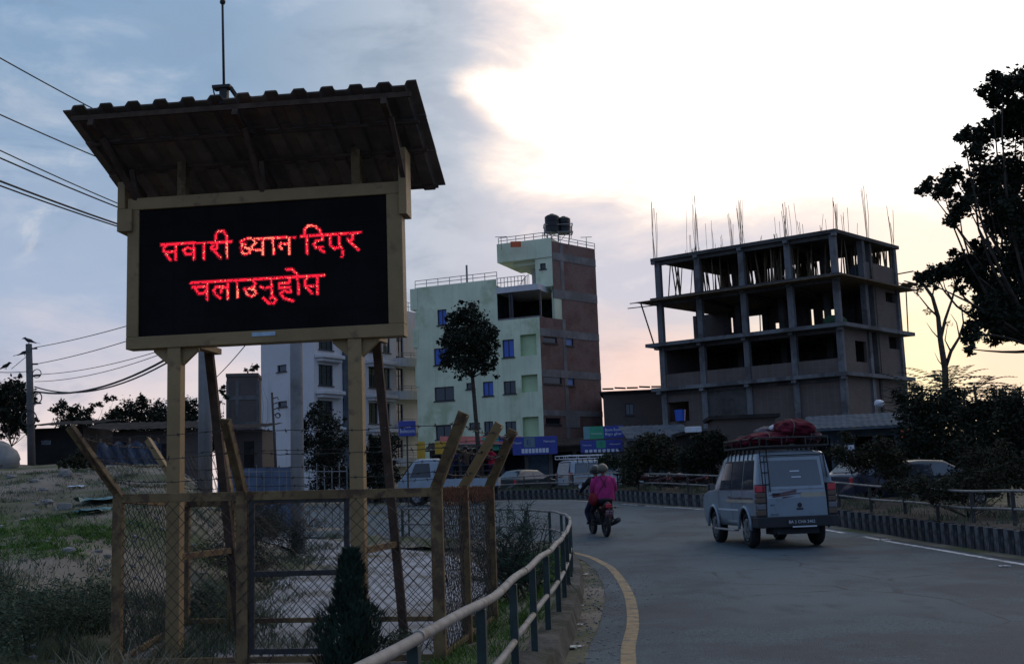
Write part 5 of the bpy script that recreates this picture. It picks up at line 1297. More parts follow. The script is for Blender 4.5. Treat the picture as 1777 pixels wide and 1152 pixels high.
def jeep(name, label, loc, ang, paint, plate='', group=None, lad=True):
    t = thing(name, label, 'jeep', loc, ang, group); L = 4.25
    s = Shell(top=[(0, 1.76), (.12, 1.80), (2.3, 1.80), (2.55, 1.74), (3.15, 1.16), (3.9, 1.08), (L, .98)], width=[(.3, .72), (.5, .79), (.8, .815), (1.05, .815), (1.2, .80), (1.8, .69)],
              rear=[(.3, .06), (.6, .0), (1.06, .0), (1.8, .15)], stations=[0, .12, .5, .9, 1.4, 1.9, 2.3, 2.55, 2.85, 3.15, 3.6, 4.0, L], zlow=.40, belt=1.07, wheels=(.92, 3.28), wr=.35, front=[(.3, .08), (.7, 0), (1.1, .06)])
    s.body('body', paint, t, m_vdark)
    for x in (-.69, .69):
        for y in (.92, 3.28): wheel(t, x, y, .35, .21, -1 if x < 0 else 1)
    s.rear_pane('tailgate_gap', t, -.645, .645, .535, 1.715, m_vdark, .0075, taper=.07)
    tg = s.rear_pane('tailgate', t, -.63, .63, .55, 1.70, paint, .012, taper=.07)
    s.rear_pane('tailgate_window_frame', t, -.60, .60, 1.10, 1.68, paint, .016, par=tg, taper=.07)
    w = s.rear_pane('rear_window', t, -.545, .545, 1.155, 1.635, m_glassb, .020, par=tg, taper=.06)
    for z, a, b in ((1.42, -.09, .11), (1.31, -.07, .13)): s.rear_pane('window_sticker', t, a, b, z, z + .022, m_pwht, .026, par=tg)
    # stripes, small badges
    mb = MB()
    for x0, z0, x1, z1, h0, h1 in ((-.58, .99, .0, 1.04, .006, .05), (-.50, .95, .12, 1.02, .05, .01), (-.30, .93, -.02, .97, .03, .0)):
        mb.add([(x0, -.0165, z0), (x1, -.0165, z1), (x1, -.0165, z1 + h1), (x0, -.0165, z0 + h0)], [(0, 1, 2, 3)])
    mb.build('dark_stripe', m_maroon, tg, world=False); s.rear_pane('pale_stripe', t, .08, .60, .945, 1.03, m_gold, .0155, par=tg)
    mb = MB(); mb.disc((.05, -.018, .80), Y_, .045, .012, 14); mb.add([(-.02, -.0175, .715), (.12, -.0175, .715), (.12, -.0175, .745), (-.02, -.0175, .745)], [(0, 1, 2, 3)]); mb.build('badge', m_vdark, tg, world=False, kind='stuff')
    mb = MB()
    for z, x1 in ((.80, -.47), (.62, -.40)): text_mb(mb, '4x2' if z > .7 else 'DELUXE', Vector((-.56, -.0175, z)), X, Z_, .04, width=x1 + .56)
    mb.build('lettering', m_vdark, tg, world=False)
    MB().beam((-.50, -.03, 1.02), (-.36, -.03, 1.02), .04, .03).build('tailgate_handle', m_vdark, tg, world=False, bevel=.005)
    # tail lamps: stacked lenses in a dark housing that wraps the corner
    for sx in (-1, 1):
        mb = MB(); mb.obox(Vector((sx * .715, .02, 0)), X * sx, Y_, Z_, (-.075, .105), (-.045, .12), (.60, 1.20)); hs_ = mb.build('tail_lamp', m_vdark, t, world=False, bevel=.012)
        for z0, z1, m in ((1.06, 1.18, m_tlr), (.96, 1.05, m_tla), (.86, .95, m_tla), (.74, .84, m_tlw), (.63, .73, m_tla)):
            MB().obox(Vector((sx * .715, .02, 0)), X * sx, Y_, Z_, (-.06, .113), (-.054, .10), (z0, z1)).build('lens', m, hs_, world=False, bevel=.01)
    # bumper, plate, tow step, silencer
    mb = MB(); prof_ = [(-.86, .30), (-.84, -.05), (-.7, -.10), (.7, -.10), (.84, -.05), (.86, .30), (.80, .30), (.76, .04), (-.76, .04), (-.80, .30)]
    mb.prism([(x, y, .40) for x, y in prof_], (0, 0, .20)); bp = mb.build('rear_bumper', m_vdark, t, world=False, bevel=.02)
    mb = MB(); mb.obox(Vector((.05, 0, 0)), X, Y_, Z_, (-.30, .30), (-.115, -.10), (.445, .545)); pl = mb.build('number_plate', m_plate, bp, world=False)
    mb = MB()
    if plate: text_mb(mb, plate, Vector((-.23, -.118, .475)), X, Z_, .055, width=.54); mb.build('lettering', m_pwht, bp, world=False)
    MB().beam((-.16, -.12, .41), (.34, -.12, .41), .02, .022).build('bumper_strip', m_pwht, bp, world=False)
    MB().obox(Vector((0, .06, 0)), X, Y_, Z_, (-.5, .45), (0, .5), (.27, .40)).build('underbody', m_vdark, t, world=False)
    MB().tube([(-.42, -.02, .30), (-.42, .5, .32)], .03, 8).build('exhaust_pipe', m_dsteel, t, world=False)
    # side windows and trim, both sides
    for side in (-1, 1):
        for y0, y1, l0, l1 in ((.26, .98, .06, .0), (1.08, 1.78, .0, .0), (1.86, 2.70, .0, -.33)):
            s.side_pane('window_surround', t, y0 - .03, y1 + .03, 1.10, 1.66, side, m_vdark, l0, l1, .004)
            s.side_pane('side_window', t, y0, y1, 1.13, 1.63, side, m_glassb, l0, l1, .008)
        s.side_pane('door_seam', t, 1.03, 1.045, .5, 1.09, side, m_vdark, 0, 0, .004, 1); s.side_pane('door_seam', t, 1.82, 1.835, .5, 1.09, side, m_vdark, 0, 0, .004, 1)
        s.side_pane('door_seam', t, 2.80, 2.815, .5, 1.09, side, m_vdark, 0, 0, .004, 1)
        s.side_pane('side_stripe', t, .20, 2.2, .86, .92, side, m_gold, 0, .1, .006, 6, 1); s.side_pane('side_stripe', t, .25, 1.9, .93, .955, side, m_maroon, .1, .2, .007, 6, 1)
        s.side_pane('rub_strip', t, 1.35, 2.85, .70, .735, side, m_pwht, 0, 0, .012, 4, 1); s.side_pane('rear_quarter_guard', t, .0, .50, .42, .62, side, m_vdark, 0, 0, .008, 3, 2)
        for y in (1.12, 1.92): MB().beam((side * .83, y, .98), (side * .83, y + .15, .98), .03, .03).build('door_handle', m_chr, t, world=False)
        MB().beam((side * .88, 1.35, .33), (side * .88, 2.85, .33), .12, .035).build('side_step', m_chr, t, world=False, bevel=.01)
        for y in (.92, 3.28):
            mb = MB(); mb.tube([(side * .822, y + math.cos(a) * .43, .35 + math.sin(a) * .43) for a in [PI * k / 12 for k in range(13)]], .032, 6); mb.build('arch_flare', paint, t, world=False, smooth=True)
        mb = MB(); mb.obox(Vector((side * .97, 2.78, 1.10)), X, Y_, Z_, (-.085, .07), (-.04, .05), (.0, .14)); mm = mb.build('door_mirror', m_vdark, t, world=False, bevel=.03)
        MB().add([(side * .96 - .06, 2.735, 1.115), (side * .96 + .06, 2.735, 1.115), (side * .96 + .06, 2.735, 1.225), (side * .96 - .06, 2.735, 1.225)], [(0, 1, 2, 3)]).build('mirror_glass', m_tlw, mm, world=False)
        # roof gutter clamps
        for y in (.5, .8, 1.1, 1.4, 1.7, 2.0, 2.25): MB().beam((side * .705, y, 1.66), (side * .665, y, 1.88), .05, .025, up=Y_).build('rack_clamp', m_vdark, t, world=False)
    s.rear_pane('roof_seam', t, -.66, .66, 1.725, 1.745, m_vdark, .006)
    # windscreen
    mb = MB(); mb.add([(-.62, 3.11, 1.215), (.62, 3.11, 1.215), (.58, 2.62, 1.70), (-.58, 2.62, 1.70)], [(0, 1, 2, 3)]); 
    for v in mb.v: v.y += .012; v.z += .012
    mb.build('windscreen', m_glass, t, world=False)
    # roof rack: tray, rails and hoops; ladder to it
    mb = MB(); z0, z1 = 1.90, 2.06; ya, yb = -.05, 2.45; xa = .72
    for z in (z0, z1): mb.tube([(-xa, ya, z), (xa, ya, z), (xa, yb, z), (-xa, yb, z), (-xa, ya, z)], .018, 6)
    for x, y in [(-xa, y) for y in (ya, .55, 1.2, 1.85, yb)] + [(xa, y) for y in (ya, .55, 1.2, 1.85, yb)] + [(-.25, ya), (.25, ya)]: mb.tube([(x, y, z0), (x, y, z1)], .014, 5)
    for i in range(9): mb.beam((-xa, ya + .1 + i * .28, z0 - .01), (xa, ya + .1 + i * .28, z0 - .01), .07, .02)
    mb.build('roof_rack', m_dsteel if lad else m_pwht, t, world=False, kind='stuff')
    if lad:
        mb = MB()
        for x in (-.69, -.55): mb.tube([(x, -.05, 1.06), (x, .06, 1.78), (x, -.02, 2.04)], .013, 6)
        for z in (1.2, 1.42, 1.62): mb.tube([(-.69, -.03 + .1 * (z - 1.06), z), (-.55, -.03 + .1 * (z - 1.06), z)], .011, 5)
        for k in (0,): mb.tube([(.68, .03, 1.3), (.66, .14, 1.78), (.68, .02, 2.0)], .012, 6)
        mb.build('ladder', m_vdark, t, world=False, kind='stuff')
    return t
GA = math.atan2(0.30, 2.22)
def gz_at(x, y): return rz(y) + 0.004
jp_loc = Vector((5.56, 22.14, gz_at(5.5, 23)))
jp = jeep('jeep', 'pale blue white passenger jeep driving away with red bundles on its roof rack', jp_loc, GA, m_vpaint, 'BA 2 CHA 2462'); jp.scale = (1, .87, 1.07)
JM = Matrix.Translation(jp_loc) @ Matrix.Rotation(GA, 4, 'Z') @ Matrix.Diagonal((1, .87, 1.07, 1))
# luggage on the rack: soft tied bundles
m_lred = mat('crimson_tarpaulin', (0.085, 0.011, 0.020), 0.85, 0.45, 4, 0.8, 12, spec=0.1)
m_lmar = mat('dark_maroon_cloth', (0.045, 0.012, 0.018), 0.8, 0.35, 3, 0.5, 9)
m_lblu = mat('dark_blue_bag', (0.02, 0.022, 0.05), 0.7, 0.3, 4, 0.4, 12)
m_lwht = mat('white_plastic_sack', (0.55, 0.56, 0.6), 0.5, 0.15, 5, 0.4, 12)
m_rope = mat('pale_rope', (0.13, 0.10, 0.09), 0.9, .2, 20)
def bundle(label, c, r, m, seed, rope=2, zr=0.0):
    c = JM @ Vector(c); t = thing('luggage_bundle', label, 'luggage', c - ZZ * r[2], GA + zr); rnd = random.Random(seed)
    mb = MB(); mb.ball((0, 0, r[2]), r, 52, 30); 
    ph = [rnd.uniform(0, 6.28) for _ in range(8)]
    for v in mb.v:
        a = math.atan2(v.y, v.x); b = (v.z - r[2]) / r[2]; sx = (abs(math.cos(a)) ** .5, abs(math.sin(a)) ** .5)
        k = 1 + .05 * math.sin(3 * a + ph[0] + 4 * b) + .04 * math.sin(5 * a - 6 * b + ph[1]) + .035 * math.sin(9 * a + ph[2] + 9 * b) + .03 * math.sin(17 * b + 6 * a + ph[3]) + .05 * (abs(math.sin(7 * a + 3 * b + ph[5])) ** .4 - .7) + .035 * (abs(math.sin(5 * b - 4 * a + ph[6])) ** .35 - .7) + .03 * (vn(a * 3 + ph[7], b * 5) - .5)
        e = (1 + .22 * math.sin(2 * a) ** 2) * k
        v.x *= e; v.y *= e; v.z = r[2] + (v.z - r[2]) * (.95 + .07 * math.sin(4 * a + ph[4])); v.z = max(v.z, .005 + .02 * math.sin(7 * a))
    mb.build('bag', m, t, world=False, smooth=True)
    for i in range(rope):
        x = r[0] * (-.5 + i) * .8; mb = MB(); mb.tube([(x + .02 * math.sin(k), r[1] * 1.10 * math.cos(2 * PI * k / 20) * (1 - (x / r[0]) ** 2 * .4), max(.01, r[2] + r[2] * 1.04 * math.sin(2 * PI * k / 20) * (1 - (x / r[0]) ** 2 * .35))) for k in range(20)], .009, 5, closed=True); mb.build('rope', m_rope, t, world=False, smooth=True)
    return t
bundle('large crimson bundle roped on the middle of the jeep rack', (-.25, .75, 2.05), (.46, .55, .17), m_lred, 3)
bundle('tall crimson bundle standing at the back right of the jeep rack', (.20, .50, 2.22), (.34, .42, .22), m_lred, 5, 1)
bundle('long crimson bundle at the front left of the jeep rack', (-.42, 1.75, 2.02), (.26, .55, .14), m_lred, 8)
bundle('dark maroon bundle at the right edge of the jeep rack', (.50, .60, 2.05), (.20, .5, .17), m_lmar, 9, 1)
bundle('dark blue bag wedged between the crimson bundles on the jeep', (-.12, 1.25, 2.14), (.26, .3, .20), m_lblu, 12, 0)
bundle('small white sack tucked beside the tall crimson bundle on the jeep', (-.10, .78, 2.27), (.10, .09, .07), m_lwht, 15, 0)

# second jeep beyond the guard rail and dark cars parked behind the median
q = at(985, 850, 56); jeep('jeep', 'white jeep with a bare white roof rack parked beyond the guard rail', Vector((q.x - .2, q.y, .72)), -1.15, m_truckw, '', lad=False)
def hatch(name, label, loc, ang, paint, L=3.7):
    t = thing(name, label, 'car', loc, ang)
    s = Shell(top=[(0, .98), (.12, 1.05), (.62, 1.42), (1.1, 1.47), (1.9, 1.44), (2.75, .98), (L - .1, .82), (L, .70)], width=[(.25, .68), (.45, .76), (.75, .79), (.95, .78), (1.47, .58)],
              rear=[(.25, .05), (.6, 0), (.95, .02), (1.5, .1)], stations=[0, .12, .35, .62, 1.1, 1.5, 1.9, 2.3, 2.75, 3.2, L - .1, L], zlow=.24, belt=.90, wheels=(.72, L - .75), wr=.29)
    s.body('body', paint, t, m_vdark)
    for x in (-.66, .66):
        for y in (.72, L - .75): wheel(t, x, y, .29, .18, -1 if x < 0 else 1)
    for side in (-1, 1):
        s.side_pane('side_window', t, .55, 1.35, .97, 1.34, side, m_glassb, .2, 0, .008); s.side_pane('side_window', t, 1.42, 2.5, .97, 1.34, side, m_glassb, 0, -.55, .008)
        MB().obox(Vector((side * .86, 2.35, .98)), X, Y_, Z_, (-.08, .08), (-.03, .05), (-.02, .12)).build('door_mirror', paint, t, world=False, bevel=.03)
        MB().beam((side * .795, 1.5, .84), (side * .795, 1.66, .84), .03, .03).build('door_handle', m_chr, t, world=False)
        MB().ball((side * .58, L - .06, .66), (.14, .07, .08), 10, 6).build('headlight', m_tlw, t, world=False, smooth=True)
        MB().obox(Vector((side * .64, .02, 0)), X, Y_, Z_, (-.08, .08), (-.03, .06), (.72, .95)).build('tail_lamp', m_tlr, t, world=False, bevel=.02)
    mb = MB(); mb.add([(-.56, .22, 1.10), (.56, .22, 1.10), (.50, .60, 1.40), (-.50, .60, 1.40)], [(0, 1, 2, 3)])
    for v in mb.v: v.y -= .03; v.z += .02
    mb.build('rear_window', m_glassb, t, world=False)
    mb = MB(); mb.add([(-.6, 2.66, 1.02), (.6, 2.66, 1.02), (.52, 1.98, 1.42), (-.52, 1.98, 1.42)], [(3, 2, 1, 0)])
    for v in mb.v: v.y += .03; v.z += .02
    mb.build('windscreen', m_glass, t, world=False)
    MB().obox(Vector((0, L - .02, 0)), X, Y_, Z_, (-.25, .25), (0, .04), (.38, .50)).build('number_plate', m_pwht, t, world=False)
    MB().obox(Vector((0, L - .04, 0)), X, Y_, Z_, (-.7, .7), (-.06, .03), (.28, .36)).build('bumper', m_vdark, t, world=False, bevel=.02)
    return t
q = at(1500, 850, 33.5); c1 = hatch('parked_car', 'dark blue car parked behind the bushes nearest the loaded jeep', Vector((q.x - .8, q.y, .35)), -1.2, m_cgrey)
q = at(1585, 855, 31.5); hatch('parked_car', 'dark green car parked by the guard rail under the trees', Vector((q.x - .2, q.y + 2.4, .3)), -1.35, m_cgreen)
q = at(905, 845, 58); hatch('parked_car', 'dark green car parked behind the rails left of the white jeep', Vector((q.x - .8, q.y + .3, .72)), -.75, m_cgreen)

# open truck with people standing in the back
TL = at(686, 880, 45.0); tz_ = rz(45) + 0.0; TA = PI / 2 - 0.05     # heading -x
tk = thing('pickup_truck', 'small white open truck facing away to the side with people standing in its bed', 'truck', Vector((TL.x + 1.9, 45.2, tz_)), TA)
def TW(x, y, z): return Matrix.Translation(Vector((TL.x + 1.9, 45.2, tz_))) @ Matrix.Rotation(TA, 4, 'Z') @ Vector((x, y, z))
s = Shell(top=[(0, 1.80), (.1, 1.86), (.85, 1.86), (1.05, 1.78), (1.52, 1.12), (1.68, .98)], width=[(.3, .70), (.6, .76), (1.0, .76), (1.86, .64)], rear=[(.3, 0), (2, .02)], stations=[0, .1, .5, .85, 1.05, 1.3, 1.52, 1.68], zlow=.42, belt=1.05, wheels=(.95,), wr=.31)
cab = s.body('cab', m_truckw, tk, m_vdark); 
for side in (-1, 1):
    s.side_pane('side_window', tk, .35, 1.2, 1.12, 1.68, side, m_glass, .05, -.22, .008); MB().ball((side * .55, 1.66, .75), (.13, .05, .09), 10, 6).build('headlight', m_tlw, tk, world=False, smooth=True)
    MB().obox(Vector((side * .88, 1.25, 1.12)), X, Y_, Z_, (-.09, .09), (-.03, .03), (0, .22)).build('door_mirror', m_vdark, tk, world=False, bevel=.02)
mb = MB(); mb.add([(-.6, 1.56, 1.16), (.6, 1.56, 1.16), (.54, 1.12, 1.76), (-.54, 1.12, 1.76)], [(0, 1, 2, 3)]); mb.build('windscreen', m_glass, tk, world=False)
for x in (-.63, .63):
    for y in (.95, -1.45): wheel(tk, x, y, .31, .19, -1 if x < 0 else 1)
MB().box((-.76, .76), (-2.35, -.06), (.60, .68)).build('bed_floor', m_vdark, tk, world=False)
for side in (-1, 1): MB().box((side * .76 - .02, side * .76 + .02), (-2.35, -.06), (.681, 1.02)).build('bed_side', m_truckw, tk, world=False, bevel=.008)
MB().box((-.74, .74), (-2.37, -2.33), (.681, 1.02)).build('tailgate', m_truckw, tk, world=False, bevel=.008)
mb = MB()
for side in (-.74, .74):
    for y in (-.1, -.85, -1.6, -2.3): mb.tube([(side, y, 1.0), (side, y, 1.55)], .02, 5)
    for z in (1.3, 1.55): mb.tube([(side, -.1, z), (side, -2.3, z)], .018, 5)
mb.tube([(-.74, -.1, 2.0), (.74, -.1, 2.0)], .022, 5); mb.tube([(-.74, -.1, 1.5), (-.74, -.1, 2.0)], .022, 5); mb.tube([(.74, -.1, 1.5), (.74, -.1, 2.0)], .022, 5)
mb.build('bed_rails', m_dsteel, tk, world=False, kind='stuff')
MB().box((-.3, .3), (-2.3, 1.4), (.40, .60)).build('chassis', m_vdark, tk, world=False)

# ------------------------------------------------------------------ people
m_skin = mat('brown_skin', (0.17, 0.085, 0.055), 0.6, 0.1, 8)
m_hair = mat('black_hair', (0.010, 0.009, 0.009), 0.6, 0.2, 30)
def cloth(n, c): return mat(n, c, 0.9, 0.2, 6, 0.3, 30, spec=0.1)
m_pink = cloth('magenta_jacket', (0.30, 0.028, 0.12)); m_crim = cloth('crimson_shawl', (0.16, 0.018, 0.024)); m_blk = cloth('black_cloth', (0.018, 0.018, 0.022)); m_navy = cloth('navy_cloth', (0.02, 0.024, 0.05))
m_brn = cloth('brown_cloth', (0.06, 0.04, 0.03)); m_rd = cloth('red_cloth', (0.30, 0.015, 0.035)); m_shoe = mat('dark_shoe', (0.02, 0.018, 0.016), .6, .2, 10); m_grn = cloth('dull_green_cloth', (0.03, 0.05, 0.035))

def figure(t, J, mats, fingers=True, k=1.0):
    """J: joints. one continuous skinned body; faces take the cloth of the limb they belong to (0 top, 1 trousers, 2 skin, 3 shoes)"""
    V, E, R, T = [], [], [], []
    def v(p, r, prev=None, tagm=0):
        V.append(Vector(p)); R.append(r if isinstance(r, tuple) else (r, r)); i = len(V) - 1
        if prev is not None: E.append((prev, i)); T.append(tagm)
        return i
    pel = v(J['pelvis'], (.15 * k, .12 * k)); sp1 = v(Vector(J['pelvis']).lerp(Vector(J['chest']), .45), (.135 * k, .11 * k), pel); ch = v(J['chest'], (.165 * k, .125 * k), sp1)
    nk = v(J['neck'], .06 * k, ch, 0); n2 = v(Vector(J['neck']).lerp(Vector(J['head']), .45), .055 * k, nk, 2)
    hd = v(J['head'], (.085 * k, .098 * k), n2, 2); ht = v(J['top'], (.062 * k, .07 * k), hd, 2)
    fw = Vector(J.get('face', (0, 1, 0))).normalized(); nose = v(Vector(J['head']) + fw * .108 * k - Vector((0, 0, .01)), .014, hd, 2)
    for sd in 'lr':
        sh = v(J[sd + 'shoulder'], .075 * k, ch, 0); el_ = v(J[sd + 'elbow'], .052 * k, sh, 0); wr_ = v(J[sd + 'wrist'], .036 * k, el_, 0); d = (Vector(J[sd + 'wrist']) - Vector(J[sd + 'elbow'])).normalized()
        d = Vector(J.get(sd + 'hand', d)).normalized(); pm = v(Vector(J[sd + 'wrist']) + d * .07 * k, (.040 * k, .022 * k), wr_, 2)
        if fingers:
            s_ = d.cross(Vector((0, 0, 1))); s_ = s_.normalized() if s_.length > .1 else Vector((1, 0, 0))
            for i, (o, L) in enumerate(((-.033, .07), (-.011, .082), (.011, .077), (.033, .06))):
                a = v(V[pm] + d * (.035 + L * .4) + s_ * o, .0095, pm, 2); v(V[a] + d * L * .35 + Vector((0, 0, -.035)), .008, a, 2)
            a = v(V[wr_] + d * .05 + s_ * .055, .011, pm, 2); v(V[a] + d * .035 + s_ * .01 - Vector((0, 0, .01)), .009, a, 2)
        hp = v(J[sd + 'hip'], .105 * k, pel, 1); kn = v(J[sd + 'knee'], .07 * k, hp, 1); an = v(J[sd + 'ankle'], .045 * k, kn, 1); v(J[sd + 'toe'], (.045 * k, .035 * k), an, 3)
    me = bpy.data.meshes.new('body'); me.from_pydata([tuple(p) for p in V], E, []); o = bpy.data.objects.new('body', me); COL.objects.link(o)
    md = o.modifiers.new('skin', 'SKIN'); md.use_smooth_shade = True; sk = me.skin_vertices[0].data
    for i, r in enumerate(R): sk[i].radius = r; sk[i].use_root = i == 0
    o.modifiers.new('sub', 'SUBSURF').levels = 1
    out = evaluated(o); bpy.data.objects.remove(o); out.materials.clear()
    for m in mats: out.materials.append(m)
    segs = [(V[a], V[b], g) for (a, b), g in zip(E, T)]
    for p in out.polygons:
        c = p.center; best, g0_ = 1e9, 0
        for a, b, g in segs:
            ab = b - a; q = max(0, min(1, (c - a).dot(ab) / max(ab.length_squared, 1e-9))); dd = (c - a - ab * q).length
            if dd < best: best, g0_ = dd, g
        p.material_index = g0_; p.use_smooth = True
    link('body', out, t)
    return V

def eyes(t, J, k=1.0):
    fw = Vector(J.get('face', (0, 1, 0))).normalized(); s_ = fw.cross(Z_).normalized(); mb = MB()
    for e in (-.033, .033): mb.ball(Vector(J['head']) + fw * .088 * k + s_ * e + Z_ * .022, .012, 6, 4)
    mb.build('eyes', m_hair, t, world=False, kind='stuff')
    mb = MB(); c = Vector(J['head']) + fw * .092 * k - Z_ * .05; mb.beam(c - s_ * .025, c + s_ * .025, .01, .012); mb.build('mouth', m_maroon, t, world=False)

def stand(label, loc, ang, top, trou, h=1.62, arm='down', hat=None, scarf=None, seed=0, group=None, hairm=None):
    k = h / 1.68; rnd = random.Random(seed); t = thing('person', label, 'person', loc, ang, group)
    J = dict(pelvis=(0, 0, .90), chest=(0, .01, 1.28), neck=(0, .0, 1.43), head=(0, .025, 1.56), top=(0, .02, 1.655), lshoulder=(-.185, 0, 1.36), rshoulder=(.185, 0, 1.36), lhip=(-.09, 0, .86), rhip=(.09, 0, .86),
             lknee=(-.10, .03, .47), rknee=(.10, .03, .47), lankle=(-.10, 0, .08), rankle=(.10, 0, .08), ltoe=(-.11, .15, .04), rtoe=(.11, .15, .04))
    if arm == 'down': J.update(lelbow=(-.24, .02, 1.10), lwrist=(-.22, .12, .88), relbow=(.24, .02, 1.10), rwrist=(.22, .12, .88))
    elif arm == 'rail': J.update(lelbow=(-.27, .12, 1.12), lwrist=(-.26, .36, 1.10), relbow=(.27, .12, 1.12), rwrist=(.26, .36, 1.10))
    elif arm == 'up': J.update(lelbow=(-.36, .05, 1.38), lwrist=(-.42, .22, 1.52), relbow=(.27, .12, 1.12), rwrist=(.24, .34, 1.06))
    J = {a: tuple(q * k for q in b) for a, b in J.items()}
    figure(t, J, [top, trou, m_skin, m_shoe], fingers=False, k=k); eyes(t, J, k)
    mb = MB(); mb.ball(Vector(J['head']) + Vector((0, -.018, .045)), (.10 * k, .108 * k, .085 * k), 12, 8, .04, seed); mb.build('hair' if not hat else 'cap', hat or m_hair, t, world=False, smooth=True)
    if scarf: mb = MB(); mb.torus(Vector(J['neck']) + Vector((0, .01, .02)), (0, .1, 1), .085, .04, 14, 7); mb.build('scarf', scarf, t, world=False, smooth=True)
    return t
grp = 'people standing in the truck bed'
for (x, y, a, top, tr, h, arm, hat, scarf, lab) in (
        (-.35, -.45, .3, m_blk, m_navy, 1.68, 'up', None, None, 'person in black leaning on the truck bed front with one arm out'),
        (.25, -.55, PI / 2, m_navy, m_blk, 1.60, 'rail', m_grn, None, 'person in navy with a green cap behind the truck cab'),
        (-.45, -1.05, -.6, m_brn, m_blk, 1.66, 'rail', None, None, 'person in brown in the middle of the truck bed'),
        (.30, -1.20, 2.2, m_blk, m_blk, 1.58, 'down', None, m_brn, 'person in black with a brown scarf at the far rail of the truck'),
        (-.42, -1.65, -2.6, m_blk, m_brn, 1.64, 'rail', m_blk, None, 'bareheaded looking person in dark clothes next to the red dressed one'),
        (-.30, -2.08, -2.0, m_rd, m_navy, 1.55, 'rail', None, m_rd, 'person in a red jacket at the tail of the truck bed')):
    p = TW(x, y, .682); stand(lab, p, TA + a, top, tr, h, arm, hat, scarf, int(-y * 100), grp)

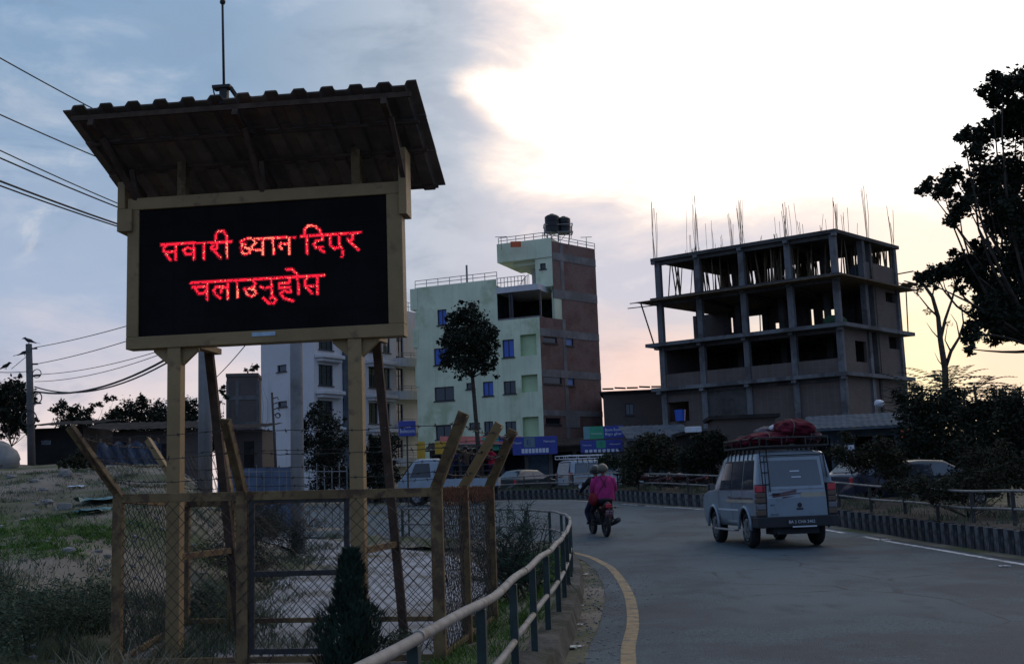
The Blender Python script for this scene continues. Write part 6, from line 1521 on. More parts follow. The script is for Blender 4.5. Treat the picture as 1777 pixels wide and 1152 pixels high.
# ------------------------------------------------------------------ motorcycles
m_mred = mat('dark_red_motorcycle_paint', (0.06, 0.012, 0.014), 0.35, 0.2, 4, coat=0.4); m_seat = mat('black_vinyl', (0.014, 0.014, 0.015), .6, .2, 20)
m_mpl = mat('faded_red_plate', (0.16, 0.05, 0.055), .6, .15, 6)
def motorcycle(label, loc, ang, paint, plate=None, group=None):
    t = thing('motorcycle', label, 'motorcycle', loc, ang, group)
    for y in (0, 1.26):
        mb = MB(); mb.torus((0, y, .30), X, .255, .05, 28, 8, sq=1.0); w = mb.build('wheel', m_tyre, t, world=False, smooth=True)
        mb = MB(); mb.torus((0, y, .30), X, .205, .018, 24, 6); mb.disc((0, y, .30), X, .05, .14, 12)
        for k in range(5): a = 2 * PI * k / 5; mb.beam((0, y, .30), (0, y + math.cos(a) * .2, .3 + math.sin(a) * .2), .03, .02, up=X)
        mb.build('rim', m_dsteel, w, world=False)
        mb = MB(); pts = [(0, y + math.cos(a) * .335, .30 + math.sin(a) * .335) for a in [PI * (.15 + .7 * k / 8) for k in range(9)]]
        for p, q in zip(pts, pts[1:]): mb.beam(p, q, .012, .13, up=None)
        mb.build('mudguard', paint if y else m_seat, t, world=False)
    mb = MB(); mb.tube([(0, 1.12, .78), (0, .7, .42), (0, .42, .38), (0, .25, .66), (0, .9, .74)], .03, 7); mb.build('frame', m_dsteel, t, world=False, smooth=True)
    mb = MB(); mb.ball((0, .62, .44), (.15, .19, .17), 12, 8); mb.disc((.12, .60, .40), X, .13, .1, 14); mb.disc((-.12, .60, .40), X, .12, .1, 14); mb.build('engine', m_dsteel, t, world=False)
    mb = MB(); mb.ball((0, .78, .83), (.15, .27, .14), 16, 10); mb.build('tank', paint, t, world=False, smooth=True)
    mb = MB(); mb.tube([(0, .62, .80), (0, .3, .81), (0, -.02, .85), (0, -.18, .87)], [.09, .125, .11, .07], 12); 
    for v in mb.v: v.z = .80 + (v.z - .80) * .55 + .02
    mb.build('seat', m_seat, t, world=False, smooth=True)
    mb = MB(); mb.tube([(0, .38, .62), (0, .05, .72), (0, -.25, .80)], [.13, .12, .07], 10); mb.build('tail_panel', paint, t, world=False, smooth=True)
    MB().obox(Vector((0, -.30, .76)), X, Y_, Z_, (-.075, .075), (-.03, .04), (-.05, .05)).build('tail_light', m_tlr, t, world=False, bevel=.015)
    mb = MB(); mb.obox(Vector((0, -.36, .60)), X, (Y_ * .95 + Z_ * .3).normalized(), (Z_ * .95 - Y_ * .3).normalized(), (-.10, .10), (-.006, .006), (-.09, .07)); pl = mb.build('number_plate', m_mpl, t, world=False)
    if plate:
        up = (Z_ * .95 - Y_ * .3).normalized(); mb = MB()
        for i, r_ in enumerate(plate): text_mb(mb, r_, Vector((-.08, -.368, .60)) + up * (.015 - .06 * i), X, up, .04, width=.16)
        mb.build('lettering', m_pwht, pl, world=False)
    mb = MB(); mb.tube([(0, -.2, .78), (0, -.32, .66), (0, -.37, .55)], .02, 6); mb.build('plate_bracket', m_dsteel, t, world=False)
    mb = MB(); mb.tube([(.17, .62, .28), (.19, .2, .28), (.21, -.12, .36), (.22, -.36, .42)], [.028, .03, .055, .062], 12); mb.build('silencer', m_dsteel, t, world=False, smooth=True)
    for x in (-.09, .09):
        MB().tube([(x, 1.26, .30), (x, 1.10, .80), (x, 1.05, .95)], .022, 7).build('fork_leg', m_dsteel, t, world=False, smooth=True)
        MB().tube([(x * 1.5, .02, .32), (x * 1.5, .18, .72)], .028, 7).build('shock_absorber', m_dsteel, t, world=False, smooth=True)
    mb = MB(); mb.tube([(-.36, .88, 1.05), (-.22, .98, 1.03), (0, 1.04, .97), (.22, .98, 1.03), (.36, .88, 1.05)], .014, 7); mb.build('handlebar', m_dsteel, t, world=False, smooth=True)
    mb = MB(); mb.ball((0, 1.18, .92), (.10, .07, .11), 12, 8); mb.build('headlight', m_tlw, t, world=False, smooth=True)
    for s_ in (-1, 1):
        mb = MB(); mb.tube([(s_ * .28, .95, 1.05), (s_ * .36, .98, 1.20)], .008, 5); mr = mb.build('mirror_stem', m_dsteel, t, world=False)
        mb = MB(); mb.disc((s_ * .37, .965, 1.235), (0, -1, .18), .058, .018, 14); mb.build('mirror', m_plate, mr, world=False); mb = MB(); mb.disc((s_ * .37, .953, 1.238), (0, -1, .18), .050, .003, 14); mb.build('mirror_glass', m_pwht if s_ < 0 else m_tlw, mr, world=False)
        mb = MB(); mb.tube([(s_ * .10, .45, .30), (s_ * .30, .45, .30)], .018, 6); mb.tube([(s_ * .10, .12, .40), (s_ * .30, .10, .42)], .018, 6); mb.build('footrest', m_dsteel, t, world=False)
        mb = MB(); mb.tube([(s_ * .08, -.22, .72), (s_ * .17, -.24, .72)], .01, 5); mb.ball((s_ * .19, -.24, .72), .03, 8, 6); mb.build('indicator', m_tla, t, world=False)
    mb = MB(); mb.tube([(-.14, .25, .80), (-.17, 0, .88), (-.12, -.28, .92), (.12, -.28, .92), (.17, 0, .88), (.14, .25, .80)], .012, 6); mb.build('grab_rail', m_dsteel, t, world=False, smooth=True)
    return t
ml = on_ground(1044, 931, lambda x, y: rz(y)); ma = math.radians(11)
ml.x += .11; ml.y -= .2; ml.z = rz(ml.y) + .006
motorcycle('dark red motorcycle carrying two riders round the bend', ml, ma, m_mred, ('BA 45', '7 PA 1'))
def seated(label, y, zoff, top, trou, lean, arms, helmet, seat_z=.87, legz=.36, face=(0, 1, 0), knees=.30, kz=.60):
    t = thing('person', label, 'person', Vector(ml) + (Vector((-.045, 0, 0)) if arms == 'bars' else Vector()), ma, 'riders on the motorcycle')
    z = seat_z
    J = dict(pelvis=(0, y, z + .10), chest=(0, y + lean * .34, z + .46), neck=(0, y + lean * .42, z + .60), head=(0, y + lean * .46 + .03, z + .73), top=(0, y + lean * .46 + .03, z + .82), face=face,
             lshoulder=(-.185, y + lean * .4, z + .53), rshoulder=(.185, y + lean * .4, z + .53), lhip=(-.10, y + .05, z + .07), rhip=(.10, y + .05, z + .07),
             lknee=(-min(.25, knees), y + .40, kz), rknee=(min(.25, knees), y + .40, kz), lankle=(-min(.23, knees - .02), y + .20, legz), rankle=(min(.23, knees - .02), y + .20, legz), ltoe=(-min(.24, knees), y + .36, legz - .05), rtoe=(min(.24, knees), y + .36, legz - .05))
    if arms == 'bars': J.update(lelbow=(-.33, y + .28, z + .30), lwrist=(-.33, y + .46, z + .235), relbow=(.33, y + .28, z + .30), rwrist=(.33, y + .46, z + .235))
    else: J.update(lelbow=(-.27, y + .06, z + .27), lwrist=(-.22, y + .27, z + .18), relbow=(.27, y + .06, z + .27), rwrist=(.22, y + .27, z + .18))
    figure(t, J, [top, trou, m_skin, m_shoe]); eyes(t, J)
    h = Vector(J['head']) + Vector((0, -.005, .045)); mb = MB(); mb.ball(h, (.135, .150, .135), 18, 12)
    for v in mb.v: 
        if v.z < h.z - .08: v.z = h.z - .08 - (h.z - .08 - v.z) * .3
    hl = mb.build('helmet', helmet, t, world=False, smooth=True)
    mb = MB(); mb.tube([h + Vector((.137 * math.cos(a), .152 * math.sin(a), -.065)) for a in [2 * PI * k / 18 for k in range(18)]], .012, 5, closed=True); mb.build('helmet_trim', m_vdark, hl, world=False)
    return t, J
m_helm = mat('scuffed_olive_helmet', (0.10, 0.09, 0.06), .45, .2, 6, spec=.4); m_helmk = mat('black_helmet', (0.03, 0.03, 0.025), .4, .2, 6, spec=.4)
rider, _ = seated('person in dark clothes and a black helmet steering the motorcycle', .50, 0, m_blk, m_navy, .25, 'bars', m_helmk, knees=.21)
pas, PJ = seated('person in a magenta jacket and olive helmet riding pillion', .03, 0, m_pink, m_blk, .12, 'hold', m_helm, seat_z=.89, legz=.42)
# loose jacket over the pillion's back, shawl falling at the left, bag strap
mb = MB(); rings = []
for z, rx, ry, yo in ((1.49, .10, .09, .07), (1.44, .205, .13, .06), (1.33, .250, .165, .04), (1.20, .262, .175, .02), (1.07, .262, .18, .0), (.95, .255, .185, -.01), (.885, .245, .18, -.01)):
    rings.append([Vector((rx * math.cos(2 * PI * k / 24) * (1 + .02 * math.sin(k * 2.5 + z * 9)), .03 + yo + ry * math.sin(2 * PI * k / 24), z + .01 * math.sin(k * 1.7))) for k in range(24)])
mb.v = [p for r in rings for p in r]
for i in range(len(rings) - 1):
    for k in range(24): mb.f.append((i * 24 + k, i * 24 + (k + 1) % 24, (i + 1) * 24 + (k + 1) % 24, (i + 1) * 24 + k)); mb.m.append(0)
jk = mb.build('jacket', m_pink, pas, world=False, smooth=True)
for s_ in (-1, 1):
    sh, el_, wr_ = (Vector(PJ[('l' if s_ < 0 else 'r') + q]) for q in ('shoulder', 'elbow', 'wrist')); MB().tube([sh + Vector((s_ * .02, 0, -.0)), sh.lerp(el_, .5) + Vector((s_ * .02, 0, 0)), el_ + Vector((s_ * .01, 0, 0)), wr_], [.095, .088, .078, .06], 12).build('sleeve', m_pink, pas, world=False, smooth=True)
mb = MB(); mb.tube([(-.12, -.06, 1.47), (-.02, -.125, 1.30), (.0, -.14, 1.2)][::-1] + [(-.10, .0, 1.50)], .010, 6); mb.tube([(.06, -.07, 1.46), (-.10, -.13, 1.22), (-.22, -.08, 1.02)], .009, 6); mb.build('bag_strap', m_lmar, pas, world=False)
mb = MB(); mb.ball((-.27, .10, .93), (.12, .24, .17), 14, 10, .05, 2); mb.build('shawl', m_crim, pas, world=False, smooth=True)
mb = MB(); mb.ball((-.02, .02, .88), (.22, .26, .10), 14, 8, .03, 4); mb.build('skirt', m_blk, pas, world=False, smooth=True)
for px, Yp, a, lab in ((1150, 45, 1.2, 'black motorcycle parked behind the guard rail nearest the bush'), (1215, 43, 1.4, 'black motorcycle parked behind the guard rail nearest the loaded jeep')):
    q = at(px, 845, Yp); motorcycle(lab, Vector((q.x, q.y, ground(q.x, q.y) + .02)), a, m_mred, None, 'parked motorcycles')

# ------------------------------------------------------------------ guard rail on the median
gr = thing('guard_rail', 'two bar pipe guard rail on posts behind the striped kerb', 'railing', (8.9, 18, .4)); GP = polyline(KL, 260); gp_ = []
for i in range(260):
    d = (GP[min(i + 1, 259)] - GP[max(i - 1, 0)]).normalized(); q = GP[i] + Vector((d.y, -d.x)) * .55
    if 10 < q.y < 57: gp_.append(Vector((q.x, q.y, rz(q.y))))
for h in (1.03, .70):
    k = 0
    while k < len(gp_) - 1:
        seg = gp_[k:k + 17]; mb = MB()
        if len(seg) > 1: mb.tube([p + ZZ * (h + .012 * math.sin(p.y * 1.3 + h)) for p in seg], .026, 8); mb.build('rail', m_rail, gr, smooth=True)
        k += 16
for p in gp_[3::8]: MB().beam(p + ZZ * .3, p + ZZ * 1.02, .06, .06).build('post', m_dsteel, gr, bevel=.004)

# ------------------------------------------------------------------ trees, bushes, weeds
def px_clumps(lst, Y, dY=2.0, seed=1, depth=.9):
    rnd = random.Random(seed); out = []
    for (px, py, r) in lst:
        y = Y + rnd.uniform(-dY, dY); c = at(px, py, y); R = r * y / F; out.append((c, (R, R * depth, R)))
    return out
big = [(1740, 155, 36), (1775, 140, 30), (1722, 172, 22), (1765, 215, 48), (1700, 240, 32), (1672, 236, 20), (1690, 265, 22), (1755, 300, 52), (1712, 300, 36), (1655, 308, 24), (1608, 326, 20), (1636, 330, 26), (1664, 362, 26), (1652, 384, 14), (1720, 345, 40),
       (1775, 370, 46), (1738, 392, 34), (1702, 440, 30), (1760, 450, 48), (1665, 458, 30), (1625, 478, 26), (1600, 486, 16), (1700, 482, 40), (1750, 520, 52), (1712, 545, 38), (1690, 580, 24), (1684, 606, 13), (1772, 560, 40), (1738, 572, 30), (1720, 500, 30), (1690, 470, 30), (1650, 470, 22), (1770, 190, 34), (1735, 215, 26), (1748, 345, 30), (1768, 415, 36), (1690, 330, 22), (1675, 350, 18),
       (1830, 160, 60), (1850, 260, 70), (1840, 380, 70), (1850, 500, 70), (1830, 560, 50), (1920, 220, 70), (1930, 400, 80), (1910, 520, 60), (1890, 100, 55)]
cl = px_clumps(big, 27, 1.6, 3); bt = at(1880, 700, 27.5)
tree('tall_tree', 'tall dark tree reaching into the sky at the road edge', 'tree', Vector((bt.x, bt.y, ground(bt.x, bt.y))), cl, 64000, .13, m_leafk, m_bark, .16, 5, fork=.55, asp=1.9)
# clipped round tree before the green building
cl = px_clumps([(815, 560, 36), (790, 575, 30), (840, 572, 28), (815, 600, 44), (785, 610, 28), (845, 610, 24), (800, 632, 30), (835, 628, 24), (820, 540, 22), (852, 598, 16), (776, 632, 16), (848, 640, 18), (774, 590, 16), (858, 575, 14), (790, 552, 16), (806, 548, 24), (790, 592, 32), (826, 590, 36)], 66, 1.0, 5)
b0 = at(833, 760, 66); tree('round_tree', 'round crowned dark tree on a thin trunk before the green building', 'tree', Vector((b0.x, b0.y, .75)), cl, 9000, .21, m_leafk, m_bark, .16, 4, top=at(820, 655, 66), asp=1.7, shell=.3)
# bare tree
bt_ = thing('bare_tree', 'leafless thin branched tree at the right flank of the concrete frame', 'tree', Vector((at(1645, 700, 50).x, 50, ground(at(1645, 700, 50).x, 50)))); mb = MB()
for path, r0 in (([(1642, 720), (1640, 640), (1632, 590), (1628, 550), (1618, 515), (1600, 490), (1592, 470)], .16), ([(1632, 590), (1640, 555), (1652, 520), (1660, 490), (1655, 470)], .08), ([(1640, 640), (1650, 610), (1665, 585), (1672, 560), (1668, 530)], .09), ([(1628, 550), (1612, 535), (1596, 515), (1588, 508)], .05),
                 ([(1652, 520), (1640, 500), (1635, 480)], .04), ([(1618, 515), (1622, 492), (1614, 474)], .04), ([(1650, 610), (1640, 590), (1645, 560)], .04), ([(1665, 585), (1660, 560), (1650, 545)], .035), ([(1660, 490), (1670, 480), (1675, 468)], .03), ([(1632, 590), (1618, 575), (1608, 560)], .035), ([(1640, 640), (1628, 625), (1622, 612)], .03), ([(1600, 490), (1592, 500), (1586, 498)], .025)):
    mb.tube([at(x, y, 50 + .3 * math.sin(x)) for x, y in path], [r0 * (1 - .75 * i / (len(path) - 1)) for i in range(len(path))], 6)
mb.build('trunk', m_bark, bt_, smooth=True); rnd = random.Random(4)
leaf_cloud(MB(), px_clumps([(1600, 500, 16), (1592, 490, 10), (1620, 485, 14), (1660, 500, 12), (1670, 540, 10), (1648, 560, 9), (1612, 540, 9)], 50, .3, 2), 420, .13, 6).build('sparse_leaves', m_leafk, bt_)
# feathery fronds
def frond_shrub(name, label, px, py, Y, n, L, lm, seed, z0=None, rise=.9):
    c = at(px, py, Y); rnd = random.Random(seed); g = Vector((c.x, c.y, ground(c.x, c.y))); t = thing(name, label, 'shrub', g); mb = MB(); limb(mb, g, c, .07, .05, .04, seed)
    mb.build('stem', m_bark, t, smooth=True); mb = MB()
    for i in range(n):
        a = rnd.uniform(0, 2 * PI); d = Vector((math.cos(a), math.sin(a) * .8, rnd.uniform(.25, rise))); o = c - ZZ * rnd.uniform(0, L * .9) + d * .15; pts = [o + d * (L * s_ / 9) - ZZ * (L * .35 * (s_ / 9) ** 2) for s_ in range(10)]
        mb.tube(pts, .012, 3); sd = d.cross(ZZ).normalized()
        for s_ in range(1, 10):
            for q in (-1, 1):
                b = pts[s_]; w = L * .22 * (1 - abs(s_ / 9 - .45)); e = b + sd * q * w + d * w * .4 - ZZ * w * .25; k = (e - b).orthogonal().normalized() * w * .13; mb.add([b, (b + e) / 2 + k, e, (b + e) / 2 - k], [(0, 1, 2, 3)])
    mb.build('fronds', lm, t); return t
for i, (px, py, Y, n, L, lab) in enumerate(((1600, 668, 46, 26, 1.5, 'feathery shrub below the bare tree nearest the concrete frame'), (1640, 660, 45, 30, 1.7, 'feathery shrub straight under the bare tree trunk'), (1690, 668, 44, 26, 1.5, 'feathery shrub right of the bare tree with drooping fronds'),
                                       (1762, 682, 40, 20, 1.4, 'feathery shrub below the tall tree crown'), (1575, 690, 47, 18, 1.2, 'low feathery shrub against the concrete frame flank'))):
    frond_shrub('feathery_shrub', lab, px, py, Y, n, L, m_leafk, 30 + i)
def bush(label, lst, Y, n, size, lm, seed, name='bush', cat='bush', dY=1.0, asp=2.2, tr=.05):
    cl = px_clumps(lst, Y, dY, seed); cx = sum((c[0] for c in cl), Vector()) / len(cl); b = Vector((cx.x, cx.y, ground(cx.x, cx.y)))
    return tree(name, label, cat, b, cl, int(n * 2.6), size * .72, lm, m_bark, tr, seed, asp=asp, fork=.35)
bush('large dark bush behind the guard rail under the feathery shrubs', [(1590, 720, 45), (1640, 715, 50), (1600, 770, 55), (1650, 780, 60), (1560, 800, 40), (1620, 820, 45)], 38, 6500, .19, m_leafk, 41)
bush('dark bush mass under the tall tree behind the guard rail', [(1720, 730, 50), (1760, 740, 55), (1700, 790, 60), (1760, 800, 60), (1800, 770, 60), (1690, 720, 40), (1745, 700, 30)], 31, 6500, .18, m_leafk, 42)
bush('low olive bush on the median with the last car behind it', [(1640, 850, 34), (1680, 840, 40), (1720, 835, 36), (1760, 830, 36), (1790, 820, 36), (1690, 800, 34), (1740, 795, 34), (1600, 840, 26), (1570, 850, 22), (1545, 845, 16)], 24, 5200, .10, m_leafb, 43)
bush('loose bush behind the guard rail beside the loaded jeep', [(1460, 790, 26), (1490, 800, 30), (1520, 795, 34), (1545, 800, 30), (1470, 760, 16), (1530, 775, 22), (1560, 815, 28)], 31, 4200, .12, m_leafb, 44)
bush('broad dark bush behind the guard rail beside the motorcycle riders', [(1100, 800, 34), (1130, 790, 34), (1160, 795, 32), (1120, 770, 24), (1150, 770, 22), (1090, 830, 22)], 42, 4200, .16, m_leafb, 45)
bush('tall dark bush behind the guard rail ahead of the loaded jeep', [(1225, 795, 30), (1250, 780, 30), (1195, 800, 28), (1270, 800, 24), (1240, 760, 18), (1215, 765, 18)], 39, 4200, .16, m_leafk, 46)
bush('small bush between the white jeep and the pillion rider', [(1050, 795, 16), (1065, 805, 18), (1085, 800, 16)], 46, 900, .15, m_leaf, 47)
bush('dark round tree before the white building right of the broad pole', [(545, 730, 26), (570, 735, 28), (535, 765, 26), (565, 770, 32), (592, 765, 24), (550, 708, 14), (580, 800, 30), (545, 800, 28), (560, 835, 34), (595, 830, 26)], 50, 3600, .2, m_leafk, 48, name='garden_tree', cat='tree')
bush('dark tree below the white building bays beside the right post', [(655, 770, 22), (668, 785, 24), (680, 765, 18), (650, 805, 22), (675, 815, 24), (640, 790, 18), (660, 840, 26), (640, 830, 18)], 52, 2600, .2, m_leafk, 49, name='garden_tree', cat='tree')
bush('dense dark tree standing beside the bird pole', [(15, 680, 28), (40, 690, 26), (5, 710, 30), (35, 720, 28), (-20, 690, 36), (20, 740, 26), (32, 652, 7), (50, 745, 14)], 40, 4000, .17, m_leafk, 50, name='field_tree', cat='tree')
bush('thin topped tree right of the bird pole against the pale sky', [(110, 705, 14), (130, 712, 16), (150, 718, 14), (185, 690, 8), (172, 700, 7), (198, 688, 7), (95, 712, 9), (160, 705, 8), (140, 730, 20), (110, 735, 20), (150, 738, 20), (125, 725, 16)], 55, 1900, .2, m_leafk, 51, name='field_tree', cat='tree')
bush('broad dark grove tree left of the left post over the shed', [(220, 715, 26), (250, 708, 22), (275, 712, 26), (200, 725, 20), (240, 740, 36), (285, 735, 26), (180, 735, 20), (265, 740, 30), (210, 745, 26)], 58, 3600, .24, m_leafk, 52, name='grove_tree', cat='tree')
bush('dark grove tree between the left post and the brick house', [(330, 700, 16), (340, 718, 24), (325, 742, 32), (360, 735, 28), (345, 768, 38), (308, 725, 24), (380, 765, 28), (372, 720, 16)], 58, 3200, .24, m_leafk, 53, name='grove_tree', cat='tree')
bush('spindly sapling poking above the brick house roof corner', [(385, 680, 7), (392, 690, 6), (380, 700, 7), (388, 672, 5)], 60, 160, .22, m_leafk, 54, name='sapling', cat='tree', dY=.3)
bush('tufts of a roof plant on the brick house', [(437, 640, 8), (446, 636, 7), (428, 643, 5)], 68, 160, .22, m_leafk, 55, name='roof_plant', cat='plant', dY=.3)
bush('distant dark trees closing the view under the tall tree', [(1590, 735, 40), (1660, 720, 46), (1730, 715, 50), (1790, 720, 60), (1700, 770, 60), (1620, 790, 60), (1770, 790, 60), (1860, 740, 70), (1520, 825, 40), (1570, 835, 44), (1480, 830, 30), (1640, 830, 50)], 62, 5200, .34, m_leafk, 56, name='far_trees', cat='trees', dY=2)
# feathery casuarina by the railing
bt0 = on_ground(905, 1000); cas = thing('feathery_bush', 'drooping feathery dark bush behind the railing beside the cage', 'bush', Vector((-.10, 13.5, ground(-.1, 13.5)))); mb = MB(); rnd = random.Random(61); mt = MB()
for i in range(190):
    a = rnd.uniform(0, 2 * PI); o = Vector((-.10 + rnd.gauss(0, .18), 13.5 + rnd.gauss(0, .3), .15)); R = rnd.uniform(.15, .78); h = rnd.uniform(.25, 1.25) * (1 - .45 * (R / .8) ** 2)
    e = Vector((-.10 + math.cos(a) * R, 13.5 + math.sin(a) * R * 1.1, h + .1)); mid = o.lerp(e, .55) + ZZ * .16; pts = [o.lerp(mid, t / 4).lerp(mid.lerp(e, t / 4), t / 4) for t in range(5)]
    if i % 4 == 0: mt.tube(pts, [.012, .010, .008, .006, .004], 4)
    for k in range(22):
        t = rnd.uniform(.3, 1.08); b = o.lerp(mid, min(t, 1)).lerp(mid.lerp(e, min(t, 1)), min(t, 1)); d = ((e - mid).normalized() * .6 + Vector((rnd.gauss(0, .6), rnd.gauss(0, .6), rnd.gauss(0, .35)))).normalized(); L = rnd.uniform(.07, .16)
        w = d.orthogonal().normalized() * .006; mb.add([b - w, b + w, b + d * L], [(0, 1, 2)])
mb.build('foliage', m_cyp, cas); mt.build('stems', m_bark, cas)
# little cypress in front of the gate
cb = at(603, 1150, 8.55); cb.z = ground(cb.x, cb.y); cyp = thing('small_cypress', 'small dark cypress with a broad base and a thin spire before the cage gate', 'shrub', cb)
MB().tube([cb, cb + ZZ * .7], [.03, .015], 6).build('trunk', m_bark, cyp); mb = MB(); rnd = random.Random(71); ztop = at(615, 960, 8.55).z - cb.z
for i in range(8000):
    t = rnd.random(); z = t * ztop; rr = .275 * min(1, (t / .12) ** .5) if t < .50 else (.275 + (.115 - .275) * sm((t - .54) / .12) if t < .70 else .115 * (1 - ((t - .70) / .30) ** 2 * .7))
    a = rnd.uniform(0, 2 * PI); rr *= (.5 + .62 * vn(a * 2.6, z * 11)) * (1 if rnd.random() < .75 else rnd.random()); p = cb + Vector((math.cos(a) * rr + .035 * t, math.sin(a) * rr, z)); d = Vector((math.cos(a) * .5, math.sin(a) * .5, 1)).normalized() + Vector((rnd.gauss(0, .25), rnd.gauss(0, .25), 0)); L = rnd.uniform(.025, .085)
    w = Vector((-math.sin(a), math.cos(a), rnd.gauss(0, .3))).normalized() * .010; mb.add([p, p + d * L * .5 + w, p + d * L, p + d * L * .5 - w], [(0, 1, 2, 3)])
mb.build('crown', m_cyp, cyp)

# grass and weeds
def blades(mb, c, n, r, h, rnd, w=.006, lean=.5):
    for _ in range(n):
        a = rnd.uniform(0, 2 * PI); q = r * math.sqrt(rnd.random()); x, y = c[0] + math.cos(a) * q, c[1] + math.sin(a) * q; g = ground(x, y) if len(c) < 3 else c[2]
        d = Vector((rnd.gauss(0, lean), rnd.gauss(0, lean), 1)) * h * rnd.uniform(.5, 1.2); s_ = Vector((math.cos(a * 3), math.sin(a * 3), 0)) * w; b = Vector((x, y, g - .01))
        mb.add([b - s_, b + s_, b + d * .6 + s_ * .6, b + d * .6 - s_ * .6], [(0, 1, 2, 3)]); mb.add([b + d * .6 - s_ * .6, b + d * .6 + s_ * .6, b + d + Vector((d.x, d.y, -.1 * h)) * .35], [(0, 1, 2)])
rnd = random.Random(81); g1, g2, g3 = MB(), MB(), MB()
P = polyline(RAIL, 200)
for i in range(520):
    q = P[rnd.randrange(20, 150)]; o = rnd.uniform(.16, .9); blades(g1, (q.x - o, q.y, rz(q.y) + .16 - .1 * (o > .4)), 20, .10, .12, rnd, .005)
for i in range(640):
    x, y = rnd.uniform(-13, -3.3), rnd.uniform(8.5, 27)
    if vn(x * .55 + 3, y * .45) + .25 * vn(x * 2, y * 2) > .50 and x < -3.4 - .08 * (y - 9): blades(g1 if vn(x * .3 + 7, y * .4) > .36 and 11 < y < 19 else g2, (x, y), 60, .34, .085 if y > 11 else .14, rnd, .006)
for i in range(330):
    x, y = rnd.uniform(-7.5, -2.7), rnd.uniform(8.0, 13.5)
    if vn(x * .9, y * .9) > .35: blades(g3 if y < 9.6 else g2, (x, y), 30, .22, rnd.uniform(.18, .42), rnd, .006, .45)
for i in range(120):
    t = rnd.random(); y = 9 + 22 * t; x = -3.1 - .085 * (y - 9) + rnd.gauss(0, .35); blades(g2, (x - .3, y), 26, .25, rnd.uniform(.10, .28), rnd, .007)
for i in range(130):
    x, y = rnd.uniform(-3.2, 0), rnd.uniform(9.0, 11.9); 
    if x < -2.0 or rnd.random() < .12: blades(g2, (x, y), 18, .18, rnd.uniform(.08, .26), rnd, .006)
for px, py, r in ((20, 945, .5), (60, 950, .45), (95, 930, .4), (140, 925, .5), (110, 945, .5), (45, 925, .4), (165, 920, .35), (10, 965, .5), (75, 905, .35), (120, 895, .3), (30, 960, .5), (180, 935, .35), (5, 925, .4), (100, 960, .4)):
    p = on_ground(px, py); blades(g1, (p.x, p.y), 420, r, .07, rnd, .007)
g1.build('green_grass', m_grass, kind='stuff'); g2.build('roadside_weeds', m_weed, kind='stuff'); g3.build('dry_weeds', m_dry, kind='stuff')
kw = MB(); KQ = polyline(KL, 300)
for i in range(420):
    q = KQ[rnd.randrange(60, 260)]; blades(kw, (q.x + rnd.uniform(.15, 3.5), q.y, rz(q.y) + .38), 12, .2, rnd.uniform(.1, .3), rnd, .010)
kw.build('median_weeds', m_weed, kind='stuff')
# scrubby bushes on the left slope
def scrub(label, x, y, r, h, lm, n, seed):
    z = ground(x, y); rnd = random.Random(seed); cl = [(Vector((x + rnd.gauss(0, r * .4), y + rnd.gauss(0, r * .4), z + h * rnd.uniform(.3, .75))), (r * .5, r * .5, h * .35)) for _ in range(6)]
    return tree('scrub_bush', label, 'bush', Vector((x, y, z)), cl, int(n * 2.5), .042, lm, m_bark, .02, seed, asp=3.2, fork=.3)
scrub('grey green scrub bush on the slope at the left of the cage', -4.6, 10.4, .75, .75, m_weed, 2600, 91)
scrub('low scrub bush inside the left bay of the cage', -3.3, 12.8, .5, .5, m_weed, 1600, 92)
scrub('dark scrub bush behind the middle of the cage', -4.35, 17.2, .8, .9, m_leafb, 2600, 93)
scrub('brown scrub bush on the bank nearest the broad concrete pole', -5.1, 21.5, 1.0, 1.15, m_leafb, 3000, 97)
scrub('brown scrub bush at the low end of the bank before the tin panel', -5.9, 25.0, 1.1, 1.2, m_leafb, 2800, 99)
scrub('dark scrub at the foot of the broad concrete pole', pB.x + .25, 24.5, .7, 1.0, m_leafk, 1800, 94)
scrub('small scrub bush inside the cage near the right strut', -1.15, 10.4, .3, .25, m_weed, 500, 96)

# ------------------------------------------------------------------ sheds, heaps and rubble on the left
def shed(name, label, px0, px1, ytop, Y, D_, m, rm, slope=.5, turn=0.0):
    a, b = at(px0, ytop, Y), at(px1, ytop, Y + turn); f = Face(a, b); zt = (a.z + b.z) / 2; zb = min(ground(a.x, a.y), ground(b.x, b.y)) - .3; t = thing(name, label, 'shed', (a.x, a.y, zb)); bk = -f.n * D_
    MB().prism([f.pt(0, zb), f.pt(f.L, zb), f.pt(f.L, zb) + bk, f.pt(0, zb) + bk], ZZ * (zt - zb - .15)).build('walls', m, t)
    mb = MB(); n = int(f.L / .15)
    for w, z in ((.6, zt - .1), (-D_ - .3, zt + slope)): mb.v += [f.pt(-.3 + (f.L + .6) * i / n, z + (.03 if i % 2 else 0), w) for i in range(n + 1)]
    for i in range(n): mb.f.append((i, i + 1, n + 2 + i, n + 1 + i)); mb.m.append(0)
    mb.build('roof', rm, t); f.box(MB(), (f.L * .55, f.L * .8), (.01, .03), (zb + .3, zt - .7)).build('door', m_dark, t); f.box(MB(), (f.L * .15, f.L * .35), (.01, .03), (zb + 1.1, zt - .6)).build('window', m_glass, t)
    return t
shed('low_shed', 'long low dark shed under the grove trees on the field', 150, 345, 742, 46, 4, m_brickk, m_tind, turn=.8)
shed('low_shed', 'small dark lean-to beside the bird pole', 60, 145, 735, 41, 3, m_dark, m_tind, .3)
shed('low_shed', 'dim tin shed behind the cage below the brick house', 385, 455, 740, 52, 3, m_brickk, m_tind, .3)
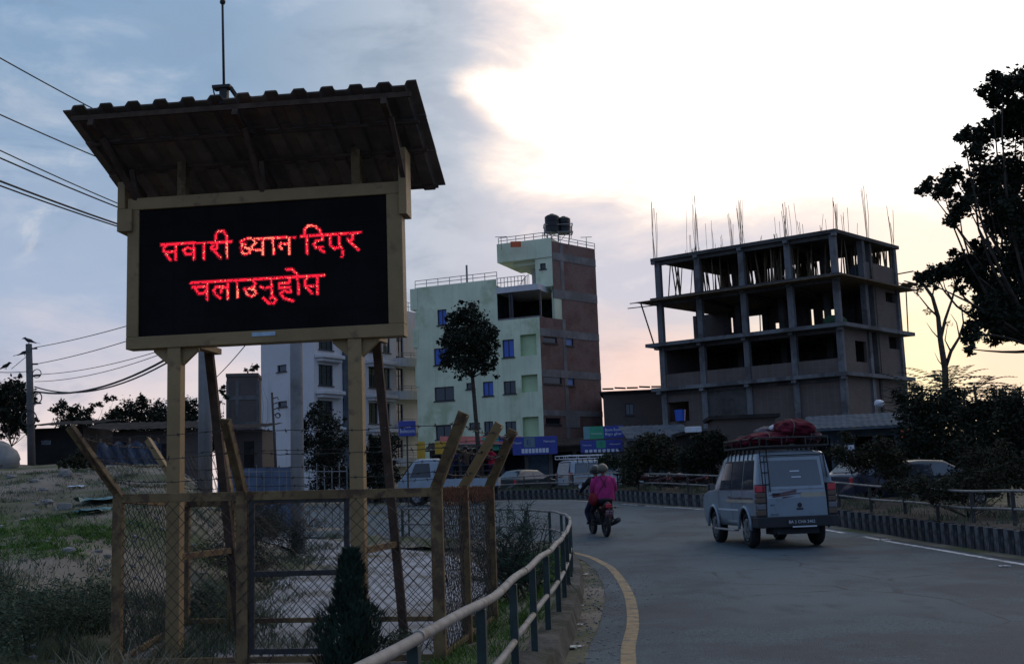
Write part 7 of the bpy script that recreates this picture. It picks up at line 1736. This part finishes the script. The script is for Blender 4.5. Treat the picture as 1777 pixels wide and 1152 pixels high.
a = at(0, 760, 34); g = ground(a.x, a.y); mb = MB(); mb.ball((a.x - .35, 34, g + .30), (.95, .6, .62), 24, 14, .07, 2); hp = thing('covered_heap', 'rounded heap under a pale grey tarpaulin at the field edge', 'heap', (a.x, 34, g)); mb.build('tarpaulin', mat('pale_tarpaulin', (.21, .21, .20), .9, .25, 2, .6, 6), hp, smooth=True)
mb = MB(); mb.torus((a.x - .35, 34, g + .12), (0, 0, 1), .72, .03, 18, 6); mb.build('hem', m_rope, hp, smooth=True)
a, b = at(168, 770, 31), at(280, 775, 31.5); f = Face(a, b); bt2 = thing('blue_sheet', 'crumpled dark blue plastic sheet hung up behind the left cage bay', 'sheet', (a.x, a.y, ground(a.x, a.y))); mb = MB(); NX, NZ = 26, 10; zlo = ground(a.x, a.y)
for j in range(NZ + 1):
    for i in range(NX + 1): mb.v.append(f.pt(f.L * i / NX, zlo + (a.z - zlo) * j / NZ + .06 * math.sin(i * .9) * (j == NZ), .10 * math.sin(i * 1.3 + j * .5) + .05 * math.sin(i * 3.1 + j)))
for j in range(NZ):
    for i in range(NX): q = j * (NX + 1) + i; mb.f.append((q, q + 1, q + NX + 2, q + NX + 1)); mb.m.append(0)
mb.build('sheet', mat('dark_blue_plastic', (.05, .065, .10), .5, .3, 2, .2, 9), bt2, smooth=True)
for u in (0.05, .5, .95): MB().tube([f.pt(f.L * u, zlo - .2, -.15), f.pt(f.L * u, a.z + .15, -.15)], .03, 6).build('stake', m_bamboo, bt2)
# brushwood mound
bush('dark thorny brushwood heap at the crest of the slope', [(125, 800, 16), (145, 795, 20), (165, 805, 16), (108, 806, 10)], 27, 1300, .09, m_leafb, 98, name='brush_heap', cat='heap', dY=.4)
m_stone = mat('grey_stone', (0.19, 0.18, 0.165), .95, .25, 5, .5, 20); m_tealp = mat('teal_plastic', (0.05, 0.13, 0.13), .5, .25, 3, .2, 10)
def stone(label, px, py, r, seed):
    p = on_ground(px, py); mb = MB(); mb.ball(p + ZZ * r[2] * .5, r, 9, 6, .18, seed); tag(mb.build('stone', m_stone), label, 'stone', 'stones on the left slope')
for i, (px, py, r, lab) in enumerate(((113, 826, (.14, .12, .11), 'pale boulder high on the slope below the brushwood'), (75, 852, (.10, .08, .05), 'flat stone on the slope left of the boulder'), (20, 829, (.14, .1, .05), 'flat pale stone at the crest of the slope'), (60, 836, (.12, .1, .04), 'thin slab of stone near the crest'),
                                  (120, 958, (.09, .07, .05), 'small stone between the grass patches'), (40, 905, (.07, .06, .04), 'pebble sized stone on the bare upper slope'), (84, 873, (.09, .07, .05), 'dark stone in the middle of the bare slope'), (30, 870, (.08, .07, .04), 'small pale stone on the bare slope edge'))): stone(lab, px, py, r, i)
def litter(name, label, px, py, size, m, seed, fn=None, up=.5, cat='litter'):
    p = on_ground(px, py, fn); rnd = random.Random(seed); mb = MB(); n = 6
    for j in range(n + 1):
        for i in range(n + 1): mb.v.append(p + Vector(((i / n - .5) * size[0], (j / n - .5) * size[1], .012 + up * size[0] * .35 * vn(i * .8 + seed, j * .8))) + Vector((rnd.gauss(0, .06) * size[0], rnd.gauss(0, .06) * size[1], 0)))
    for j in range(n):
        for i in range(n): q = j * (n + 1) + i; mb.f.append((q, q + 1, q + n + 2, q + n + 1)); mb.m.append(0)
    return tag(mb.build(name, m), label, cat)
litter('plastic_sheet', 'teal plastic sheet lying on the slope left of the cage', 175, 873, (.75, .6), m_tealp, 1)
litter('plastic_sheet', 'second darker teal plastic scrap below the larger teal sheet', 160, 890, (.5, .3), m_tealp, 2)
litter('paper_scrap', 'white paper scrap on the slope near the cage corner', 132, 847, (.35, .12), m_pwht, 3)
tag(MB().obox(on_ground(113, 884) + ZZ * .06, Vector((1, .2, 0)).normalized(), Vector((-.2, 1, 0)).normalized(), ZZ, (-.11, .11), (-.05, .05), (-.06, .05)).build('broken_brick', m_kerbc, bevel=.01), 'grey broken block lying on the slope', 'brick')
m_lit = mat('dirty_white_plastic', (0.45, 0.46, 0.48), .4, .25, 20, .3, 40); m_litg = mat('dull_green_wrapper', (0.13, 0.20, 0.15), .5, .3, 12)
RZ = lambda x, y: rz(y)
for i, (px, py, sz, m, lab) in enumerate(((985, 1128, (.16, .14), m_litg, 'crumpled green wrapper in the gutter nearest the camera'), (1000, 1124, (.10, .08), m_lit, 'white plastic scrap beside the green wrapper in the gutter'), (1012, 1122, (.05, .04), m_litg, 'tiny dark wrapper at the tarmac lip'),
        (1003, 1086, (.13, .07), m_lit, 'grey plastic bag flattened in the gutter'), (1010, 1078, (.09, .06), m_blk, 'black rag scrap in the gutter'), (1013, 998, (.14, .10), m_lit, 'pale plastic bag at the far end of the gutter'), (1036, 1058, (.08, .05), m_blk, 'dark scrap by the tarmac lip midway'), (1008, 1052, (.07, .05), m_lit, 'small torn pale scrap midway along the gutter'),
        (1535, 938, (.22, .10), m_lit, 'pale wrapper lying near the white edge line'), (1743, 984, (.16, .08), m_lit, 'white paper on the tarmac beside the edge line'), (1768, 958, (.25, .12), m_lit, 'torn white bag at the foot of the striped kerb'), (1632, 941, (.12, .07), m_lit, 'tiny scrap by the kerb foot'))):
    litter('litter', lab, px, py, sz, m, 10 + i, RZ, .4)
# gutter grit
gt = MB(); rnd = random.Random(101)
for i in range(900):
    q = P[rnd.randrange(10, 130)]; o = rnd.uniform(.18, .66) if rnd.random() < .85 else rnd.uniform(.6, 1.2); c = Vector((q.x + o, q.y + rnd.uniform(-.2, .2), rz(q.y) + .004)); s_ = rnd.uniform(.005, .022); gt.ball(c, (s_, s_ * .8, s_ * .6), 5, 3, .2, i)
gt.build('gutter_gravel', m_stone, kind='stuff')
gt = MB()
for i in range(700):
    x, y = rnd.uniform(-11, -3), rnd.uniform(9, 27); c = Vector((x, y, ground(x, y) + .005)); s_ = rnd.uniform(.015, .06); gt.ball(c, (s_, s_ * .8, s_ * .6), 5, 3, .25, i)
gt.build('slope_gravel', m_stone, kind='stuff')
# fallen sticks inside the lot, thin iron fence beyond it
for i, (x0, y0, x1, y1) in enumerate(((440, 1048, 560, 1052), (436, 1060, 520, 1064), (460, 1046, 500, 1070))):
    a, b = on_ground(x0, y0), on_ground(x1, y1); tag(MB().tube([a + ZZ * .02, a.lerp(b, .5) + ZZ * .03, b + ZZ * .02], .010, 5).build('stick', m_bark), ('longest of the thin sticks lying in the dirt lot', 'middle stick of the three in the dirt lot', 'shortest crooked stick across the other two')[i], 'stick')
a, b = at(432, 812, 33), at(602, 815, 33); fn_ = thing('iron_fence', 'low thin barred iron fence at the back of the dirt lot', 'fence', (a.x, a.y, ground(a.x, a.y))); f = Face(a, b); zlo = min(ground(a.x, a.y), ground(b.x, b.y))
for i in range(14): MB().tube([f.pt(f.L * i / 13, zlo - .2), f.pt(f.L * i / 13, a.z + .1 * math.sin(i * 2.2))], .014, 5).build('bar', m_conc, fn_)
MB().tube([f.pt(-.3, a.z - .1), f.pt(f.L, a.z - .2)], .015, 5).build('rail', m_conc, fn_)
tag(MB().prism([f.pt(-1.2, zlo - .2, -1), f.pt(f.L * .4, zlo - .2, -1), f.pt(f.L * .4, a.z, -1), f.pt(-1.2, a.z + .05, -1)], f.n * .06).build('tin_fence', mat('blue_tin_panel', (.07, .10, .16), .6, .3, 1.5)), 'dull blue tin panel behind the thin iron fence', 'fence')
